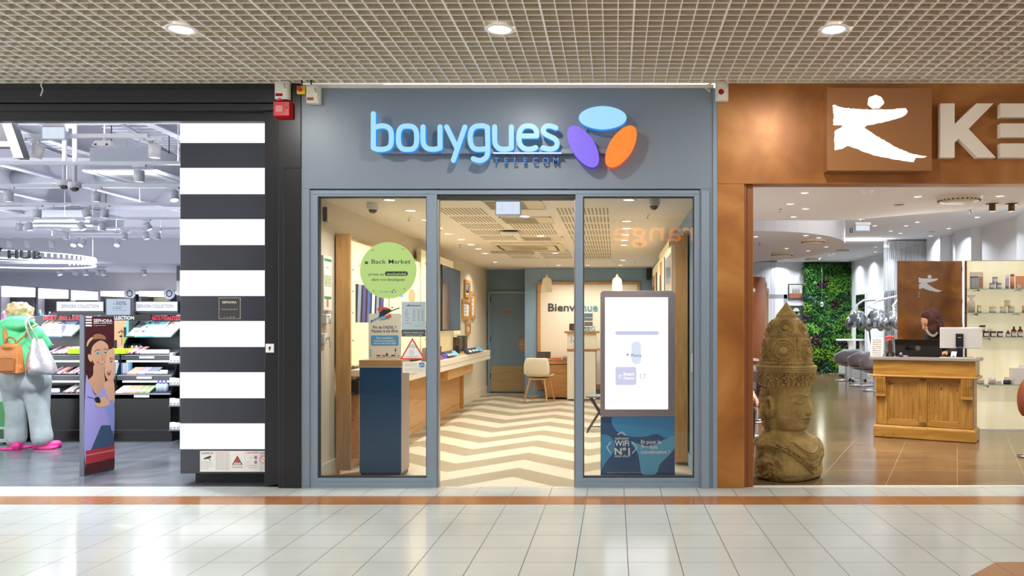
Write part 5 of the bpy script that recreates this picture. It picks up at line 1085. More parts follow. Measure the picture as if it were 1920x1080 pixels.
# far wall units
for i, (pa, pb) in enumerate(((201, 253), (272, 326))):
    Yf = 19.0; x0, x1 = ax(pa, Yf), ax(pb, Yf); t = thing('wall_unit', ['left', 'right'][i]+' of two lit header units on the far wall', 'shelving', ((x0+x1)/2, Yf, 0)); w = (x1-x0)/2
    b = MB(HDW); b.box(-w, w, -.25, .2, 2.04, 2.16); b.build('header', t); b = MB(SHB); b.box(w-.03, w+.03, -.2, .45, 0, 2.1); b.box(-w-.03, -w+.03, -.2, .45, 0, 2.1); b.build('post', t)
    b = MB(mat('unit_panel_'+['mauve', 'olive'][i], ['#b592a8', '#9fa27e'][i], .6, emit=.15)); b.box(-w, w, .3, .45, .5, 2.03); b.build('back_panel', t)
    b = MB(mat('round_sign', '#9da1ad', .4)); b.M = frame((w+.05, -.27, 2.1)); b.prism([(.13*math.cos(a*PI/12), .13*math.sin(a*PI/12)) for a in range(24)], 0, .02); b.m(INK).ribbon([(.06*math.cos(a*PI/8), .07*math.sin(a*PI/8)) for a in range(16)], .025, .0205, .022, True); b.build('round_emblem', t)
    for z_ in (1.7, 1.3, .9): b = MB(mat('bay_shelf_white', '#e9e7f0', .4)); b.box(-w, w, -.1, .3, z_-.03, z_); b.build('shelf', t)
# more bays between, seen above the gondola: white band of display
Yf = 17.0; x0, x1 = ax(150, Yf), ax(330, Yf); t = thing('middle_display', 'low white middle display between gondola and far wall', 'display', ((x0+x1)/2, Yf, 0)); w = (x1-x0)/2
b = MB(SWW); b.box(-w, w, -.2, .2, 0, 1.35); b.build('body', t); b = MB(SHB); b.box(-w, w, -.22, .2, 1.35, 1.39); b.build('top', t)
# ---------------- gondola
GY = 9.69; gx0, gx1 = ax(-20, GY), ax(320, GY)
t = thing('makeup_gondola', 'black makeup gondola with lit tiers behind the poster stand', 'gondola', ((gx0+gx1)/2, GY, 0)); gc = (gx0+gx1)/2; GW = (gx1-gx0)/2; G = t
GB = mat('gondola_black', '#07080a', .2, spec=.3); GG = mat('gondola_grey', '#4b4f59', .3); GLN = mat('gondola_edge', '#9fa3ad', .3)
b = MB(GB); b.box(-GW, GW, .03, 1.0, .0, .10); b.box(-GW, GW, 0.0, 1.0, .10, .56); b.m(GG).box(-GW, GW, -.003, .0, .135, .14); b.build('base', t, bevel=.003)
b = MB(GG); b.box(-GW, GW, .55, .65, .56, 1.50); b.build('back_panel', t)
sec = [(ax(-20, GY)-gc, ax(150, GY)-gc), (ax(150, GY)-gc, ax(232, GY)-gc), (ax(232, 9.9)-gc, GW)]
TIER = [(.00, .565, .40), (.08, .78, .38), (.16, 1.02, .34)]     # front y, top z at the front, depth
UL = mat('tier_striplight', '#202020', .4, emit=2.2, ecol='#ffffff')
for q, (yf, zf, dp) in enumerate(TIER):
    for (sa, sb) in ((-GW, sec[1][0]-.01), (sec[1][0], sec[2][0]-.02) , (sec[2][0]-.0, GW-.03*q)):
        b = MB(GG); b.hexa([(sa, yf, zf-.055), (sb, yf, zf-.055), (sb, yf+dp, zf+.01), (sa, yf+dp, zf+.01)], [(sa, yf, zf), (sb, yf, zf), (sb, yf+dp, zf+.07), (sa, yf+dp, zf+.07)])
        b.m(GLN).box(sa, sb, yf-.006, yf, zf-.006, zf+.004); b.m(PAPER).box((sa+sb)/2-.09, (sa+sb)/2+.09, yf-.008, yf-.003, zf-.04, zf-.012)
        o = b.build('tier', t)
        if q: c_ = MB(UL); c_.box(sa+.05, sb-.05, yf+.02, yf+.05, zf-.085, zf-.065); c_.build('strip_light', t)
for s_ in (GW-.02, sec[2][0]-.02, sec[1][0]-.02): b = MB(GB); b.add([(s_, -.0, .50), (s_, .1, .8), (s_, .28, 1.2), (s_, .62, 1.5), (s_, .62, .5), (s_+.02, -.0, .50), (s_+.02, .1, .8), (s_+.02, .28, 1.2), (s_+.02, .62, 1.5), (s_+.02, .62, .5)], [(0, 1, 2, 3, 4), (9, 8, 7, 6, 5), (0, 5, 6, 1), (1, 6, 7, 2), (2, 7, 8, 3), (3, 8, 9, 4)]); b.build('side_panel', t)
# top angled boards
def board(pa, pb, label, cols, art, xs=0):
    ya, yb, za, zb = .28, .58, 1.25, 1.47; x0, x1 = ax(pa, GY+.4)-gc, ax(pb, GY+.4)-gc
    tt = thing('tester_board', label, 'tester board', (gc+(x0+x1)/2, GY+ya, za)); w = (x1-x0)/2
    d = Vector((0, yb-ya, zb-za)).normalized(); M = frame((0, 0, 0), ((1, 0, 0), tuple(d))); L = math.hypot(yb-ya, zb-za)
    b = MB(mat(cols[0], cols[1], .4)); b.M = M; b.add([(-w, 0, -.02), (w, 0, -.02), (w+xs, L, -.02), (-w+xs, L, -.02), (-w, 0, 0), (w, 0, 0), (w+xs, L, 0), (-w+xs, L, 0)], [(3, 2, 1, 0), (4, 5, 6, 7), (0, 1, 5, 4), (1, 2, 6, 5), (2, 3, 7, 6), (3, 0, 4, 7)]); b.build('board', tt)
    b = MB(); b.M = M @ Matrix.Translation((0, 0, .002)); art(b, w, L); b.build('print', tt); return tt, M, w, L
SKIN = mat('skin_print', '#e9b792', .5); BRN = mat('print_brown', '#5c3b2c', .5)
def art_face(b, w, L):
    b.m(SKIN).disc(w*.35, L*.45, w*.45, 0, 24, ry=L*.42); b.m(BRN).ribbon([(-w*.6, L*.5), (-w*.1, L*.85), (w*.4, L*.95)], .02, .0005, .001); b.m(INK).ribbon([(w*.0, L*.45), (w*.12, L*.5), (w*.24, L*.45)], .008, .0006, .001); b.m(mat('print_rose', '#c7708a', .5)).ribbon([(w*.15, L*.15), (w*.3, L*.15)], .014, .0006, .001)
def art_pens(b, w, L):
    b.m(NAVY)
    for q in range(6): b.rect(-w*.8, -w*.35, L*(.2+q*.12), L*(.225+q*.12), 0)
    for q in range(6): b.m((INK, STEELP, DARKP)[q % 3]).ribbon([(w*(-.2+q*.12), L*.8-q*.02), (w*(.15+q*.12), L*.45-q*.02)], .012, .002, .012)
def art_teal(b, w, L):
    for q in range(3): b.m(PAPER).disc(-w*.7, L*(.25+.25*q), .022, 0, 16); b.m(DARKP).disc(-w*.7, L*(.25+.25*q), .013, .0005, 16); b.m(INK).rect(-w*.5, -w*.25, L*(.2+.25*q), L*(.3+.25*q), 0)
    b.m(PAPER)
    for q in range(3): b.rect(w*(.1+q*.2), w*(.17+q*.2), L*.1, L*.7, 0)
    for q in range(5): b.m((STEELP, DARKP)[q % 2]).ribbon([(w*(.0+q*.15), L*1.02), (w*(.25+q*.12), L*.65)], .010, .003, .012)
def art_white(b, w, L):
    b.m(STEELP)
    for q in range(4): b.rect(w*(-.75+q*.22), w*(-.71+q*.22), L*.2, L*.8, 0)
    art_face(b, w*.5, L)
board(66, 96, 'tester board with a large printed face beside the customer', ('board_face_white', '#f2ece8'), art_face, .06)
board(97, 128, 'pale blue tester board with rows of brushes', ('board_pale_blue', '#a9bfea'), art_pens, .06)
board(129, 146, 'dark grey empty tester board beside the poster stand', ('board_grey', '#5b6268'), lambda b, w, L: b.m(GLN).rect(-w*.6, w*.6, L*.4, L*.44, 0), .04)
board(246, 262, 'dark grey tester board right of the poster stand', ('board_grey', '#5b6268'), lambda b, w, L: b.m(GLN).rect(-w*.6, w*.6, L*.4, L*.44, 0), .06)
board(262, 296, 'turquoise tester board with round palettes and pencils', ('board_turquoise', '#7fd3dd'), art_teal, .06)
board(297, 330, 'white and turquoise tester board with half a printed face', ('board_ice', '#d9f1f4'), art_white, .06)
# face poster between
t2, w, h = sheet(214, 241, 601, 658, 'face_poster', 'upright poster with an eye and mascara right behind the stand', 'poster', SKIN, y=GY+.35, th=.01)
b = MB(PAPER); b.M = frame((0, -.001, 0)); b.m(mat('print_turquoise', '#6cc7d6', .5)).poly([(w*.3, 0), (w*.5, 0), (w*.5, h), (w*.38, h), (w*.2, h*.7)][::1], 0); b.m(INK); b.ribbon([(-w*.2, h*.6), (w*.0, h*.66), (w*.15, h*.62)], .012, .0002, .0005); b.disc(-w*.02, h*.48, .02, .0004, 16, ry=.012); b.rect(w*.03, w*.06, h*.2, h*.72, .0008); b.rect(w*.17, w*.35, h*.1, h*.78, .0006); b.rect(-w*.48, -w*.3, h*.02, h*.36, .0006); b.m(mat('print_lime', '#9bd428', .5)).rect(w*.19, w*.33, h*.25, h*.45, .001); b.build('print', t2)
b = MB(GB); b.box(ax(212, GY), ax(252, GY), GY+.34, GY+.36, az(601, GY+.35), az(590, GY+.35)); b.m(PAPER); b.M = frame((ax(214, GY+.34), GY+.339, az(599, GY+.34))); b.text('LLECTION', 0, 0, .042, 0, 'L', .02, width=.245); b.M = Matrix.Identity(4); solo(b, 'shelf_sign', 'black strip sign with white lettering above the face poster', 'sign')
for (pa, pb, st, lb) in ((82, 150, 'BEST SELLER', 'red BEST SELLER lettering behind the customer'), (285, 338, 'NOUVEAUTES', 'red lettering above the turquoise tester board')):
    Yq = GY+.5; b = MB(mat('red_acrylic', '#d23a48', .3, emit=.15)); b.M = frame((ax(pa, Yq), Yq, az(600, Yq))); b.text(st, 0, 0, .05, 0, 'L', .02, .006, width=(pb-pa)*Yq/FPX); b.m(SHB); b.M = Matrix.Identity(4); b.box(ax(pa, Yq), ax(pb, Yq), Yq, Yq+.02, az(601.5, Yq), az(600, Yq)); solo(b, 'shelf_sign', lb, 'sign')
# headers
for (pa, pb, lb) in ((105, 195, 'left lit sign reading SEPHORA COLLECTION above the gondola'), (248, 334, 'right lit sign reading SEPHORA COLLECTION above the gondola')):
    Yq = GY+.45; x0, x1, z0, z1 = ax(pa, Yq), ax(pb, Yq), az(584, Yq), az(565, Yq); t2 = thing('header_sign', lb, 'sign', ((x0+x1)/2, Yq, z0)); w = (x1-x0)/2; h = z1-z0
    b = MB(SHB); b.box(-w, w, 0, .06, -.02, h); b.box(-w-.1, w+.05, .02, .08, -.045, -.02); b.cyl((-w*.5, .05, 1.49-z0), (-w*.5, .05, -.04), .015, n=8); b.cyl((w*.5, .05, 1.49-z0), (w*.5, .05, -.04), .015, n=8); b.build('housing', t2)
    b = MB(mat('header_face', '#222226', .4, emit=1.0, ecol='#f0f1fb')); b.M = frame((0, -.001, 0)); b.rect(-w+.01, w-.01, .006, h-.006, 0); b.m(mat('header_ink', '#5c6072', .5)).text('SEPHORA COLLECTION', 0, h*.36, h*.34, .001, 'C', .003, width=w*2*.78); b.build('face', t2)
Yq = GY+.40; x0, x1, z0, z1 = ax(199, Yq), ax(245, Yq), az(591, Yq), az(560, Yq); t2 = thing('promotion_screen', 'pale blue screen reading -30% between the two header signs', 'screen', ((x0+x1)/2, Yq, z0)); w = (x1-x0)/2; h = z1-z0
b = MB(SHB); b.box(-w-.01, w+.04, 0, .05, -.01, h+.01); b.cyl((0, .03, 1.49-z0), (0, .03, 0), .02, n=8); b.build('housing', t2)
b = MB(mat('promo_face', '#20242a', .4, emit=.75, ecol='#c3d6ee')); b.M = frame((0, -.001, 0)); b.rect(-w+.004, w-.004, .004, h-.004, 0); b.m(mat('promo_ink', '#3e434c', .5)).text('-30%', -w*.42, h*.62, h*.22, .001, 'L', .012, width=w*1.1); b.text('sur une sélection', -w*.45, h*.48, h*.07, .001, width=w*.9); b.text('de Coffrets.', -w*.45, h*.39, h*.075, .001, 'L', .02, width=w*.7); b.text('du 3 nov. au 24 décembre', -w*.45, h*.27, h*.06, .001, width=w*1.1); b.build('face', t2)
# products on the tiers
def tz(q, d): yf, zf, dp = TIER[q]; return (GY+yf+d, zf+.07*d/dp)
def clone(proto, loc, label=None, rz=None): return dup(proto, loc, rz, label)
pens = []
PC = [mat('pen_'+n_, c_, .3) for n_, c_ in (('rose', '#d98aa0'), ('nude', '#c9a28c'), ('silver', '#c9ccd6'), ('plum', '#7a4460'), ('ivory', '#efe6da'), ('black', '#22222a'))]
pen_p = []
for i, m in enumerate(PC):
    t2 = thing('makeup_pencil', 'slanted makeup pencil lying on a gondola tier', 'makeup', (0, 0, 0), 0, 'makeup pencils on the gondola tiers'); b = MB(m); b.tube([(0, 0, .012), (.02, .16, .07)], .010, 8); b.build('barrel', t2); b = MB(PC[(i+2) % 6]); b.tube([(-.004, -.035, 0), (0, 0, .012)], .0095, 8); b.build('cap', t2); pen_p.append([t2, 0])
def pencil(q, x, d, side='left'):
    k_ = random.randrange(6); y_, z_ = tz(q, d); pr = pen_p[k_]
    lb = ('rose', 'nude', 'silver', 'plum', 'ivory', 'black')[k_]+' makeup pencil on the '+('bottom', 'middle', 'top')[q]+' gondola tier, '+side+' of the poster stand'
    if pr[1] == 0: pr[0].location = (x, y_, z_+.012); pr[1] = 1; pr[0]['label'] = lb
    else: clone(pr[0], (x, y_, z_+.012), lb)
for px in range(92, 150, 3): pencil(2, ax(px, GY+.2), .05)
for px in range(96, 152, 4): pencil(1, ax(px, GY+.1), .05)
for px in range(237, 262, 3): pencil(2, ax(px, GY+.2), .05, 'right')
for px in range(118, 152, 5): pencil(0, ax(px, GY), .05)
for pr in pen_p:
    if pr[1] == 0: pr[0].location = (ax(140, GY+.2), tz(2, .05)[0], tz(2, .05)[1]+.012)
# little white testers in rows
t2 = thing('tester_pot', 'tiny silver tester pot set out on a gondola tier', 'makeup', (0, 0, 0), 0, 'tester pots on the gondola tiers'); b = MB(mat('pot_silver', '#e3e4ec', .3)); b.lathe([(0, 0), (.018, 0), (.018, .03), (.012, .035), (0, .035)], n=12); b.build('pot', t2); first = True
for q, a, c_ in ((2, 265, 316), (1, 292, 314), (0, 94, 112)):
    for d in (.04, .12):
        for px in range(a, c_, 5):
            y_, z_ = tz(q, d); loc = (ax(px, y_), y_, z_+.003)
            lb = 'silver tester pot on the '+('bottom tier beside the customer', 'middle tier at the right end', 'top tier right of the poster stand')[q]+(', front row' if d < .1 else ', back row')
            if first: t2.location = loc; t2['label'] = lb; first = False
            else: clone(t2, loc, lb)
# slim bottles standing at the back of the top tier
for j, px in enumerate(range(240, 268, 4)):
    y_, z_ = tz(2, .2); bottle('nail_polish', 'small upright nail polish at the back of the top tier', (ax(px, y_), y_, z_+.003), .014, .09, PC[j % 6], INK, 'nail polishes on the top tier')
# boxes and palettes
def pal(px0, px1, q, d, label, m, hgt=.02, lean=.5, group=None):
    y_, z_ = tz(q, d); x0, x1 = ax(px0, y_), ax(px1, y_); t2 = thing('makeup_palette', label, 'makeup palette', ((x0+x1)/2, y_, z_+.003), 0, group); w = (x1-x0)/2
    b = MB(m); b.hexa([(-w, 0, 0), (w, 0, 0), (w, .12, .05*lean), (-w, .12, .05*lean)], [(-w+.004, 0, .02), (w+.004, 0, .02), (w+.03, .12, .06+.05*lean), (-w+.03, .12, .06+.05*lean)]); b.build('case', t2)
    b = MB(mat('palette_pans', '#b98f84', .5)); 
    for r_ in range(2):
        for c_ in range(3): u = -w+.01+c_*(w*2-.02)/3; b.quad((u+.006, .015+r_*.05, .0225+r_*.026), (u+(w*2)/3-.012, .015+r_*.05, .0225+r_*.026), (u+(w*2)/3-.005, .05+r_*.05, .0425+r_*.03), (u+.012, .05+r_*.05, .0425+r_*.03))
    b.build('pans', t2)
PK = mat('palette_peach', '#e8b49c', .5); PGN = mat('palette_green', '#a9bf8a', .5); PWH = mat('palette_cream', '#e9e0cf', .5); PLV = mat('palette_lavender', '#b7aee2', .5); PGY = mat('palette_grey', '#8f95a3', .5); PYL = mat('lime_display', '#c9dc2c', .4)
pal(216, 232, 0, .03, 'cream palette, leftmost on the bottom gondola tier', PWH); pal(233, 257, 0, .03, 'peach palette on the bottom gondola tier', PK); pal(258, 270, 0, .03, 'green palette on the bottom gondola tier', PGN); pal(271, 280, 0, .03, 'second green palette beside the violet bottles', PGN)
pal(238, 256, 1, .03, 'peach palette on the middle gondola tier', PK); pal(257, 272, 1, .03, 'lavender palette on the middle gondola tier', PLV); pal(273, 290, 1, .03, 'grey palette on the middle gondola tier', PGY)
for j, px in enumerate((297, 304, 311)): y_, z_ = tz(0, .1); bottle('violet_bottle', ('left', 'middle', 'right')[j]+' violet capped bottle at the right of the bottom tier', (ax(px, y_), y_, z_+.003), .028, .13, mat('bottle_ice_blue', '#b9cdea', .3), mat('cap_violet', '#7b6fd0', .4), 'violet capped bottles on the bottom tier')
for j in range(9):
    y_, z_ = tz(1, .08); x_ = ax(215+j*3.4, y_); t2 = thing('lip_gloss_box', ORDN[j].replace('nearest', 'first')+' slim pastel carton in the row right of the poster stand', 'carton', (x_, y_, z_+.003), 0, 'pastel cartons on the middle tier'); b = MB((BTL[0], BTL[3], mat('carton_pink', '#e3b3cd', .5), mat('carton_mint', '#a8dcd2', .5))[j % 4]); b.box(-.009, .009, 0, .05, 0, .13); b.build('carton', t2, bevel=.002)
for (pa, pb, lb) in ((128, 158, 'lime green display tray left of the poster stand'), (214, 236, 'lime green display tray right of the poster stand')):
    b = MB(PYL); y_ = GY+.145; b.box(ax(pa, y_), ax(pb, y_), y_-.02, y_+.25, 1.035, 1.10); solo(b, 'display_tray', lb, 'display tray', bevel=.004)
# side rack with white cartons
xs_, Yr = ax(329, 9.4), 9.35; t = thing('side_rack', 'black side rack at the right end of the makeup gondola', 'rack', (xs_, Yr+.2, 0))
b = MB(GB); b.box(-.09, .2, .1, .4, 0, 1.3); b.build('body', t)
for i, zpx in enumerate((681, 723, 762, 808)):
    z_ = az(zpx, Yr); b = MB(GG); b.box(-.1, .2, -.12, .1, z_-.012, z_); b.build('shelf', t)
    for j, (px, hh_) in enumerate(((323.5, .115 if i == 0 else .08), (330, .075), (336, .07))):
        t2 = thing('white_carton', ('left', 'middle', 'right')[j]+' white carton on the '+('topmost', 'second', 'third', 'lowest')[i]+' shelf of the black side rack', 'carton', (ax(px, Yr+.15), Yr+.15, z_+.001), 0, 'white cartons on the side rack'); b = MB(PAPER); b.box(-.019, .019, -.03, .03, 0, hh_); b.build('carton', t2, bevel=.002); b = MB(mat('carton_label', '#8d93a0', .5)); b.M = frame((0, -.031, 0)); b.rect(-.012, .012, .008, .03, 0); b.build('label', t2)
# ---------------- poster stand
p0, p1 = Vector((ax(158, 7.475), 7.475, 0)), Vector((ax(214.5, 7.84), 7.84, 0)); d = (p1-p0); L = d.length; ang = math.atan2(d.y, d.x); H = 1.472
t = thing('poster_stand', 'tall angled poster stand with two smiling women', 'poster stand', tuple(p0), ang)
b = MB(mat('stand_grey', '#5c5f6b', .3, .4)); b.box(0, L, .0, .05, 0.0, H); b.build('body', t, bevel=.003)
b = MB(mat('poster_maroon', '#4a2227', .35, var=.15, scale=2)); b.M = frame((0, -.002, 0)); b.rect(.012, L-.004, .02, H-.01, 0); b.build('poster', t)
b = MB(); b.M = frame((0, -.003, 0)); UW = (L-.016)/345.0   # crop: x 65..410, y 15..1080 for py 592..760
def q2(cx, cy): return (.012+(cx-67)*UW, az(590+cy*.1574, 7.6)*1.0+.0)
S1 = mat('print_skin_tan', '#d3a284', .5); S2 = mat('print_skin_light', '#e6b594', .5); HR = mat('print_hair', '#3a231d', .5); HR2 = mat('print_curls', '#9a6c4c', .5); LIL = mat('print_lilac', '#a9a3e6', .5); LI2 = mat('print_lilac_blue', '#8f9fe0', .5); TEALS = mat('print_teal_shadow', '#6fc4c0', .5); LIP = mat('print_lips', '#b5525c', .5); TTH = mat('print_teeth', '#f0e6de', .5); SKR = mat('print_skirt', '#3e5878', .5)
b.m(PAPER)
for yy in (22, 55, 88, 120): b.rect(q2(67, 0)[0], q2(138, 0)[0], q2(0, yy+18)[1], q2(0, yy)[1], .0003)
b.text('SEPHORA', *q2(160, 90), .030, .0003, 'L', .012, width=(385-160)*UW); b.text('WE BELONG TO SOMETHING BEAUTIFUL', *q2(160, 108), .009, .0003, 'L', .02, width=222*UW); b.text('Partagez vos envies beauté', *q2(165, 133), .007, .0003, width=135*UW)
C = lambda L_: [tuple(v)[:2] for v in spline([(*q2(*p), 0) for p in L_], 5, True)]
b.m(LIL).poly(C([(67, 780), (110, 800), (180, 960), (240, 870), (290, 830), (350, 1060), (410, 1100), (400, 1500), (300, 1750), (67, 1800)]), .0006)
b.m(S1).poly(C([(70, 790), (150, 720), (165, 600), (275, 620), (290, 740), (290, 830), (200, 960), (110, 810)]), .0009)
b.m(HR).poly(C([(90, 560), (80, 400), (130, 300), (220, 280), (310, 310), (345, 400), (320, 420), (240, 330), (150, 380), (130, 470), (140, 600)]), .001)
b.m(HR2).poly(C([(150, 290), (165, 240), (230, 230), (295, 260), (300, 300), (230, 290)]), .0012)
b.m(S1).poly(C([(130, 470), (150, 370), (240, 310), (325, 360), (340, 450), (330, 540), (290, 630), (240, 655), (180, 610), (145, 540)]), .0013); b.poly(C([(92, 480), (120, 470), (140, 520), (135, 560), (105, 540)]), .0014)
b.m(TEALS); b.disc(*q2(205, 455), .024, .0016, 16, ry=.012); b.disc(*q2(300, 448), .022, .0016, 16, ry=.012)
b.m(INK); b.disc(*q2(208, 462), .012, .0019, 12, ry=.006); b.disc(*q2(300, 458), .011, .0019, 12, ry=.006); b.ribbon([q2(170, 440), q2(200, 415), (q2(235, 425))], .005, .0016, .002); b.ribbon([q2(280, 420), q2(305, 410), q2(330, 425)], .005, .0016, .002)
b.m(LIP).ribbon([q2(205, 565), q2(250, 585), q2(300, 570)], .010, .0016, .002); b.m(TTH).ribbon([q2(222, 572), q2(250, 580), q2(285, 573)], .004, .002, .0024); b.m(mat('print_nose', '#a87456', .5)).ribbon([q2(262, 470), q2(262, 530), q2(280, 545)], .003, .0016, .002)
b.m(S1).poly(C([(75, 360), (95, 300), (140, 265), (148, 290), (110, 330), (85, 375)]), .0018)
b.m(S2).poly(C([(300, 560), (330, 440), (375, 415), (408, 425), (410, 760), (350, 805), (300, 740), (290, 640)]), .0022); b.poly(C([(280, 830), (400, 800), (410, 1100), (350, 1060), (310, 940)]), .0008)
b.m(mat('print_pink_shadow', '#c9808a', .5)).disc(*q2(370, 545), .020, .0024, 16, ry=.010); b.m(INK).disc(*q2(370, 572), .013, .0026, 12, ry=.006); b.ribbon([q2(345, 535), q2(370, 522), q2(398, 535)], .004, .0024, .0026)
b.m(LIP).poly(C([(315, 690), (345, 680), (372, 690), (350, 740), (325, 730)]), .0024); b.m(TTH).ribbon([q2(322, 697), q2(345, 693), q2(366, 697)], .006, .0026, .0028)
b.m(INK).ribbon([q2(85, 965), q2(180, 1005)], .005, .0024, .0028); b.poly(C([(175, 990), (215, 985), (240, 1030), (230, 1060), (180, 1040)]), .0026)
b.m(S2).poly(C([(180, 1060), (215, 1010), (300, 980), (300, 1000), (350, 1060), (330, 1100), (220, 1110)]), .0024)
b.m(LI2).poly(C([(300, 1090), (380, 1040), (405, 1100), (410, 1350), (380, 1420), (340, 1250)]), .0022)
b.m(SKR).poly([q2(*p) for p in [(250, 1330), (395, 1350), (405, 1640), (130, 1700), (70, 1730)]][::-1], .0007)
b.m(mat('print_bench_red', '#b8343a', .4)).rect(.012, L-.004, az(866, 7.6), az(842, 7.6), .0028); b.m(mat('print_bench_light', '#d27a80', .4)).rect(.012, L-.004, az(852, 7.6), az(849, 7.6), .0032); b.m(mat('print_deep_red', '#571d22', .4)).rect(.012, L-.004, .02, az(866.5, 7.6), .0028)
b.build('poster_picture', t)
# ================================================= PEOPLE
SKIN1 = mat('skin', '#d39b7b', .5); SKIN2 = mat('skin_pale', '#d9a58a', .5)
def limb(b, pts, rs, n=14):
    b.tube(pts, rs, n, caps=False)
    for p, r in zip(pts, rs): b.sphere(p, r, 14, 10)
def hand(b, wrist, direction, palm_n, size=1.0, side=1, curl=.5):
    d = Vector(direction).normalized(); nrm = Vector(palm_n).normalized(); nrm = (nrm-d*nrm.dot(d)).normalized(); s_ = d.cross(nrm)*side; w = Vector(wrist)
    limb(b, [w, w+d*.03*size], [.022*size, .026*size])
    for k in range(4): q = (k-1.5)*.018*size; limb(b, [w+d*.03*size+s_*q*.8, w+d*.085*size+s_*q], [.014*size, .012*size], 10)
    for k, L in enumerate((.068, .078, .073, .058)):
        q = (k-1.5)*.019*size; p0 = w+d*.088*size+s_*q; a1, a2 = curl*.6, curl*1.5
        p1 = p0+(d*math.cos(a1)+nrm*math.sin(a1))*L*.5*size; p2 = p1+(d*math.cos(a2)+nrm*math.sin(a2))*L*.5*size
        limb(b, [p0, p1, p2], [.0092*size, .0085*size, .007*size], 8)
    p0 = w+d*.028*size-s_*.026*size; p1 = p0+(d*.7-s_*.7+nrm*.25).normalized()*.036*size; p2 = p1+(d*.9-s_*.25+nrm*.35).normalized()*.03*size; limb(b, [p0, p1, p2], [.0125*size, .0105*size, .008*size], 8)
def head(b, c, look, up=(0, 0, 1), s=1.0):
    f = Vector(look).normalized(); u = Vector(up); r = f.cross(u).normalized(); u = r.cross(f).normalized(); c = Vector(c)
    P = lambda x, y, z: c+r*x*s+f*y*s+u*z*s
    def ell(x, y, z, rx, ry, rz):
        M0 = b.M; M = Matrix.Identity(4)
        for i, col in enumerate((r*rx*s, f*ry*s, u*rz*s, P(x, y, z))):
            for k in range(3): M[k][i] = col[k]
        b.M = M0 @ M; b.sphere((0, 0, 0), 1, 18, 14); b.M = M0
    ell(0, -.012, .03, .075, .095, .085); ell(0, .012, -.03, .062, .078, .085); ell(0, .045, -.085, .034, .035, .028)
    ell(0, .093, -.012, .011, .017, .032); ell(0, .100, -.030, .015, .014, .011)
    for q in (-1, 1): ell(q*.031, .074, .006, .015, .012, .010); ell(q*.03, .076, .024, .022, .010, .007); ell(q*.077, -.005, -.012, .010, .018, .032); ell(q*.035, .062, -.04, .025, .022, .028)
    ell(0, .088, -.058, .024, .012, .006); ell(0, .086, -.068, .020, .012, .007)
    return P
def figure(t, J, skin, scale=1.0, hands=True, facing=(0, 1, 0), look=None, girth=1.0, voxel=.007):
    b = MB(skin); g = girth
    limb(b, [J['pelvis'], J['waist'], J['chest'], J['neck0']], [.15*g, .13*g, .145*g, .075])
    limb(b, [J['neck0'], J['neck1']], [.055, .05])
    for s_ in 'LR':
        limb(b, [J['chest2'+s_], J['sh'+s_], J['el'+s_], J['wr'+s_]], [.07, .055*g, .042, .026])
        limb(b, [J['hip'+s_], J['kn'+s_], J['an'+s_]], [.095*g, .062, .04]); limb(b, [J['an'+s_], J['toe'+s_]], [.04, .028])
    P = head(b, J['head'], look or facing); fd = Vector(look or facing).normalized()
    e_ = MB(mat('eye_dark', '#2a1c18', .3))
    for q in (-.031, .031): e_.sphere(P(q, .0845, .007), .0065, 10, 8)
    e_.build('eyes', t); e_ = MB(mat('lip_rose', '#b0605c', .5)); e_.tube([P(-.02, .089, -.062), P(0, .0985, -.0625), P(.02, .089, -.062)], [.003, .0055, .003], 8); e_.build('lips', t)
    e_ = MB(mat('brow_dark', '#3b2318', .6))
    for q in (-1, 1): e_.tube([P(q*.016, .090, .027), P(q*.032, .087, .032), P(q*.048, .078, .027)], .0028, 6)
    e_.build('eyebrows', t)
    for s_ in 'LR':
        d = Vector(J['wr'+s_])-Vector(J['el'+s_]); hand(b, J['wr'+s_], J.get('hd'+s_, d), J.get('pn'+s_, (0, 0, -1)), 1.0, 1 if s_ == 'R' else -1)
    return b.build('body', t, remesh=voxel)
def V(*a): return Vector(a)
# --- the customer with green hoodie seen from behind
CYY = 9.13; t = thing('person', 'shopper seen from behind in green hoodie, pale jeans and pink clogs', 'person', (ax(50, CYY), CYY, 0)); CUS = t
k = CYY/FPX
def cp(px, py, y=0): return V(ax(px, CYY+y)-ax(50, CYY), y, az(py, CYY+y))
J = dict(pelvis=cp(46, 700), waist=cp(40, 670, .0), chest=cp(33, 630, -.0), neck0=cp(34, 605, .03), neck1=cp(38, 597, .06), head=cp(42, 588, .10),
    chest2L=cp(22, 617), chest2R=cp(48, 617), shL=cp(4, 618, .0), shR=cp(62, 620, .0), elL=cp(-12, 650, .10), elR=cp(82, 644, .12), wrL=cp(-4, 655, .35), wrR=cp(88, 645, .34),
    hipL=cp(30, 710), hipR=cp(66, 710), knL=cp(30, 770, -.02), knR=cp(70, 770, .0), anL=cp(32, 826, .0), anR=cp(76, 828, .0), toeL=cp(31, 836, .16), toeR=cp(98, 834, .06), pnR=V(0, 0, -1), pnL=V(0, 0, -1))
figure(t, J, SKIN2, look=(.35, .9, -.35), girth=1.15)
GRN = mat('hoodie_green', '#5fd08c', .8, var=.06, scale=6, bump=.2)
b = MB(GRN); limb(b, [cp(46, 690), cp(40, 662), cp(33, 628), cp(34, 609, .02)], [.225, .215, .20, .10], 20)
limb(b, [cp(22, 617), cp(2, 622), cp(-14, 650, .10), cp(-6, 655, .30)], [.12, .095, .08, .055]); limb(b, [cp(46, 618), cp(62, 626), cp(80, 645, .13), cp(87, 646, .30)], [.13, .105, .085, .055])
M0 = b.M
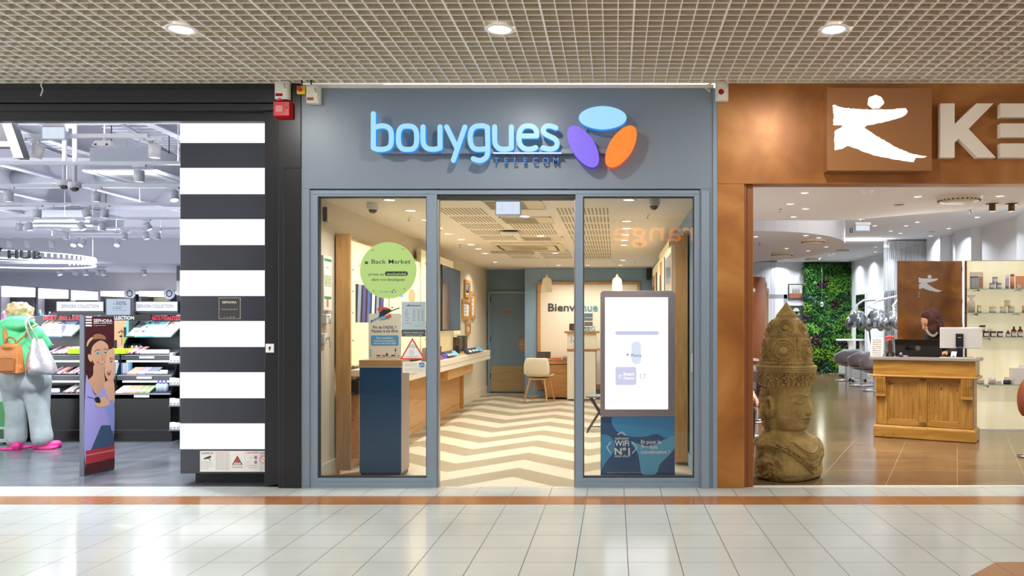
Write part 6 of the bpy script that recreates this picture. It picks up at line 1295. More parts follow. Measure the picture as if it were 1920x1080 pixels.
for (px, py, y, r) in ((18, 606, -.08, (.12, .09, .05)), (34, 603, -.12, (.16, .08, .055)), (30, 610, -.15, (.13, .07, .06)), (46, 604, -.07, (.10, .08, .045)), (20, 612, -.13, (.10, .07, .05)), (33, 597, -.03, (.13, .10, .035))): b.sphere(cp(px, py, y), r, 16, 10)
b.build('hoodie', t, remesh=.011)
JEAN = mat('jeans_pale_grey', '#a8b3b5', .85, var=.12, scale=9, bump=.8)
b = MB(JEAN); limb(b, [cp(44, 686), cp(46, 705, -.01)], [.215, .235], 20); b.sphere(cp(27, 712, -.05), (.15, .16, .17), 20, 14); b.sphere(cp(66, 712, -.05), (.15, .16, .17), 20, 14)
limb(b, [cp(28, 715, -.01), cp(30, 745, -.02), cp(31, 775, -.02), cp(31, 800), cp(30, 821)], [.155, .125, .105, .10, .105], 20)
limb(b, [cp(67, 715, -.01), cp(70, 745), cp(73, 775), cp(76, 800), cp(79, 820)], [.155, .125, .105, .102, .108], 20)
b.build('jeans', t, remesh=.011)
for nm, lab, c0, c1, m in (('clog', None, cp(31, 834, -.09), cp(29, 834, .10), 'pink'), ('clog', None, cp(70, 834, -.03), cp(108, 834, .08), 'pink')):
    b = MB(mat('clog_pink', '#d92f86', .5)); a = Vector(c0); e = Vector(c1); a.z = .045; e.z = .04; d_ = (e-a)
    limb(b, [a, a+d_*.5, e], [.045, .05, .045]); b.box(min(a.x, e.x)-.03, max(a.x, e.x)+.03, min(a.y, e.y)-.03, max(a.y, e.y)+.03, 0.0, .02)
    b.build('clog', t, remesh=.009)
HAIRB = mat('hair_blond', '#bda47c', .7, var=.3, scale=30, bump=.8); b = MB(HAIRB); random.seed(4)
b.sphere(cp(38, 583, .07), (.125, .125, .09), 20, 14)
for q in range(46):
    a = random.uniform(0, 2*PI); e = random.uniform(-.9, 1.2); c = cp(38, 583, .07)+V(.115*math.cos(a)*math.cos(e), .115*math.sin(a)*math.cos(e)-.01, .085*math.sin(e)); b.sphere(c, random.uniform(.02, .034), 10, 8)
for q in range(8): b.sphere(cp(50+q*1.6, 592+q*1.2, .02), .026, 10, 8); b.sphere(cp(18+q*1.5, 592+q*.4, .0), .025, 10, 8)
o = b.build('hair', t, remesh=.008)
# backpack worn on the back
TAN = mat('tan_leather', '#b9743a', .45, var=.12, scale=8, bump=.15); TAND = mat('tan_leather_dark', '#96581f', .5)
t = thing('backpack', 'tan leather backpack on the green hoodie', 'backpack', tuple(Vector(CUS.location)+cp(21, 699, -.27))); t.scale = (.82, .82, .86); 
b = MB(TAN); w = .155
b.hexa([(-w, -.10, 0), (w, -.10, 0), (w, .06, 0), (-w, .06, 0)], [(-w*.72, -.05, .36), (w*.72, -.05, .36), (w*.72, .05, .36), (-w*.72, .05, .36)]); b.sphere((0, -.03, .06), (.165, .085, .08), 20, 12); b.sphere((0, -.02, .33), (.11, .07, .05), 20, 12); o = b.build('bag_body', t, remesh=.011)
b = MB(TAND); b.hexa([(-w*.8, -.135, .02), (w*.8, -.135, .02), (w*.8, -.08, .02), (-w*.8, -.08, .02)], [(-w*.7, -.105, .19), (w*.7, -.105, .19), (w*.7, -.06, .19), (-w*.7, -.06, .19)]); b.build('front_pocket', t, bevel=.015)
b = MB(TAND); b.tube(spline([(-.06, 0, .36), (-.055, -.01, .42), (0, -.015, .45), (.055, -.01, .42), (.06, 0, .36)], 6), .010, 8); b.build('handle', t)
for s_ in (-1, 1): b = MB(TAN); b.tube(spline([(s_*.06, .0, .38), (s_*.12, .06, .46), (s_*.17, .12, .56), (s_*.18, .22, .60)], 6), .024, 8, flat=.5); b.build('strap', t)
b = MB(mat('gold_zip', '#c9a45a', .3, .8)); b.tube(spline([(-.10, -.12, .20), (0, -.125, .22), (.10, -.12, .20)], 6), .004, 6); b.build('zip', t)
# tote bag with sequins
n = NT('sequin_silver'); tc = n.n('ShaderNodeTexCoord'); vo = n.n('ShaderNodeTexVoronoi', Scale=90.0); n.l(tc.outputs['Object'], vo.inputs['Vector']); c = n.mix(.30, lin('#c3bfc4'), vo.outputs['Color']); n.l(c, n.b.inputs['Base Color']); n.b.inputs['Metallic'].default_value = .5; n.b.inputs['Roughness'].default_value = .3; SEQ = n.m
t = thing('tote_bag', 'glittery silver tote bag hanging from the shopper right shoulder', 'bag', tuple(Vector(CUS.location)+cp(80, 703, -.22)))
b = MB(SEQ); N = 20; vs = []
prof = [(0, .145, .05), (.03, .165, .085), (.12, .16, .09), (.22, .125, .07), (.32, .085, .045), (.40, .055, .03)]
b2 = [(z_, rx, ry) for z_, rx, ry in prof]
for z_, rx, ry in b2:
    for q in range(N): a = 2*PI*q/N; vs.append((rx*math.cos(a)*(1+.06*math.sin(5*a+z_*20))-z_*.16, ry*math.sin(a)*(1+.1*math.sin(7*a+z_*30)), z_+.01*math.sin(3*a)))
fs = [(i*N+q, i*N+(q+1) % N, (i+1)*N+(q+1) % N, (i+1)*N+q) for i in range(len(b2)-1) for q in range(N)]+[tuple(range(N-1, -1, -1))]
b.add(vs, fs, True); b.build('bag_body', t, sub=1)
for (x0_, x1_) in ((-.11, -.125), (-.03, -.10)):
    b = MB(SEQ); b.tube(spline([(x0_, -.03, .39), ((x0_+x1_)/2-.01, -.06, .50), (x1_-.02, -.05, .60), (x1_-.03, .05, .63)], 6), .013, 8, flat=.5); b.build('strap', t)
# green floor poster beside the customer
t = thing('floor_poster', 'green printed floor poster cut by the left picture edge', 'poster', (ax(-4, 9.5), 9.5, 0)); b = MB(mat('mint_poster', '#cfe6d4', .5)); b.box(-.10, .10, 0, .012, .02, .75); b.build('panel', t)
b = MB(mat('green_bottle_print', '#4caa62', .5)); b.M = frame((0, -.001, 0)); b.poly([(.0, .2), (.08, .2), (.08, .45), (.04, .5), (0, .45)], 0); b.m(mat('dark_green_print', '#2d6a45', .5)).rect(.0, .07, .06, .17, 0); b.build('print', t); b = MB(DGREY); b.box(-.10, .10, -.06, .06, 0, .02); b.build('foot', t)
# ================================================= STONE BUST
n = NT('carved_sandstone'); tc = n.n('ShaderNodeTexCoord'); a = n.n('ShaderNodeTexNoise', Scale=5.0, Detail=8.0); n.l(tc.outputs['Object'], a.inputs['Vector']); c = n.ramp(a.outputs[0], [(.28, lin('#6a5326')), (.5, lin('#8b7038')), (.72, lin('#a4884e'))])
s2 = n.n('ShaderNodeTexNoise', Scale=120.0, Detail=3.0); n.l(tc.outputs['Object'], s2.inputs['Vector']); c = n.mix(n.math('MULTIPLY', n.math('GREATER_THAN', s2.outputs[0], .62), .55), c, lin('#c0ad82'))
s4 = n.n('ShaderNodeTexNoise', Scale=100.0, Detail=3.0); n.l(tc.outputs['Object'], s4.inputs['Vector']); c = n.mix(n.math('MULTIPLY', n.math('LESS_THAN', s4.outputs[0], .37), .6), c, lin('#473a22'))
s3 = n.n('ShaderNodeTexNoise', Scale=9.0, Detail=2.0); n.l(tc.outputs['Object'], s3.inputs['Vector']); c = n.mix(n.math('MULTIPLY', n.math('GREATER_THAN', s3.outputs[0], .73), .6), c, lin('#77787a'))
n.l(c, n.b.inputs['Base Color']); n.b.inputs['Roughness'].default_value = .85; n.bump(s2.outputs[0], .5, .006); STONE = n.m
TH = math.radians(42); SXc = 1.577; SYc = 7.50
t = thing('stone_bust', 'carved sandstone bust with tall beaded crown and closed eyes', 'statue', (SXc, SYc, 0), TH)
tab = np.array([(0, .325, .25, .20), (.02, .34, .27, .22), (.06, .345, .285, .23), (.12, .34, .28, .23), (.2, .338, .28, .225), (.27, .33, .27, .22), (.32, .315, .25, .21), (.35, .29, .232, .20), (.375, .25, .21, .19), (.395, .205, .185, .175), (.412, .172, .165, .17), (.424, .160, .158, .168), (.436, .160, .185, .175), (.455, .168, .208, .188), (.49, .178, .220, .20), (.55, .196, .226, .21), (.62, .206, .226, .22), (.70, .206, .214, .22), (.78, .208, .210, .22), (.825, .212, .214, .222), (.833, .238, .236, .24), (.87, .245, .243, .245), (.93, .258, .254, .255), (1.0, .272, .266, .265), (1.018, .270, .264, .262), (1.03, .225, .22, .22), (1.06, .222, .218, .22), (1.12, .224, .22, .22), (1.18, .218, .214, .215), (1.24, .204, .20, .20), (1.28, .188, .185, .185), (1.30, .186, .183, .183), (1.34, .178, .175, .175), (1.39, .160, .158, .158), (1.43, .130, .128, .128), (1.462, .092, .09, .09), (1.466, .098, .096, .096), (1.478, .094, .092, .092), (1.52, .062, .06, .06), (1.56, .03, .03, .03), (1.59, .006, .006, .006)])
NZ, NP = 430, 420; zz = np.linspace(0, 1.59, NZ); ph = np.linspace(-PI, PI, NP, endpoint=False)
rx = np.interp(zz, tab[:, 0], tab[:, 1])[:, None]; rf = np.interp(zz, tab[:, 0], tab[:, 2])[:, None]; rb = np.interp(zz, tab[:, 0], tab[:, 3])[:, None]
PH, ZZ = np.meshgrid(ph, zz); sn, cs = np.sin(PH), np.cos(PH); rr = np.where(cs > 0, rf, rb)
ex = np.where(ZZ < .36, 2.5, 2.05); R = ((np.abs(sn)/rx)**ex+(np.abs(cs)/rr)**ex)**(-1/ex)
U = sn*R; front = np.clip(cs*3, 0, 1); aU = np.abs(U); g = lambda x, s: np.exp(-(x/s)**2)
def ss(e0, e1, x): q = np.clip((x-e0)/(e1-e0), 0, 1); return q*q*(3-2*q)
D = np.zeros_like(R)
face = front*ss(.43, .47, ZZ)*(1-ss(.80, .82, ZZ))
D += face*.012*g(aU-.085, .05)*g(ZZ-.60, .07)                                    # cheeks
D += -face*.022*g(aU-.07, .045)*g(ZZ-.715, .032)                                 # sockets
zb = .762-((aU-.075)/.09)**2*.030+.004
D += face*.013*(g(ZZ-zb, .010))*(1-ss(.145, .16, aU))                            # brows
D += face*.020*g(aU-.075, .036)*g(ZZ-.692, .020)                                 # lids
zs = .676+((aU-.078)/.05)**2*.012; D += -face*.013*g(ZZ-zs, .0042)*(1-ss(.05, .062, np.abs(aU-.078)))
zs2 = .716-((aU-.078)/.05)**2*.020; D += -face*.008*g(ZZ-zs2, .0045)*(1-ss(.05, .062, np.abs(aU-.078)))
nh = np.interp(ZZ, [.575, .59, .61, .70, .77, .79], [0, .050, .056, .026, .010, 0]); nw = np.interp(ZZ, [.58, .62, .70, .78], [.030, .024, .014, .014])
D += face*nh*g(aU, nw); D += face*.022*g(aU-.026, .012)*g(ZZ-.602, .013)
D += face*.024*g(aU, .046)*g(ZZ-(.550+.003*np.cos(aU*90)), .010); D += face*.026*g(aU, .036)*g(ZZ-.522, .011); D += -face*.018*g(ZZ-(.5365+aU**2*1.2), .0038)*(1-ss(.048, .06, aU)); D += -face*.010*g(aU, .03)*g(ZZ-.500, .008)
D += face*.016*g(aU, .032)*g(ZZ-.468, .022); D += -face*.006*g(aU, .006)*g(ZZ-.568, .010)
for s_ in (-1, 1):                                                               # ears and ear ornaments
    pe = PH-s_*math.radians(96); ex_ = pe*.2; er = np.sqrt((ex_/.040)**2+((ZZ-.645)/.105)**2)
    D += .045*(1-ss(.85, 1.05, er)); D += -.030*(1-ss(.45, .65, np.sqrt((ex_/.040)**2+((ZZ-.665)/.090)**2)))
    D += .040*g(ex_, .028)*ss(.27, .31, ZZ)*(1-ss(.52, .55, ZZ))
    pe = PH-s_*math.radians(124); ex_ = pe*.2; D += (.040+.005*np.sin(ZZ*110))*g(ex_, .045)*ss(.25, .33, ZZ)*(1-ss(.80, .83, ZZ))
    for q in range(3): zc_ = .36+q*.085; er = np.sqrt(ex_**2+(ZZ-zc_)**2); D += .012*np.cos(er*170)*(er < .045)
for zc_ in (.402, .385, .368): D += -.006*g(ZZ-zc_, .004)*front
# necklaces on the chest
chest = front*(1-ss(.34, .37, ZZ))
for a_, h_, wd in ((.345, .016, .006), (.32, .014, .005), (.225, .012, .004), (.205, .010, .003)):
    zq = a_-.10+np.minimum((aU/.19)**2*.12, .2); D += chest*h_*g(ZZ-zq, wd)
zv = .055+aU*.82; D += chest*.018*(g(ZZ-zv, .006)+g(ZZ-zv-.045, .005))+chest*.012*(np.abs(ZZ-zv-.022) < .02)*(.5+.5*np.sin(aU*170))
zv2 = .13+aU*.6; D += chest*.010*g(ZZ-zv2, .006); er = np.sqrt(U**2+((ZZ-.145)*1.2)**2); D += chest*.012*(1-ss(.035, .045, er))
# crown
def medal(pc, zc_, s_, rr_):
    global D
    du = (PH-pc+PI) % (2*PI)-PI; er = np.sqrt((du*rr_)**2+(ZZ-zc_)**2)/s_
    D = D+.020*(1-ss(.30, .36, er))-.006*g(er-.42, .05)+.012*g(er-.78, .06)+.010*g(er-1.0, .05)-.004*g(er-.90, .03)
for pc in (-61, 6, 73, 140, -128): medal(math.radians(pc), 1.155, .098, .22); medal(math.radians(pc+4), 1.365, .070, .16)
tier = ((ZZ > 1.03) & (ZZ < 1.29)); 
for pc in (-27.5, 39.5, 106, -95): du = PH-math.radians(pc); D += tier*.012*g(du*.22, .008)*(.7+.3*np.sin(ZZ*260)); D += tier*.008*g(np.abs(du*.22)-.022, .006)
D += .012*g(ZZ-1.285, .008)+.010*g(ZZ-1.04, .008)+.006*g(ZZ-1.255, .005)+.006*g(ZZ-1.07, .005)
bandm = ((ZZ > .835) & (ZZ < 1.02))
for zc_ in (1.005, .985, .965): D += bandm*.008*g(ZZ-zc_, .006)
D += bandm*(ZZ < .865)*(ZZ > .84)*.010*np.sign(np.sin(PH*34))
D += bandm*(ZZ > .87)*(ZZ < .955)*(.010*np.sin(PH*22+3*np.sin(ZZ*70))*np.sin(ZZ*110)+.006*np.sin(PH*47+ZZ*90))
for q in range(10):
    pc = -PI+q*2*PI/10+.25; du = (PH-pc+PI) % (2*PI)-PI; er = np.sqrt((du*.25)**2+(ZZ-.915)**2)/.04; D += bandm*(.016*(1-ss(.3, .4, er))+.010*g(er-.8, .12))
# rough broken flank
rough = ss(-2.4, -2.0, PH)*(1-ss(-1.25, -1.0, PH))*(1-ss(.28, .34, ZZ))
pts_noise = np.zeros_like(R); fine = np.zeros_like(R); X0, Y0 = R*sn, -R*cs
for i in range(NZ):
    for j in range(0, NP):
        p = (X0[i, j]*14, Y0[i, j]*14, ZZ[i, j]*14)
        if rough[i, j] > .01: pts_noise[i, j] = noise.noise(p)+.5*noise.noise((p[0]*2.3, p[1]*2.3, p[2]*2.3))
        fine[i, j] = noise.noise((p[0]*2.2, p[1]*2.2, p[2]*2.2))
D += rough*(-.02+.035*pts_noise)+.0022*fine
D *= np.where(ZZ > 1.47, .3, 1)
R = R+D; XX, YY_ = R*sn, -R*cs
vs = np.stack([XX, YY_, ZZ], -1).reshape(-1, 3).tolist(); b = MB(STONE); i0 = np.arange(NZ-1)[:, None]*NP; j0 = np.arange(NP)[None, :]; j1 = (j0+1) % NP
fs = np.stack([i0+j0, i0+j1, i0+NP+j1, i0+NP+j0], -1).reshape(-1, 4).tolist()
b.v = [tuple(v) for v in vs]; b.f = [tuple(f) for f in fs]; b.mi = [0]*len(fs); b.sm = [True]*len(fs)
b.f.append(tuple(range(NP-1, -1, -1))); b.mi.append(0); b.sm.append(False)
b.build('carved_stone', t)
def surf(phi, z, off=0):
    i = int(np.clip(round(z/1.59*(NZ-1)), 0, NZ-1)); j = int(round((phi+PI)/(2*PI)*NP)) % NP; r_ = R[i, j]+off; return (r_*math.sin(phi), -r_*math.cos(phi), z)
b = MB(STONE)
for zc_, nb, r_ in ((1.30, 46, .014), (1.035, 52, .0135)):
    for q in range(nb): b.sphere(surf(-PI+2*PI*q/nb, zc_), r_, 9, 7)
for pc in (-61, 6, 73, 140, -128):
    for q in range(22): a_ = 2*PI*q/22; b.sphere(surf(math.radians(pc)+.055*math.cos(a_)/.22, 1.155+.055*math.sin(a_)), .0085, 8, 6)
    for q in range(18): a_ = 2*PI*q/18; b.sphere(surf(math.radians(pc+4)+.038*math.cos(a_)/.16, 1.365+.038*math.sin(a_)), .0065, 8, 6)
for pc in (-27.5, 39.5, -95):
    for q in range(12): b.sphere(surf(math.radians(pc), 1.06+q*.018), .008, 8, 6)
for s_ in (-1, 1):
    for q in range(26): b.sphere(surf(s_*math.radians(104), .50+q*.0115), .0065, 7, 5)
for (a_, w_, hh, r_) in ((.215, .19, .12, .0105), (.165, .19, .13, .0065), (.195, .19, .12, .006)):
    for q in range(-24, 25):
        phi = q*.052; 
        z = a_-.02+min((.22*math.sin(phi)/w_)**2*hh, .2)
        if z < .36: b.sphere(surf(phi, max(.02, z)), r_, 8, 6)
b.build('bead', t)
# ================================================= HAIR SALON
LF_ = lambda px, Y: ax(px, Y)
def logo_pts(s_, ox, oz):
    body = [(0, 60), (10, 63), (30, 68), (60, 70), (90, 71), (140, 72), (200, 74), (245, 73), (262, 80), (262, 90), (245, 105), (215, 115), (160, 128), (120, 138), (90, 148), (130, 172), (180, 200), (240, 222), (300, 240), (336, 246), (320, 252), (300, 252), (296, 262), (290, 268), (240, 266), (180, 252), (130, 234), (90, 218), (50, 205), (32, 218), (3, 226), (5, 180), (3, 160), (32, 146), (30, 142), (2, 140), (4, 110), (0, 90)]
    return [(ox+(x)*s_, oz-(y)*s_) for x, y in body]
# fascia logo box
YB = F-.13; x0, x1, z0, z1 = ax(1551, YB), ax(1747, YB), az(320, YB), az(165, YB)
t = thing('logo_box', 'square bronze sign box with glowing white dancing figure emblem', 'sign', ((x0+x1)/2, F-.013, z0)); w = (x1-x0)/2; h = z1-z0
b = MB(mat('sign_box_bronze', '#9c6b41', .35, .2)); b.box(-w, w, -.12, 0, 0, h); b.build('box', t, bevel=.002)
GLW = mat('emblem_glow', '#202020', .4, emit=1.7, ecol='#ffffff')
k = YB/FPX; s_ = .3125*k; ox = ax(1320+770*.3125, YB)-(x0+x1)/2; oz = az(140+125*.3125, YB)-z0
body = [(0, 60), (14, 57), (30, 66), (70, 76), (140, 82), (190, 85), (260, 86), (330, 85), (400, 80), (440, 78), (450, 98), (440, 115), (420, 128), (380, 142), (320, 156), (260, 170), (205, 180), (190, 196), (240, 228), (320, 278), (400, 322), (470, 348), (530, 362), (568, 366), (545, 374), (500, 374), (490, 390), (485, 400), (430, 394), (350, 380), (260, 362), (180, 336), (140, 318), (90, 302), (60, 320), (14, 330), (10, 270), (14, 214), (60, 186), (58, 180), (4, 178), (8, 120)]
random.seed(3)
def emblem(b, s_, ox, oz, d0, d1):
    P5 = []
    for i, (x, y) in enumerate(body):
        a = body[i]; c_ = body[(i+1) % len(body)]; L = math.hypot(c_[0]-a[0], c_[1]-a[1]); nn = max(1, int(L/14))
        for j in range(nn): f_ = j/nn; P5.append((a[0]+(c_[0]-a[0])*f_+(random.uniform(-2.2, 2.2) if j else 0), a[1]+(c_[1]-a[1])*f_+(random.uniform(-2.2, 2.2) if j else 0)))
    b.prism([(ox+x*s_, oz-y*s_) for x, y in P5][::-1], d0, d1)
    H5 = [(258+48*math.cos(a)*(1+.07*math.sin(5*a+1)), 40+40*math.sin(a)*(1+.06*math.sin(7*a))) for a in (2*PI*q/28 for q in range(28))]
    b.prism([(ox+x*s_, oz-y*s_) for x, y in H5][::-1], d0, d1)
b = MB(GLW); b.M = frame((0, -.121, 0)); emblem(b, s_, ox, oz, 0, .003); b.build('emblem', t)
# fascia letters K and E
CRL = mat('letter_cream', '#e9dcc8', .45)
def fl(pts, label, x_, z_):
    t = thing('fascia_letter', label, 'sign', (x_, F-.01, z_)); b = MB(CRL); b.M = frame((0, 0, 0))
    for q in pts: b.prism(q, .005, .07)
    b.build('letter', t, bevel=.001)
YK = F-.08; kk_ = YK/FPX*.3125; bx_, bz_ = ax(1320+1418*.3125, YK), az(140+497*.3125, YK)
G_ = lambda L: [((x-1418)*kk_, (497-y)*kk_) for x, y in L]
fl([G_([(1418, 172), (1504, 172), (1504, 298), (1635, 172), (1738, 172), (1588, 325), (1752, 497), (1642, 497), (1528, 383), (1504, 408), (1504, 497), (1418, 497)])[::-1]], 'big cream letter K on the bronze salon header', bx_, bz_)
bx2 = ax(1320+1780*.3125, YK); G2 = lambda L: [((x-1780)*kk_, (497-y)*kk_) for x, y in L]
fl([G2([(1780, 172), (2060, 172), (2060, 256), (1780, 256)])[::-1], G2([(1780, 292), (2040, 292), (2040, 376), (1780, 376)])[::-1], G2([(1780, 412), (2060, 412), (2060, 497), (1780, 497)])[::-1]], 'cream three barred letter E at the right picture edge', bx2, bz_)
# reception desk
PINE = wood('pine_plain', '#98691f', '#b78740', 'X', .4, 2.2, '#7d4f1c'); PINEV = wood('pine_boards', '#8c5f20', '#b3833c', 'Z', .4, 2.6, '#6e4216')
ang = math.atan2(9.56-10.15, ax(1829, 9.56)-ax(1637, 10.15)); p0 = Vector((ax(1637, 10.15), 10.15, 0)); p1 = Vector((ax(1829, 9.56), 9.56, 0)); L = (p1-p0).length
t = thing('reception_desk', 'old pine reception desk with panelled front and grey top', 'desk', tuple(p0), ang); DESK = t; HD = 1.0; DD = .42
b = MB(PINEV); b.box(.05, L-.05, .05, DD-.03, .0, .97); b.build('body', t)
b = MB(PINE); b.box(0, L, 0, DD, 0, .13); b.hexa([(0, 0, .13), (L, 0, .13), (L, DD, .13), (0, DD, .13)], [(.03, .03, .155), (L-.03, .03, .155), (L-.03, DD-.02, .155), (.03, DD-.02, .155)]); b.build('plinth', t, bevel=.008)
b = MB(PINE); b.box(.0, L, .0, DD, .77, .955); b.build('frieze', t, bevel=.003); b = MB(PINE); b.box(-.035, L+.035, -.04, DD, .745, .772); b.build('moulding', t, bevel=.010)
b = MB(mat('desk_top_grey', '#8c8276', .4)); b.box(-.04, L+.04, -.04, DD+.02, .955, .99); b.build('desk_top', t, bevel=.004)
for u0, u1 in ((.03, .17), (L/2-.05, L/2+.05), (L-.17, L-.03)): b = MB(PINEV); b.box(u0, u1, .02, .05, .155, .745); b.build('stile', t, bevel=.003)
b = MB(PINE); b.box(.17, L-.17, .02, .05, .155, .21); b.box(.17, L-.17, .02, .05, .70, .745); b.build('rail', t, bevel=.003)
for u0, u1 in ((.17, L/2-.05), (L/2+.05, L-.17)):
    b = MB(PINEV); n_ = 6
    for q in range(n_): a = u0+.02+(u1-u0-.04)*q/n_; b.box(a+.0008, a+(u1-u0-.04)/n_-.0008, .036, .05, .23, .68)
    b.m(mat('pine_dark_line', '#6b4a1c', .5)).box(u0, u1, .047, .049, .21, .70); b.build('panel', t)
    b = MB(PINE)
    for r_ in ((u0, u0+.02, .21, .70), (u1-.02, u1, .21, .70), (u0, u1, .21, .23), (u0, u1, .68, .70)): b.box(r_[0], r_[1], .028, .045, r_[2], r_[3])
    b.build('panel_moulding', t, bevel=.004)
b = MB(PINEV); b.box(L-.03, L-.025, .06, DD-.05, .155, .745); b.build('side_panel', t)
for u in (.035, L-.155):
    b = MB(PINE); b.hexa([(u, -.015, .53), (u+.12, -.015, .53), (u+.12, .02, .53), (u, .02, .53)], [(u, -.035, .745), (u+.12, -.035, .745), (u+.12, .02, .745), (u, .02, .745)])
    for q in range(4): b.cyl((u+.022+q*.025, -.022, .56), (u+.022+q*.025, -.037, .74), .008, n=8)
    b.box(u-.003, u+.123, -.03, .02, .505, .53); b.build('corbel', t, bevel=.002)
MD = Matrix.Translation(p0) @ Matrix.Rotation(ang, 4, 'Z')
def ond(u, v, z=.991): return tuple(MD @ Vector((u, v, z)))
def upx(px, v=.12):   # distance along the desk seen at a pixel
    lo, hi = -.2, 1.6
    for _ in range(40):
        m_ = (lo+hi)/2; q = MD @ Vector((m_, v, 0)); lo, hi = (m_, hi) if VX+FPX*q.x/q.y < px else (lo, m_)
    return lo
def prop(name, label, cat, px, v=.15, group=None, rz=None): return thing(name, label, cat, ond(upx(px, v), v), ang if rz is None else rz, group)
t = prop('sign_holder', 'tall paper notice in clear stand on the desk left end', 'sign', 1643.5, .06); b = MB(mat('notice_pinkish', '#d9c8c0', .5)); b.hexa([(-.078, 0, .003), (.078, 0, .003), (.078, .004, .003), (-.078, .004, .003)], [(-.078, .04, .235), (.078, .04, .235), (.078, .044, .235), (-.078, .044, .235)]); b.build('sheet', t)
b = MB(INK); d_ = Vector((0, .037, .232)).normalized(); b.M = frame((0, -.001, .003), ((1, 0, 0), tuple(d_)))
for q, st in enumerate(('Nous informons', 'notre aimable', 'clientèle que', 'nous n’acceptons', 'plus les', 'règlements par', 'chèque bancaire', 'La Direction')): b.text(st, 0, .20-.027*q, .016, 0, 'C', .01, width=.11)
b.build('print', t); b = MB(GLASSB); b.box(-.08, .08, -.02, .06, 0, .003); b.build('stand', t)
t = prop('tool_stand', 'red handled dryer stand between notice and laptop', 'hair dryer', 1669, .18); b = MB(mat('maroon_plastic', '#3a1418', .3)); b.lathe([(.05, 0), (.045, .02), (.025, .06), (.03, .14), (.02, .2)], n=16); b.build('body', t); b = MB(mat('red_plastic_light', '#c9483f', .4)); b.tube([(-.05, 0, .235), (0, 0, .25), (.05, 0, .235)], [.016, .02, .016], 10); b.tube([(-.045, 0, .23), (-.05, 0, .19)], .010, 8); b.cyl((0, 0, .19), (0, 0, .25), .018, n=10); b.build('handle', t)
t = prop('glass', 'small clear glass beside the red handled stand', 'glass', 1659, .12); b = MB(GLASSB); b.lathe([(.0, .003), (.028, .003), (.034, .08)], n=16); b.m(mat('glass_rim', '#d0d6d8', .2)).lathe([(.034, .08), (.035, .083), (.033, .083)], n=16); b.build('body', t)
t = prop('laptop', 'large open black laptop with round emblem facing the viewer', 'laptop', 1722, .24); w = .275
b = MB(mat('laptop_black', '#0d0d10', .15)); b.hexa([(-w, -.0, .012), (w, -.0, .012), (w, .012, .012), (-w, .012, .012)], [(-w, -.05, .215), (w, -.05, .215), (w, -.04, .215), (-w, -.04, .215)]); b.build('lid', t, bevel=.003)
b = MB(mat('laptop_base', '#1c1c20', .4)); b.box(-w, w, .012, .22, 0, .018); b.build('base', t, bevel=.003)
b = MB(mat('emblem_silver', '#b9bcc2', .3, .6)); d_ = Vector((0, -.05, .203)).normalized(); b.M = frame((.0, -.0015, .012), ((1, 0, 0), tuple(d_))); c_ = [(.024*math.cos(a), .10+.024*math.sin(a)) for a in (q*PI/12 for q in range(24))]; b.ribbon(c_, .004, .001, .002, True); b.text('hp', -.013, .092, .022, .002, 'L', .01, width=.026); b.build('emblem', t)
t = prop('desk_clutter', 'pile of small black and violet objects before the laptop', 'small objects', 1694, .03); b = MB(mat('clutter_black', '#2a2530', .4)); b.box(-.05, .0, -.02, .03, 0, .03); b.build('case', t, bevel=.006); b = MB(mat('clutter_violet', '#9a88a8', .4)); b.box(0, .05, -.02, .03, 0, .022); b.sphere((-.03, 0, .038), .018, 10, 8); b.build('case', t, bevel=.004)
t = prop('monitor', 'silver screen seen from behind on a black and grey stand', 'monitor', 1801, .2); w = .235
b = MB(mat('monitor_silver', '#c9c4c0', .3, .2)); b.box(-w, w, -.012, .02, .11, .365); b.build('housing', t, bevel=.008)
b = MB(mat('monitor_black', '#17161a', .25)); b.box(-.05, .035, -.04, -.012, .13, .29); b.box(-.045, .03, -.03, .02, 0, .12); b.build('stand', t, bevel=.004); b = MB(CREAM); b.M = frame((-.005, -.041, .24)); b.text('lenovo', 0, 0, .010, 0, 'C', .01); b.build('lettering', t)
t = prop('tray', 'flat pale tray under the silver monitor', 'tray', 1800, .03); b = MB(mat('tray_pale', '#c9c2ba', .3)); b.box(-.22, .17, -.06, .05, 0, .012); b.m(DGREY).box(-.2, .15, -.055, .045, .012, .016); b.build('plate', t, bevel=.003)
t = prop('card_holder', 'small white card holder with bird mark on the desk', 'card holder', 1787, .1); b = MB(PAPER); b.hexa([(-.03, 0, 0), (.03, 0, 0), (.03, .01, 0), (-.03, .01, 0)], [(-.02, .03, .075), (.038, .03, .075), (.038, .04, .075), (-.02, .04, .075)]); b.build('card', t); b = MB(INK); b.M = frame((0, -.001, .0)); b.disc(.004, .02, .009, 0.0, 12); b.build('print', t)
# rust panel with the emblem
YR = 11.1; t = thing('rust_panel', 'tall rusty metal panel with white emblem behind the desk', 'panel', (ax(1743, YR), YR, 0)); w = (ax(1803, YR)-ax(1683, YR))/2; h = az(489.5, YR)
n = NT('rust_steel'); tc = n.n('ShaderNodeTexCoord'); a = n.n('ShaderNodeTexNoise', Scale=3.0, Detail=8.0, Distortion=.7); n.l(tc.outputs['Object'], a.inputs['Vector']); c = n.ramp(a.outputs[0], [(.3, lin('#6a3f1a')), (.55, lin('#8f5a24')), (.75, lin('#b07a34'))]); n.l(c, n.b.inputs['Base Color']); n.b.inputs['Roughness'].default_value = .4; RUST = n.m
b = MB(RUST); b.box(-w, w, -.02, .02, .0, h); b.build('sheet', t)
b = MB(mat('cutout_white', '#e6e9ee', .5)); b.M = frame((0, -.021, 0)); s2_ = .2036*YR/FPX*.395; emblem(b, s2_, ax(1640+398*.2036, YR)-ax(1743, YR), az(470+225*.2036, YR), 0, .002)
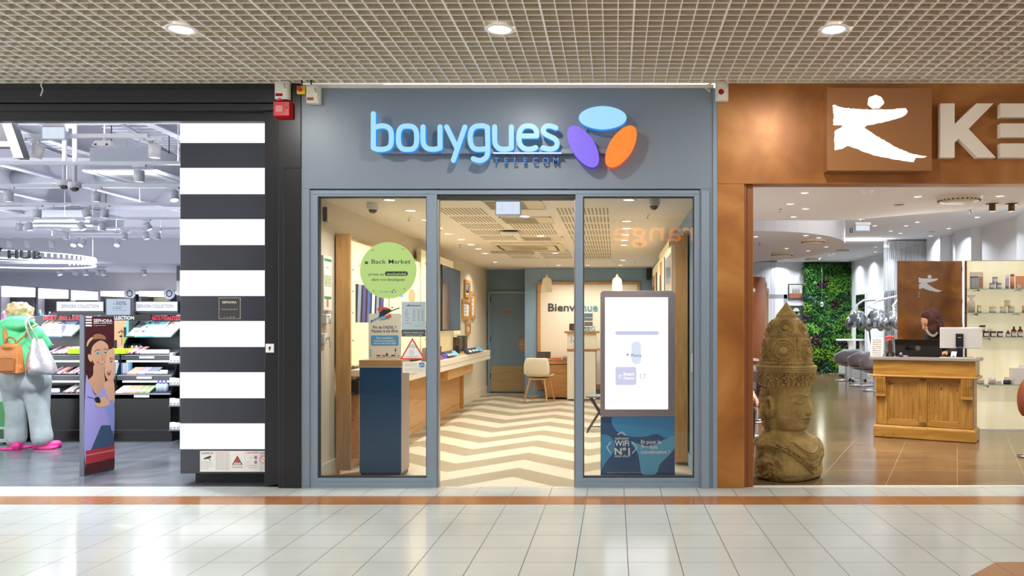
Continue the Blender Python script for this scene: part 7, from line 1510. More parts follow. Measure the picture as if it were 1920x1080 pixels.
for q in range(3): b.disc(ax(1722, YR)-ax(1743, YR), az(548+q*4, YR), .007, .001, 8)
b.build('emblem', t)
b = MB(RUST)
for z_ in (az(505, YR), az(565, YR), az(611, YR), az(655, YR)): b.box(w, ax(1814, 10.8)-ax(1743, YR)+.04, -.03, .03, z_-.03, z_+.03)
b.build('bracket', t)
# backlit shelf wall
YSW = 10.8; xa = ax(1813, YSW); ang2 = math.radians(-4); t = thing('shelf_wall', 'glowing cream display wall behind the glass product shelves', 'display wall', (xa, YSW, 0), ang2); SW_ = t
n = NT('backlit_parchment'); tc = n.n('ShaderNodeTexCoord'); a = n.n('ShaderNodeTexNoise', Scale=2.5, Detail=5.0); mp = n.n('ShaderNodeMapping'); mp.inputs['Scale'].default_value = (3, 1, .5); n.l(tc.outputs['Object'], mp.inputs[0]); n.l(mp.outputs[0], a.inputs['Vector']); c = n.ramp(a.outputs[0], [(.3, lin('#d8cfa6')), (.7, lin('#f1e8c8'))]); n.l(c, n.b.inputs['Base Color']); n.l(c, n.b.inputs['Emission Color']); n.b.inputs['Emission Strength'].default_value = .5; PARCH = n.m
b = MB(PARCH); b.box(0, 2.2, 0, .06, .01, 2.23); b.build('panel', t); b = MB(RUST); b.box(-.008, 2.2, .0, .065, 2.23, 2.236); b.box(-.008, 0, .0, .065, 0, 2.236); b.build('edge_trim', t)
MS = Matrix.Translation((xa, YSW, 0)) @ Matrix.Rotation(ang2, 4, 'Z')
def onsh(px, z, v=-.12):
    lo, hi = -.3, 3
    for _ in range(40):
        m_ = (lo+hi)/2; q = MS @ Vector((m_, v, 0)); lo, hi = (m_, hi) if VX+FPX*q.x/q.y < px else (lo, m_)
    return tuple(MS @ Vector((lo, v, z)))
GLE = mat('glass_edge_green', '#a9c9b6', .15)
levels = {}
for i, (py, pa, pb, lb) in enumerate(((541, 1815, 1990, 'topmost'), (586, 1812, 1990, 'second'), (632, 1835, 1990, 'third'), (721, 1832, 1990, 'lowest'))):
    yv = YSW-.22; z_ = az(py, yv); levels[i] = z_; pq = MS.inverted() @ Vector(onsh(pa, z_, -.2)); t = thing('glass_shelf', lb+' glass shelf on the glowing display wall', 'shelf', onsh(pa, z_-.010, -.11), ang2)
    b = MB(GLASSB); b.box(0, 1.9, -.105, .1, 0, .0095); b.build('pane', t); b = MB(GLE); b.box(0, 1.9, -.108, -.105, 0, .0095); b.build('edge', t)
    b = MB(CHROME)
    for u in (.10, .62, 1.2): b.cyl((u, .108, -.015), (u, -.08, -.015), .010, n=10); b.cyl((u, -.08, -.015), (u, -.10, -.015), .016, n=12)
    b.build('bracket', t)
def jar(name, label, px, lv, r, h, mb, ml, lid=.3, v=-.12, dz=0, group=None, lab=None, sq=False, cat='jar'):
    t = thing(name, label, cat, tuple(Vector(onsh(px, levels[lv]+.001+dz, v))), ang2, group); b = MB(mb)
    if sq: b.box(-r, r, -r*.7, r*.7, 0, h*(1-lid))
    else: b.lathe([(0, 0), (r, 0), (r, h*(1-lid)), (r*.85, h*(1-lid))], n=18)
    b.build('body', t); b = MB(ml)
    if sq: b.box(-r*.9, r*.9, -r*.6, r*.6, h*(1-lid), h)
    else: b.lathe([(r*1.02, h*(1-lid)), (r*1.02, h), (0, h)], n=18)
    b.build('lid', t)
    if lab:
        b = MB(lab); b.lathe([(r*1.01, h*.15), (r*1.01, h*(1-lid)*.85)], n=10, a0=-PI*.8, a1=-PI*.2) if not sq else b.box(-r*.8, r*.8, -r*.72, -r*.7, h*.12, h*(1-lid)*.85); b.build('label', t)
    return t
LAV = mat('jar_lavender', '#c0b2cf', .4); LAVL = mat('jar_lid_grey', '#8f8a98', .4); CRM = mat('jar_cream', '#ece3d2', .4); YLD = mat('lid_yellow', '#f0d98a', .4); AMB = mat('amber_glass', '#6e2f10', .12); AMBL = mat('amber_lid', '#2c221c', .4); PCH = mat('bottle_peach', '#f0a878', .4); SLV = mat('box_silver', '#b7bac2', .35)
for px, lb in ((1824, 'left silver box with dark foot on the top shelf'), (1831, 'right silver box with dark foot on the top shelf')):
    t = thing('product_box', lb, 'box', onsh(px, levels[0]+.001), ang2); b = MB(SLV); b.box(-.023, .023, -.025, .025, .008, .145); b.build('carton', t); b = MB(mat('box_foot_dark', '#4d4038', .5)); b.box(-.023, .023, -.025, .025, 0, .008); b.build('base', t)
t = thing('picture_card', 'photo card behind the silver boxes on top shelf', 'card', onsh(1831, levels[0]+.001, -.05), ang2); b = MB(mat('card_cream', '#f3e7d2', .5)); b.box(-.085, .085, 0, .01, 0, .225); b.m(mat('card_skin', '#d39a78', .5)).box(-.08, .083, -.001, 0, .02, .16); b.m(mat('card_hair', '#5d3526', .5)).box(-.08, .02, -.002, -.001, .12, .165); b.build('card', t)
jar('cosmetic_jar', 'upper lavender jar resting on two others on top shelf', 1865.5, 0, .033, .075, LAV, LAVL, .25, dz=.078, lab=PAPER); jar('cosmetic_jar', 'left lower lavender jar on the top shelf', 1860, 0, .033, .075, LAV, LAVL, .25, lab=PAPER); jar('cosmetic_jar', 'right lower lavender jar on the top shelf', 1872.5, 0, .033, .075, LAV, LAVL, .25, lab=PAPER)
jar('cosmetic_bottle', 'lavender bottle with white cap on the top shelf', 1888.5, 0, .022, .18, LAV, WHITE, .28, lab=mat('label_lilac', '#d9cde6', .5), cat='bottle'); jar('cosmetic_bottle', 'peach bottle with dark cap on the top shelf', 1898, 0, .024, .19, PCH, mat('cap_taupe', '#7a6a5e', .4), .17, cat='bottle')
t = thing('cosmetic_pouch', 'peach product pouch with price card on top shelf', 'pouch', onsh(1912, levels[0]+.001), ang2); b = MB(PCH); b.hexa([(-.045, -.02, 0), (.06, -.02, 0), (.06, .02, 0), (-.045, .02, 0)], [(-.055, -.004, .165), (.07, -.004, .165), (.07, .004, .165), (-.055, .004, .165)]); b.build('pouch', t, bevel=.006); b = MB(PAPER); b.box(-.05, .0, -.045, -.043, 0, .045); b.build('price_card', t)
t = thing('gift_bag', 'clear cellophane gift bag with yellow contents on second shelf', 'gift bag', onsh(1821, levels[1]+.001), ang2)
b = MB(mat('cellophane', '#efe9dc', .2, alpha=.55)); b.lathe([(0, 0), (.05, 0), (.055, .1), (.045, .15), (.02, .17), (.06, .23)], n=14, sy=.6); b.build('wrap', t); b = MB(YLD); b.lathe([(0, .002), (.042, .002), (.046, .12), (.02, .14), (0, .14)], n=14, sy=.55); b.build('contents', t)
jar('cosmetic_jar', 'yellow bottle like jar beside the gift bag', 1836, 1, .028, .10, mat('jar_gold', '#e6c36e', .3), YLD, .22, lab=PAPER)
jar('cosmetic_jar', 'wide cream jar with yellow lid, leftmost on the second shelf', 1861, 1, .045, .082, CRM, YLD, .3, lab=PAPER); jar('cosmetic_jar', 'cream jar with yellow lid left below the stacked one', 1880.5, 1, .038, .082, CRM, YLD, .3, lab=PAPER); jar('cosmetic_jar', 'cream jar with yellow lid right below the stacked one', 1896, 1, .038, .082, CRM, YLD, .3, lab=PAPER); jar('cosmetic_jar', 'cream jar with yellow lid stacked on top of two', 1888.5, 1, .038, .08, CRM, YLD, .3, dz=.083, lab=PAPER)
jar('cosmetic_jar', 'orange topped jar cut by the right picture edge', 1921, 1, .03, .10, PCH, WHITE, .2)
for px, lb, dz in ((1834, 'amber jar half hidden behind the monitor', 0), (1848.5, 'amber jar below the stacked amber jar', 0), (1862, 'third amber jar along the third shelf', 0), (1875, 'rightmost amber jar on the third shelf', 0), (1842, 'amber jar stacked on top of two amber jars', .078)): jar('amber_jar', lb, px, 2, .037, .075, AMB, AMBL, .22, dz=dz, lab=PAPER)
for px, lb, r_, h_ in ((1890, 'short dark amber bottle with red lettering', .028, .085), (1901, 'tall dark amber bottle, left of the red lettered pair', .034, .135), (1913, 'tall dark amber bottle, right of the red lettered pair', .034, .135)):
    t = thing('amber_bottle', lb, 'bottle', onsh(px, levels[2]+.001), ang2); b = MB(AMB); b.lathe([(0, 0), (r_, 0), (r_, h_*.6), (r_*.35, h_*.8), (r_*.35, h_)], n=16); b.build('flask', t); b = MB(PAPER); b.lathe([(r_*1.01, h_*.08), (r_*1.01, h_*.5)], n=10, a0=-PI*.85, a1=-PI*.15); b.m(RED).lathe([(r_*1.02, h_*.38), (r_*1.02, h_*.46)], n=8, a0=-PI*.7, a1=-PI*.3); b.build('label', t); b = MB(AMBL); b.cyl((0, 0, h_*.9), (0, 0, h_), r_*.42, n=12); b.build('cap', t)
t = thing('price_card', 'small blank price card on the third shelf', 'card', onsh(1856, levels[2]+.001+.078, -.10), ang2); b = MB(PAPER); b.box(-.03, .03, 0, .003, -.075, .025); b.build('card', t)
for px, lb in ((1838, 'white lidded jar behind the desk corner on lowest shelf'), (1860, 'white lidded jar in the middle of the lowest shelf')): jar('cosmetic_jar', lb, px, 3, .045, .085, mat('jar_blush', '#e8d9cd', .3), WHITE, .3, lab=mat('label_beige', '#c9b8a6', .5))
jar('cosmetic_jar', 'dark violet squat jar on the lowest shelf', 1888, 3, .045, .05, mat('jar_dark_violet', '#3c3052', .3), mat('jar_dark_lid', '#2a2436', .3), .3)
for px, lb in ((1873, 'small price card on the lowest shelf'), (1888, 'price card standing behind the dark violet jar')): t = thing('price_card', lb, 'card', onsh(px, levels[3]+.001, -.04), ang2); b = MB(PAPER); b.box(-.035, .035, 0, .003, 0, .035 if px == 1873 else .085); b.build('card', t)
t = thing('product_box', 'large white square box on the lowest shelf at right', 'box', onsh(1915, levels[3]+.001), ang2); b = MB(PAPER); b.box(-.12, .12, -.09, .09, 0, .21); b.m(mat('box_seam', '#cfc8ba', .5)).box(-.121, .121, -.091, .091, .055, .058); b.build('carton', t, bevel=.003); b = MB(PAPER); b.box(-.05, .02, -.05, -.047, .211, .25); b.build('price_card', t)
# leather armchair sliver at the right edge
t = thing('armchair', 'rounded tan leather seat cut by the right picture edge', 'armchair', (ax(1936, 8.6), 8.6, 0)); b = MB(mat('chestnut_leather', '#7a3a1c', .3)); b.lathe([(0, .42), (.12, .40), (.155, .55), (.15, .70), (.08, .84), (0, .88)], n=24); b.build('shell', t, sub=1); b = MB(CHROME); b.cyl((0, 0, .02), (0, 0, .43), .025); b.lathe([(0, 0), (.15, 0), (.15, .015), (.03, .03)], n=24); b.build('pedestal', t)
# living wall
YG_ = 23.15; gx0_, gx1_ = ax(1507.5, YG_), ax(1596, YG_); gz0, gz1 = .0, az(492, YG_)
LEAF = [mat('leaf_'+n_, c_, .5) for n_, c_ in (('deep', '#173f18'), ('mid', '#2c6420'), ('lime', '#6f9f28'), ('bluegreen', '#2a5640'), ('plum', '#45183a'), ('fresh', '#4a8224'))]
t = thing('living_wall', 'tall green living wall of dense mixed plants at the salon rear', 'living wall', ((gx0_+gx1_)/2, YG_, 0)); b = MB(mat('moss_backing', '#16301a', .9)); b.box(gx0_, gx1_, YG_-.02, YG_+.04, .02, gz1); b.build('backing', t, world=True)
random.seed(11); b = MB(); W_g = gx1_-gx0_
cl = [(random.uniform(gx0_, gx1_), random.uniform(0, gz1), random.choice((0, 1, 1, 2, 2, 3, 3, 5, 5, 1)) if random.random() > .1 else 4, random.uniform(.7, 1.3), random.random() < .35) for _ in range(70)]
for _ in range(6500):
    x, z = random.uniform(gx0_-.02, gx1_+.02), random.uniform(0.02, gz1-.01); c = min(cl, key=lambda q: ((q[0]-x)**2+((q[1]-z)*1.3)**2)/q[3]); m = c[2]
    if random.random() < .15: m = random.choice((0, 1, 5))
    long_ = c[4] and m in (0, 3, 1, 5); L = random.uniform(.09, .17) if long_ else random.uniform(.035, .065); wd = L*(.12 if long_ else .38)
    a = random.uniform(-2.6, -.5) if long_ else random.uniform(0, 2*PI); y = YG_-.03-random.uniform(0, .10 if m != 3 else .06); dx, dz = math.cos(a)*L, math.sin(a)*L; tip = random.uniform(-.05, -.01)*2
    nx, nz = -math.sin(a)*wd, math.cos(a)*wd; b.m(LEAF[m]); b.add([(x, y, z), (x+dx*.5+nx, y+tip*.5, z+dz*.5+nz), (x+dx, y+tip*.3, z+dz), (x+dx*.5-nx, y+tip*.7, z+dz*.5-nz)], [(0, 1, 2, 3)])
o = b.build('foliage', t, world=True); o['kind'] = 'stuff'
# framed pictures on the rear wall
for (pa, pb, ya, yb, lb, kx) in ((1478.5, 1507, 532, 561, 'black framed picture of bottles on a counter, upper of two', 0), (1480, 1507, 573, 600, 'black framed night picture of a domed building, lower of two', 1)):
    Yp = 23.1; x0, x1, z0, z1 = ax(pa, Yp), ax(pb, Yp), az(yb, Yp), az(ya, Yp); t = thing('framed_picture', lb, 'picture frame', ((x0+x1)/2, Yp+.05, z0)); w = (x1-x0)/2; h = z1-z0
    b = MB(INK); b.box(-w, w, 0, .04, 0, h); b.build('frame', t); b = MB(mat('picture_grey_%d' % kx, ('#b9b4ae', '#2c352e')[kx], .5)); b.M = frame((0, -.002, 0)); b.rect(-w+.03, w-.03, .03, h-.03, 0)
    if kx == 0:
        b.m(mat('picture_brown', '#8c5038', .5)).rect(-w+.03, w-.03, .03, h*.38, .001); b.m(INK)
        for q in range(4): b.rect(-.09+q*.055, -.065+q*.055, h*.38, h*.62, .001); b.rect(-.083+q*.055, -.072+q*.055, h*.62, h*.75, .001)
    else: b.m(mat('picture_pale', '#b8c0b4', .5)).disc(0, h*.6, w*.45, .001, 24, ry=h*.25); b.rect(-w*.45, w*.45, h*.35, h*.6, .001); b.m(INK).rect(-w*.35, -w*.1, h*.38, h*.58, .002); b.rect(w*.1, w*.35, h*.38, h*.58, .002)
    b.build('picture', t)
# string curtains
def curtain(pa, pb, py0, py1, Y, label, nn):
    x0, x1 = ax(pa, Y), ax(pb, Y); z1, z0 = az(py0, Y), az(py1, Y); t = thing('string_curtain', label, 'curtain', ((x0+x1)/2, Y, z0)); h = z1-z0; w = (x1-x0)/2
    b = MB(mat('curtain_rail', '#6c6f75', .3, .6)); b.tube([(-w-.04, 0, h), (w+.04, 0, h)], .022, 8)
    for u in (-w*.6, w*.6): b.cyl((u, 0, h), (u, 0, 3.155-z0), .012, n=8)
    b.build('rail', t); b = MB(mat('string_silver', '#b3b6bb', .4, .2)); random.seed(int(pa))
    for q in range(nn): u = -w+2*w*(q+random.uniform(.1, .9))/nn; y = random.uniform(-.03, .03); r_ = .0028; b.add([(u-r_, y, 0), (u+r_, y, 0), (u+r_, y, h), (u-r_, y, h), (u, y+r_*1.6, 0), (u, y+r_*1.6, h)], [(0, 1, 2, 3), (1, 4, 5, 2), (4, 0, 3, 5)])
    o = b.build('strings', t); o['kind'] = 'stuff'
curtain(1657, 1769, 450, 662, 17.0, 'wide grey string curtain behind the rusty panel', 150); curtain(1400, 1454, 490, 640, 21.5, 'grey string curtain at the salon rear left', 80)
# brown curved pier, mirrors, window on the left
t = thing('curved_partition', 'curved brown partition just inside the bronze jamb', 'partition', (ax(1390, 14), 14.0, 0)); b = MB(mat('chestnut_laminate', '#6b3819', .65, spec=.2)); b.lathe([(.41, 0), (.41, az(521, 14)), (0, az(521, 14))], n=40); b.build('shell', t); b = MB(mat('partition_edge', '#c9a57c', .5)); b.box(.40, .43, -.03, .03, 0, az(530, 14)); b.build('edge', t)
b = MB(mat('salon_mirror', '#c9d2da', .03, 1)); b.box(-.1, .1, 0, .01, 0, 1); 
t = thing('mirror', 'tall standing mirror between partition and stone bust', 'mirror', (ax(1433, 14.5), 14.5, 0)); w = .085
b = MB(mat('mirror_frame_white', '#d9dde2', .4)); b.box(-w, w, 0, .1, 0, az(541, 14.5)); b.build('frame', t); b = MB(mat('salon_mirror', '#c9d2da', .03, 1)); b.M = frame((0, -.001, 0)); b.rect(-w+.02, w-.03, .1, az(541, 14.5)-.05, 0); b.build('mirror_glass', t)
b = MB(mat('daylight_pane', '#202020', .4, emit=1.3, ecol='#f4f8ff')); Yw = 23.1; b.box(ax(1440, Yw), ax(1470, Yw), Yw, Yw+.03, 0.9, az(560, Yw)); b.m(mat('window_frame_grey', '#8d9197', .4)); x0, x1, z1 = ax(1437, Yw), ax(1476, Yw), az(552, Yw); b.box(x0, x0+.06, Yw-.03, Yw, .6, z1); b.box(x1-.1, x1, Yw-.03, Yw, .6, z1); b.box(x0, x1, Yw-.03, Yw, z1-.12, z1); struct(b, 'window_3')
# chrome globe lamps
def globe(px, py, Y, r, label):
    t = thing('globe_lamp', label, 'lamp', (ax(px, Y), Y, az(py, Y))); b = MB(CHROME); b.sphere((0, 0, 0), r, 20, 14); b.build('globe', t); b = MB(EOFF); b.M = frame((0, 0, -r*.99), 'D'); b.disc(0, 0, r*.5, .002, 16); b.build('lens', t); b = MB(mat('thin_cable', '#6f7274', .4)); b.cyl((0, 0, r), (0, 0, (3.15 if Y > 20 or Y < 12.5 else 2.749)-az(py, Y)), .004, n=5); b.build('cord', t); return t
t = globe(1541, 570, 22.2, .06, 'chrome globe lamp hanging before the living wall'); lamp('globe_light', (0, .1, -.12), 12, .06, (.95, 1, .8), t)
globe(1409, 545, 13.3, .065, 'chrome globe lamp half hidden behind the bronze jamb')
# salon ceiling fittings
def ceil(px, py, Z): p = onz(px, py, Z); return (p.x, p.y, Z-.001)
def diffuser(px, py, Z, r, label):
    t = thing('ceiling_diffuser', label, 'air vent', ceil(px, py, Z)); b = MB(mat('diffuser_cream', '#ddd3bd', .4)); b.lathe([(r, 0), (r*.95, -.02), (r*.8, -.05), (r*.55, -.06), (0, -.062)], n=32); b.build('disc', t)
    b = MB(mat('diffuser_slit', '#5f5c54', .5)); 
    for q in range(28): a = 2*PI*q/28; b.box(r*.86*math.cos(a)-.01, r*.86*math.cos(a)+.01, r*.86*math.sin(a)-.008, r*.86*math.sin(a)+.008, -.045, -.03)
    b.build('slits', t)
diffuser(1798, 370, 2.75, .24, 'round cream air diffuser nearest the salon entrance right'); diffuser(1524, 450, 2.75, .20, 'round air diffuser under the curved drum, larger'); diffuser(1466, 475, 2.75, .22, 'round air diffuser under the curved drum, farther'); diffuser(1575, 467, 3.16, .22, 'round white air diffuser beyond the curved drum'); diffuser(1524, 484, 3.16, .22, 'farthest round air diffuser before the living wall')
t = thing('smoke_detector', 'white dome detector on the front salon ceiling', 'detector', ceil(1627, 356, 2.75)); b = MB(WHITE); b.lathe([(.06, 0), (.058, -.02), (.035, -.045), (0, -.05)], n=24); b.build('dome', t)
for px, lb in ((1860.5, 'left of two brass cylinder spots on the front ceiling'), (1896.5, 'right of two brass cylinder spots on the front ceiling')):
    t = thing('cylinder_spot', lb, 'spotlight', ceil(px, 382, 2.75)); b = MB(mat('brass_dark', '#6e5220', .3, .7)); b.cyl((0, 0, 0), (0, 0, -.085), .035, n=20); b.build('body', t); b = MB(DGREY); b.lathe([(.07, 0), (.07, -.006), (0, -.006)], n=20); b.build('plate', t)
for px, py, Z, lb in ((1462, 394, 2.75, 'sprinkler on the front salon ceiling near the jamb'), (1820.5, 396, 2.75, 'sprinkler at the edge of the salon front ceiling'), (1424, 458, 2.75, 'sprinkler under the curved drum beside the jamb'), (1649, 486, 3.16, 'sprinkler on the rear ceiling by the string curtain'), (1558, 476, 3.16, 'sprinkler on the rear ceiling before the living wall')): sprinkler(px, py-2, Z, lb)
for px, py, Z, lb in ((1686, 384, 2.75, 'blank round ceiling rosette on the front salon ceiling'), (1747, 434, 3.16, 'dark oval vent on the rear salon ceiling')): t = thing('ceiling_rosette', lb, 'air vent', ceil(px, py, Z)); b = MB(mat('rosette_grey', '#a8a59f', .5)); b.lathe([(.06, 0), (.05, -.01), (0, -.01)], n=24); b.build('disc', t)
exit_sign(ax(1617, 12.6), 12.6, az(432, 12.6), .20, .07, 'green lettered exit light hanging in the salon', 3.15)
t = thing('house_number', 'small dark ring ornament on the curved drum edge', 'ornament', (ax(1585.5, 13.2), 12.9, az(437, 13.0))); b = MB(DGREY); b.M = frame((0, 0, .03), 'S'); b.ribbon([(.018*math.cos(a), .035*math.sin(a)) for a in (q*PI/8 for q in range(16))], .01, 0, .02, True); b.build('ring', t)
# styling chairs
CHW = mat('chair_silver_grey', '#8c878c', .35); CHB = mat('chair_brown_inner', '#5b4b4f', .4)
def styling_chair(px, Y, label, rz):
    t = thing('styling_chair', label, 'chair', (ax(px, Y), Y, 0), rz, None)
    b = MB(CHW); prof = []; N = 20
    vs = []; fs = []
    rows = [(.46, .26), (.52, .29), (.60, .30), (.70, .30), (.78, .29)]
    for z_, r_ in rows:
        for q in range(N+1):
            a = math.radians(-205+q*230/N); drop = 0
            fr = abs(q/N-.5)*2; zz_ = z_ if z_ < .6 else z_-(z_-.6)*.75*ss(.35, .9, fr) if True else z_
            vs.append((r_*math.cos(a), r_*math.sin(a), float(zz_)))
    for i in range(len(rows)-1):
        for q in range(N): fs.append((i*(N+1)+q, i*(N+1)+q+1, (i+1)*(N+1)+q+1, (i+1)*(N+1)+q))
    b.add(vs, fs, True); o = b.build('backrest', t); m_ = o.modifiers.new('s', 'SOLIDIFY'); m_.thickness = .03; m_.offset = 0
    b = MB(CHB); b.lathe([(0, .42), (.26, .43), (.27, .47), (.22, .50), (0, .505)], n=28); b.build('seat', t)
    b = MB(CHW); b.lathe([(.26, .41), (.10, .36), (.05, .35)], n=28); b.build('underseat', t)
    b = MB(mat('chair_steel', '#d9dce0', .2, .7)); b.cyl((0, 0, .02), (0, 0, .38), .035, n=16); b.lathe([(0, 0), (.27, 0), (.27, .012), (.05, .03)], n=32); b.tube([(-.02, 0, .16), (-.2, -.05, .17), (-.24, -.05, .15)], .012, 8); b.build('pedestal', t)
styling_chair(1587, 20.3, 'silver salon chair nearest the living wall', math.radians(20)); styling_chair(1615, 18.6, 'silver salon chair in the middle of the row', math.radians(15)); styling_chair(1640, 17.2, 'silver salon chair half hidden by the reception desk', math.radians(10))
def trolley(px, Y, label):
    t = thing('salon_trolley', label, 'trolley', (ax(px, Y), Y, 0)); b = MB(mat('trolley_white', '#cfd6d6', .4)); b.box(-.18, .18, -.15, .15, .1, .55); b.m(GLN if 'GLN' in globals() else WHITE)
    for q in range(3): b.box(-.181, .181, -.152, -.15, .2+q*.12, .205+q*.12)
    b.build('drawers', t); 
    for sx in (-.15, .15):
        for sy in (-.12, .12): b = MB(DGREY); b.lathe([(0, .0), (.03, .02), (.035, .045), (.02, .09), (0, .1)], (sx, sy, 0), 12); b.build('caster', t)
trolley(1588, 21.6, 'white salon trolley behind the chairs'); trolley(1608, 19.6, 'dark based trolley between two silver chairs')
b = MB(WHITE); x0, x1 = ax(1570, 21.9), ax(1640, 21.9); t = thing('styling_shelf', 'white styling shelf under the rear salon mirrors', 'shelf', ((x0+x1)/2, 21.9, 0)); b.box(x0, x1, 21.75, 22.05, .96, 1.0); b.box(x0+.3, x0+.4, 21.85, 21.95, 0, .96); b.box(x1-.4, x1-.3, 21.85, 21.95, 0, .96); b.build('top', t, world=True)
# wall mirrors on the right wall
for i, (ya, yb) in enumerate(((21.6, 22.5), (19.2, 20.1), (17.3, 18.1))):
    t = thing('mirror', ('farthest', 'middle', 'nearest')[i]+' wall mirror along the white salon side wall', 'mirror', (6.66, (ya+yb)/2, .5)); b = MB(mat('mirror_frame_white', '#d9dde2', .4)); b.box(-.03, .015, -(yb-ya)/2, (yb-ya)/2, 0, 1.75); b.build('frame', t); b = MB(mat('salon_mirror', '#c9d2da', .03, 1)); b.M = frame((-.031, 0, 0), 'W'); w = (yb-ya)/2-.05; b.rect(-w, w, .05, 1.7, 0); b.build('mirror_glass', t)
# hood dryers
DRY = mat('dryer_silver', '#9aa0a6', .15, .7); ACR = glass('smoked_acrylic', '#b9c2c8', 0, 1.5, 1.5)
def hood(px, py, Y, s_, label, arm):
    arm[-1] = (6.60-ax(px, Y), arm[-1][1], arm[-1][2]); t = thing('hood_dryer', label, 'hair dryer', (ax(px, Y), Y, az(py, Y))); b = MB(DRY)
    b.lathe([(.03*s_, .34*s_), (.12*s_, .31*s_), (.19*s_, .2*s_), (.2*s_, .1*s_)], n=24); b.build('dome', t); b = MB(ACR); b.lathe([(.2*s_, .1*s_), (.19*s_, .0), (.13*s_, -.02*s_)], n=24); b.build('visor', t)
    for a in (200, 340, 270): q = math.radians(a); b = MB(DRY); b.sphere((.2*s_*math.cos(q), .2*s_*math.sin(q), .06*s_), (.085*s_, .06*s_, .13*s_), 14, 10); b.build('heating_pod', t); b = MB(DGREY); b.M = frame((.2*s_*math.cos(q), .2*s_*math.sin(q)-.062*s_, .04*s_)); b.disc(0, 0, .035*s_, 0, 16); b.build('pod_vent', t)
    b = MB(mat('arm_white', '#cdd2d6', .3)); b.tube([(0, 0, .33*s_)]+arm, .022*s_, 10); b.build('arm', t); e = arm[-1]; b = MB(DGREY); b.box(e[0]-.06*s_, 6.66-ax(px, Y), e[1]-.06, e[1]+.06, e[2]-.12*s_, e[2]+.12*s_); b.build('wall_bracket', t)
hood(1607, 612, 19.6, 1.15, 'multi pod hood dryer hanging nearest the living wall', [(0, 0, .52), (.18, .1, .62), (.60, .15, .66)])
hood(1645, 614, 16.8, 1.1, 'hood dryer with clear visor above the reception desk', [(-.18, 0, .42), (.0, .02, .55), (.48, .1, .82)])
hood(1676, 612, 15.6, .9, 'hood dryer behind the string curtain edge', [(0, .05, .4), (.25, .1, .7), (.42, .15, .8)])
b = MB(INK); b.tube(spline([at(1630, 590, 16.7), at(1630, 620, 16.7), at(1634, 650, 16.7)], 6), .016, 6); solo(b, 'cable', 'black cable hanging beside the clear visor dryer', 'cable')
# maroon waiting chairs near the jamb and the seated person
MAR = mat('maroon_leather', '#3f2228', .3)
for i, (Y_, px) in enumerate(((11.8, 1418), (10.2, 1400))):
    t = thing('waiting_chair', ('farther', 'nearer')[i]+' maroon armchair half hidden by the stone bust', 'chair', (ax(px, Y_), Y_, 0)); b = MB(MAR); b.lathe([(.24, .42), (.27, .6), (.28, .78), (.26, .80), (.24, .78), (.23, .6), (.2, .5)], n=28, a0=-.4, a1=PI+.4); b.build('backrest', t); b = MB(MAR); b.lathe([(0, .38), (.24, .38), (.25, .46), (.2, .50), (0, .5)], n=24); b.build('seat', t); b = MB(CHROME); b.cyl((0, 0, 0), (0, 0, .38), .03); b.lathe([(0, 0), (.25, 0), (.25, .01), (.04, .03)], n=24); b.build('pedestal', t)
b = MB(mat('glass_ledge', '#c8c9cc', .2)); t = thing('ledge', 'small pale ledge jutting from the curved brown partition', 'shelf', (ax(1412, 13.2), 13.2, az(673, 13.2))); b.box(-.12, .08, -.1, .3, -.03, 0); b.build('top', t); b = MB(DGREY); b.box(-.02, .02, .0, .04, -az(673, 13.2), -.03); b.build('leg', t)
YH = 8.75; t = thing('person', 'seated person in black behind the bronze jamb, only a hand showing', 'person', (1.27, YH, 0))
hx = ax(1415, YH)-1.27; hz = az(742, YH)
J = dict(pelvis=V(0, .1, .52), waist=V(0, .12, .68), chest=V(0, .1, .92), neck0=V(0, .08, 1.08), neck1=V(0, .06, 1.15), head=V(0, .03, 1.24), chest2L=V(-.06, .1, .98), chest2R=V(.06, .1, .98), shL=V(-.15, .1, .99), shR=V(.13, .1, .99), elL=V(-.2, .0, .75), elR=V(.20, .04, .74), wrL=V(-.1, -.22, .66), wrR=V(.17, -.19, .665), hipL=V(-.09, .05, .5), hipR=V(.09, .05, .5), knL=V(-.1, -.38, .5), knR=V(.10, -.38, .5), anL=V(-.1, -.36, .08), anR=V(.10, -.36, .08), toeL=V(-.1, -.5, .04), toeR=V(.10, -.5, .04), hdR=V(.35, -.5, -.6), pnR=V(-.5, 0, -1))
figure(t, J, SKIN1, facing=(0, -1, 0), look=(0, -1, -.2), girth=.95)
b = MB(mat('black_cloth', '#121214', .8)); limb(b, [J['pelvis'], J['waist'], J['chest'], V(0, .09, 1.04)], [.17, .16, .16, .09]); 
for s_ in 'LR': limb(b, [J['chest2'+s_], J['sh'+s_], J['el'+s_], V(*(J['el'+s_]*.25+J['wr'+s_]*.75))], [.085, .072, .058, .046])
b.build('jumper', t, remesh=.012); b = MB(mat('black_trousers', '#17171a', .8))
for s_ in 'LR': limb(b, [J['hip'+s_], J['kn'+s_], J['an'+s_]], [.115, .08, .06])
b.build('trousers', t, remesh=.012); b = MB(mat('hair_dark', '#2b1d16', .6)); b.sphere((0, .05, 1.29), (.095, .11, .10), 18, 12); b.build('hair', t); 
for s_ in 'LR': b = MB(INK); limb(b, [J['an'+s_]+V(0, .03, -.03), J['toe'+s_]], [.05, .038]); b.build('shoe', t)
t = thing('stool', 'plain black stool under the seated person in black', 'stool', (1.27, YH+.1, 0)); b = MB(MAR); b.lathe([(0, .30), (.17, .30), (.18, .35), (0, .36)], n=20); b.build('seat', t); b = MB(CHROME); b.cyl((0, 0, 0), (0, 0, .30), .03); b.lathe([(0, 0), (.2, 0), (.2, .01), (.04, .02)], n=20); b.build('pedestal', t)
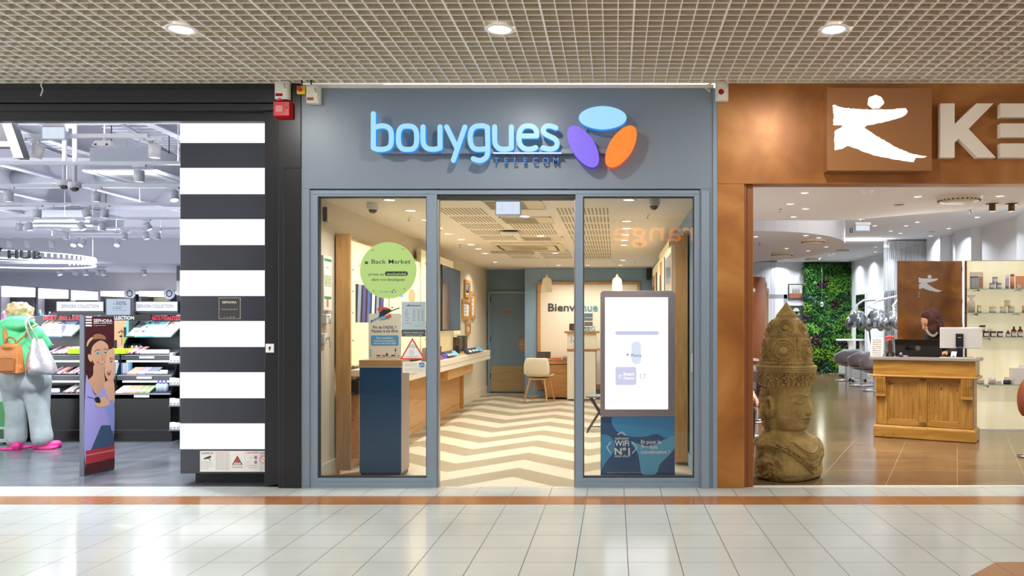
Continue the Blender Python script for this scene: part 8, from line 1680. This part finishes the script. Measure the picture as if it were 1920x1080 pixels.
# receptionist leaning over the desk
YP = 10.62; kx_ = YP/FPX; X0 = ax(1752, YP); t = thing('person', 'receptionist with long auburn hair and dark jacket bent over the desk', 'person', (X0, YP, 0))
def rp(px, py, y=0): return V(ax(px, YP+y)-X0, y, az(py, YP+y))
J = dict(pelvis=rp(1778, 700, .28), waist=rp(1776, 672, .22), chest=rp(1768, 640, .08), neck0=rp(1758, 620, .0), neck1=rp(1752, 613, -.03), head=rp(1740, 605, -.07), chest2L=rp(1776, 632, .06), chest2R=rp(1752, 634, .04), shL=rp(1788, 632, .05), shR=rp(1742, 634, .02), elL=rp(1792, 660, -.04), elR=rp(1728, 660, -.05), wrL=rp(1772, 662, -.22), wrR=rp(1748, 664, -.10), hipL=rp(1790, 712, .28), hipR=rp(1768, 712, .28), knL=rp(1790, 770, .28), knR=rp(1768, 770, .28), anL=rp(1790, 828, .3), anR=rp(1768, 828, .3), toeL=rp(1790, 832, .14), toeR=rp(1766, 832, .14), pnL=V(0, 0, -1), pnR=V(0, 0, -1))
for kq in ('anL', 'anR'): J[kq].z = .08
for kq in ('toeL', 'toeR'): J[kq].z = .04
figure(t, J, SKIN1, facing=(-1, -.2, 0), look=(-.85, -.45, -.5), girth=.9, voxel=.006)
b = MB(mat('jacket_dark', '#1e1517', .7, bump=.2)); limb(b, [J['pelvis'], J['waist'], J['chest'], rp(1760, 624, .0)], [.155, .14, .15, .085])
for s_ in 'LR': limb(b, [J['chest2'+s_], J['sh'+s_], J['el'+s_], J['el'+s_]*.2+J['wr'+s_]*.8], [.095, .075, .06, .045])
b.build('jacket', t, remesh=.010); b = MB(mat('trousers_dark', '#1b1b20', .8))
for s_ in 'LR': limb(b, [J['hip'+s_], J['kn'+s_], J['an'+s_]], [.12, .085, .065])
b.build('trousers', t, remesh=.012)
AUB = mat('hair_auburn', '#4a2113', .75, var=.35, scale=25, bump=.3); b = MB(AUB); random.seed(9)
b.sphere(rp(1748, 594, -.02), (.125, .13, .11), 20, 14); b.sphere(rp(1736, 592, -.08), (.06, .08, .06), 16, 10); b.sphere(rp(1756, 610, -.06), (.09, .09, .12), 16, 12); b.sphere(rp(1749, 616, -.14), (.045, .04, .09), 12, 10); b.sphere(rp(1746, 600, -.13), (.05, .05, .085), 14, 10)
for q in range(60):
    u = random.random(); c = rp(1744+22*u+random.uniform(-3, 5), 592+36*u, -.03+random.uniform(-.10, .08)); b.sphere(c, random.uniform(.022, .038), 10, 8)
for q in range(20): u = q/20; b.sphere(rp(1738+6*u, 586+44*u, -.13+.02*u), .022+.01*math.sin(u*3), 10, 8)
b.build('hair', t, remesh=.009)
b = MB(mat('scarf_pattern', '#a8a08c', .7, var=.4, scale=40)); b.tube(spline([rp(1737, 618, -.12), rp(1742, 626, -.16), rp(1750, 630, -.16), rp(1757, 624, -.12)], 6), .017, 10); b.build('scarf', t)

# added uplights without fittings, put in to brighten the salon ceiling
for x_, y_, z_, e_, sz in ((4.3, 11.1, 2.27, 30, .9), (5.6, 10.7, 2.25, 34, 1.4), (5.2, 17.0, 3.0, 10, 1.0)):
    l_ = lamp('added_salon_uplight', (x_, y_, z_), e_, .1, NEUT, None, rot=(PI, 0, 0)); l_.data.shape = 'RECTANGLE'; l_.data.size = sz; l_.data.size_y = .04
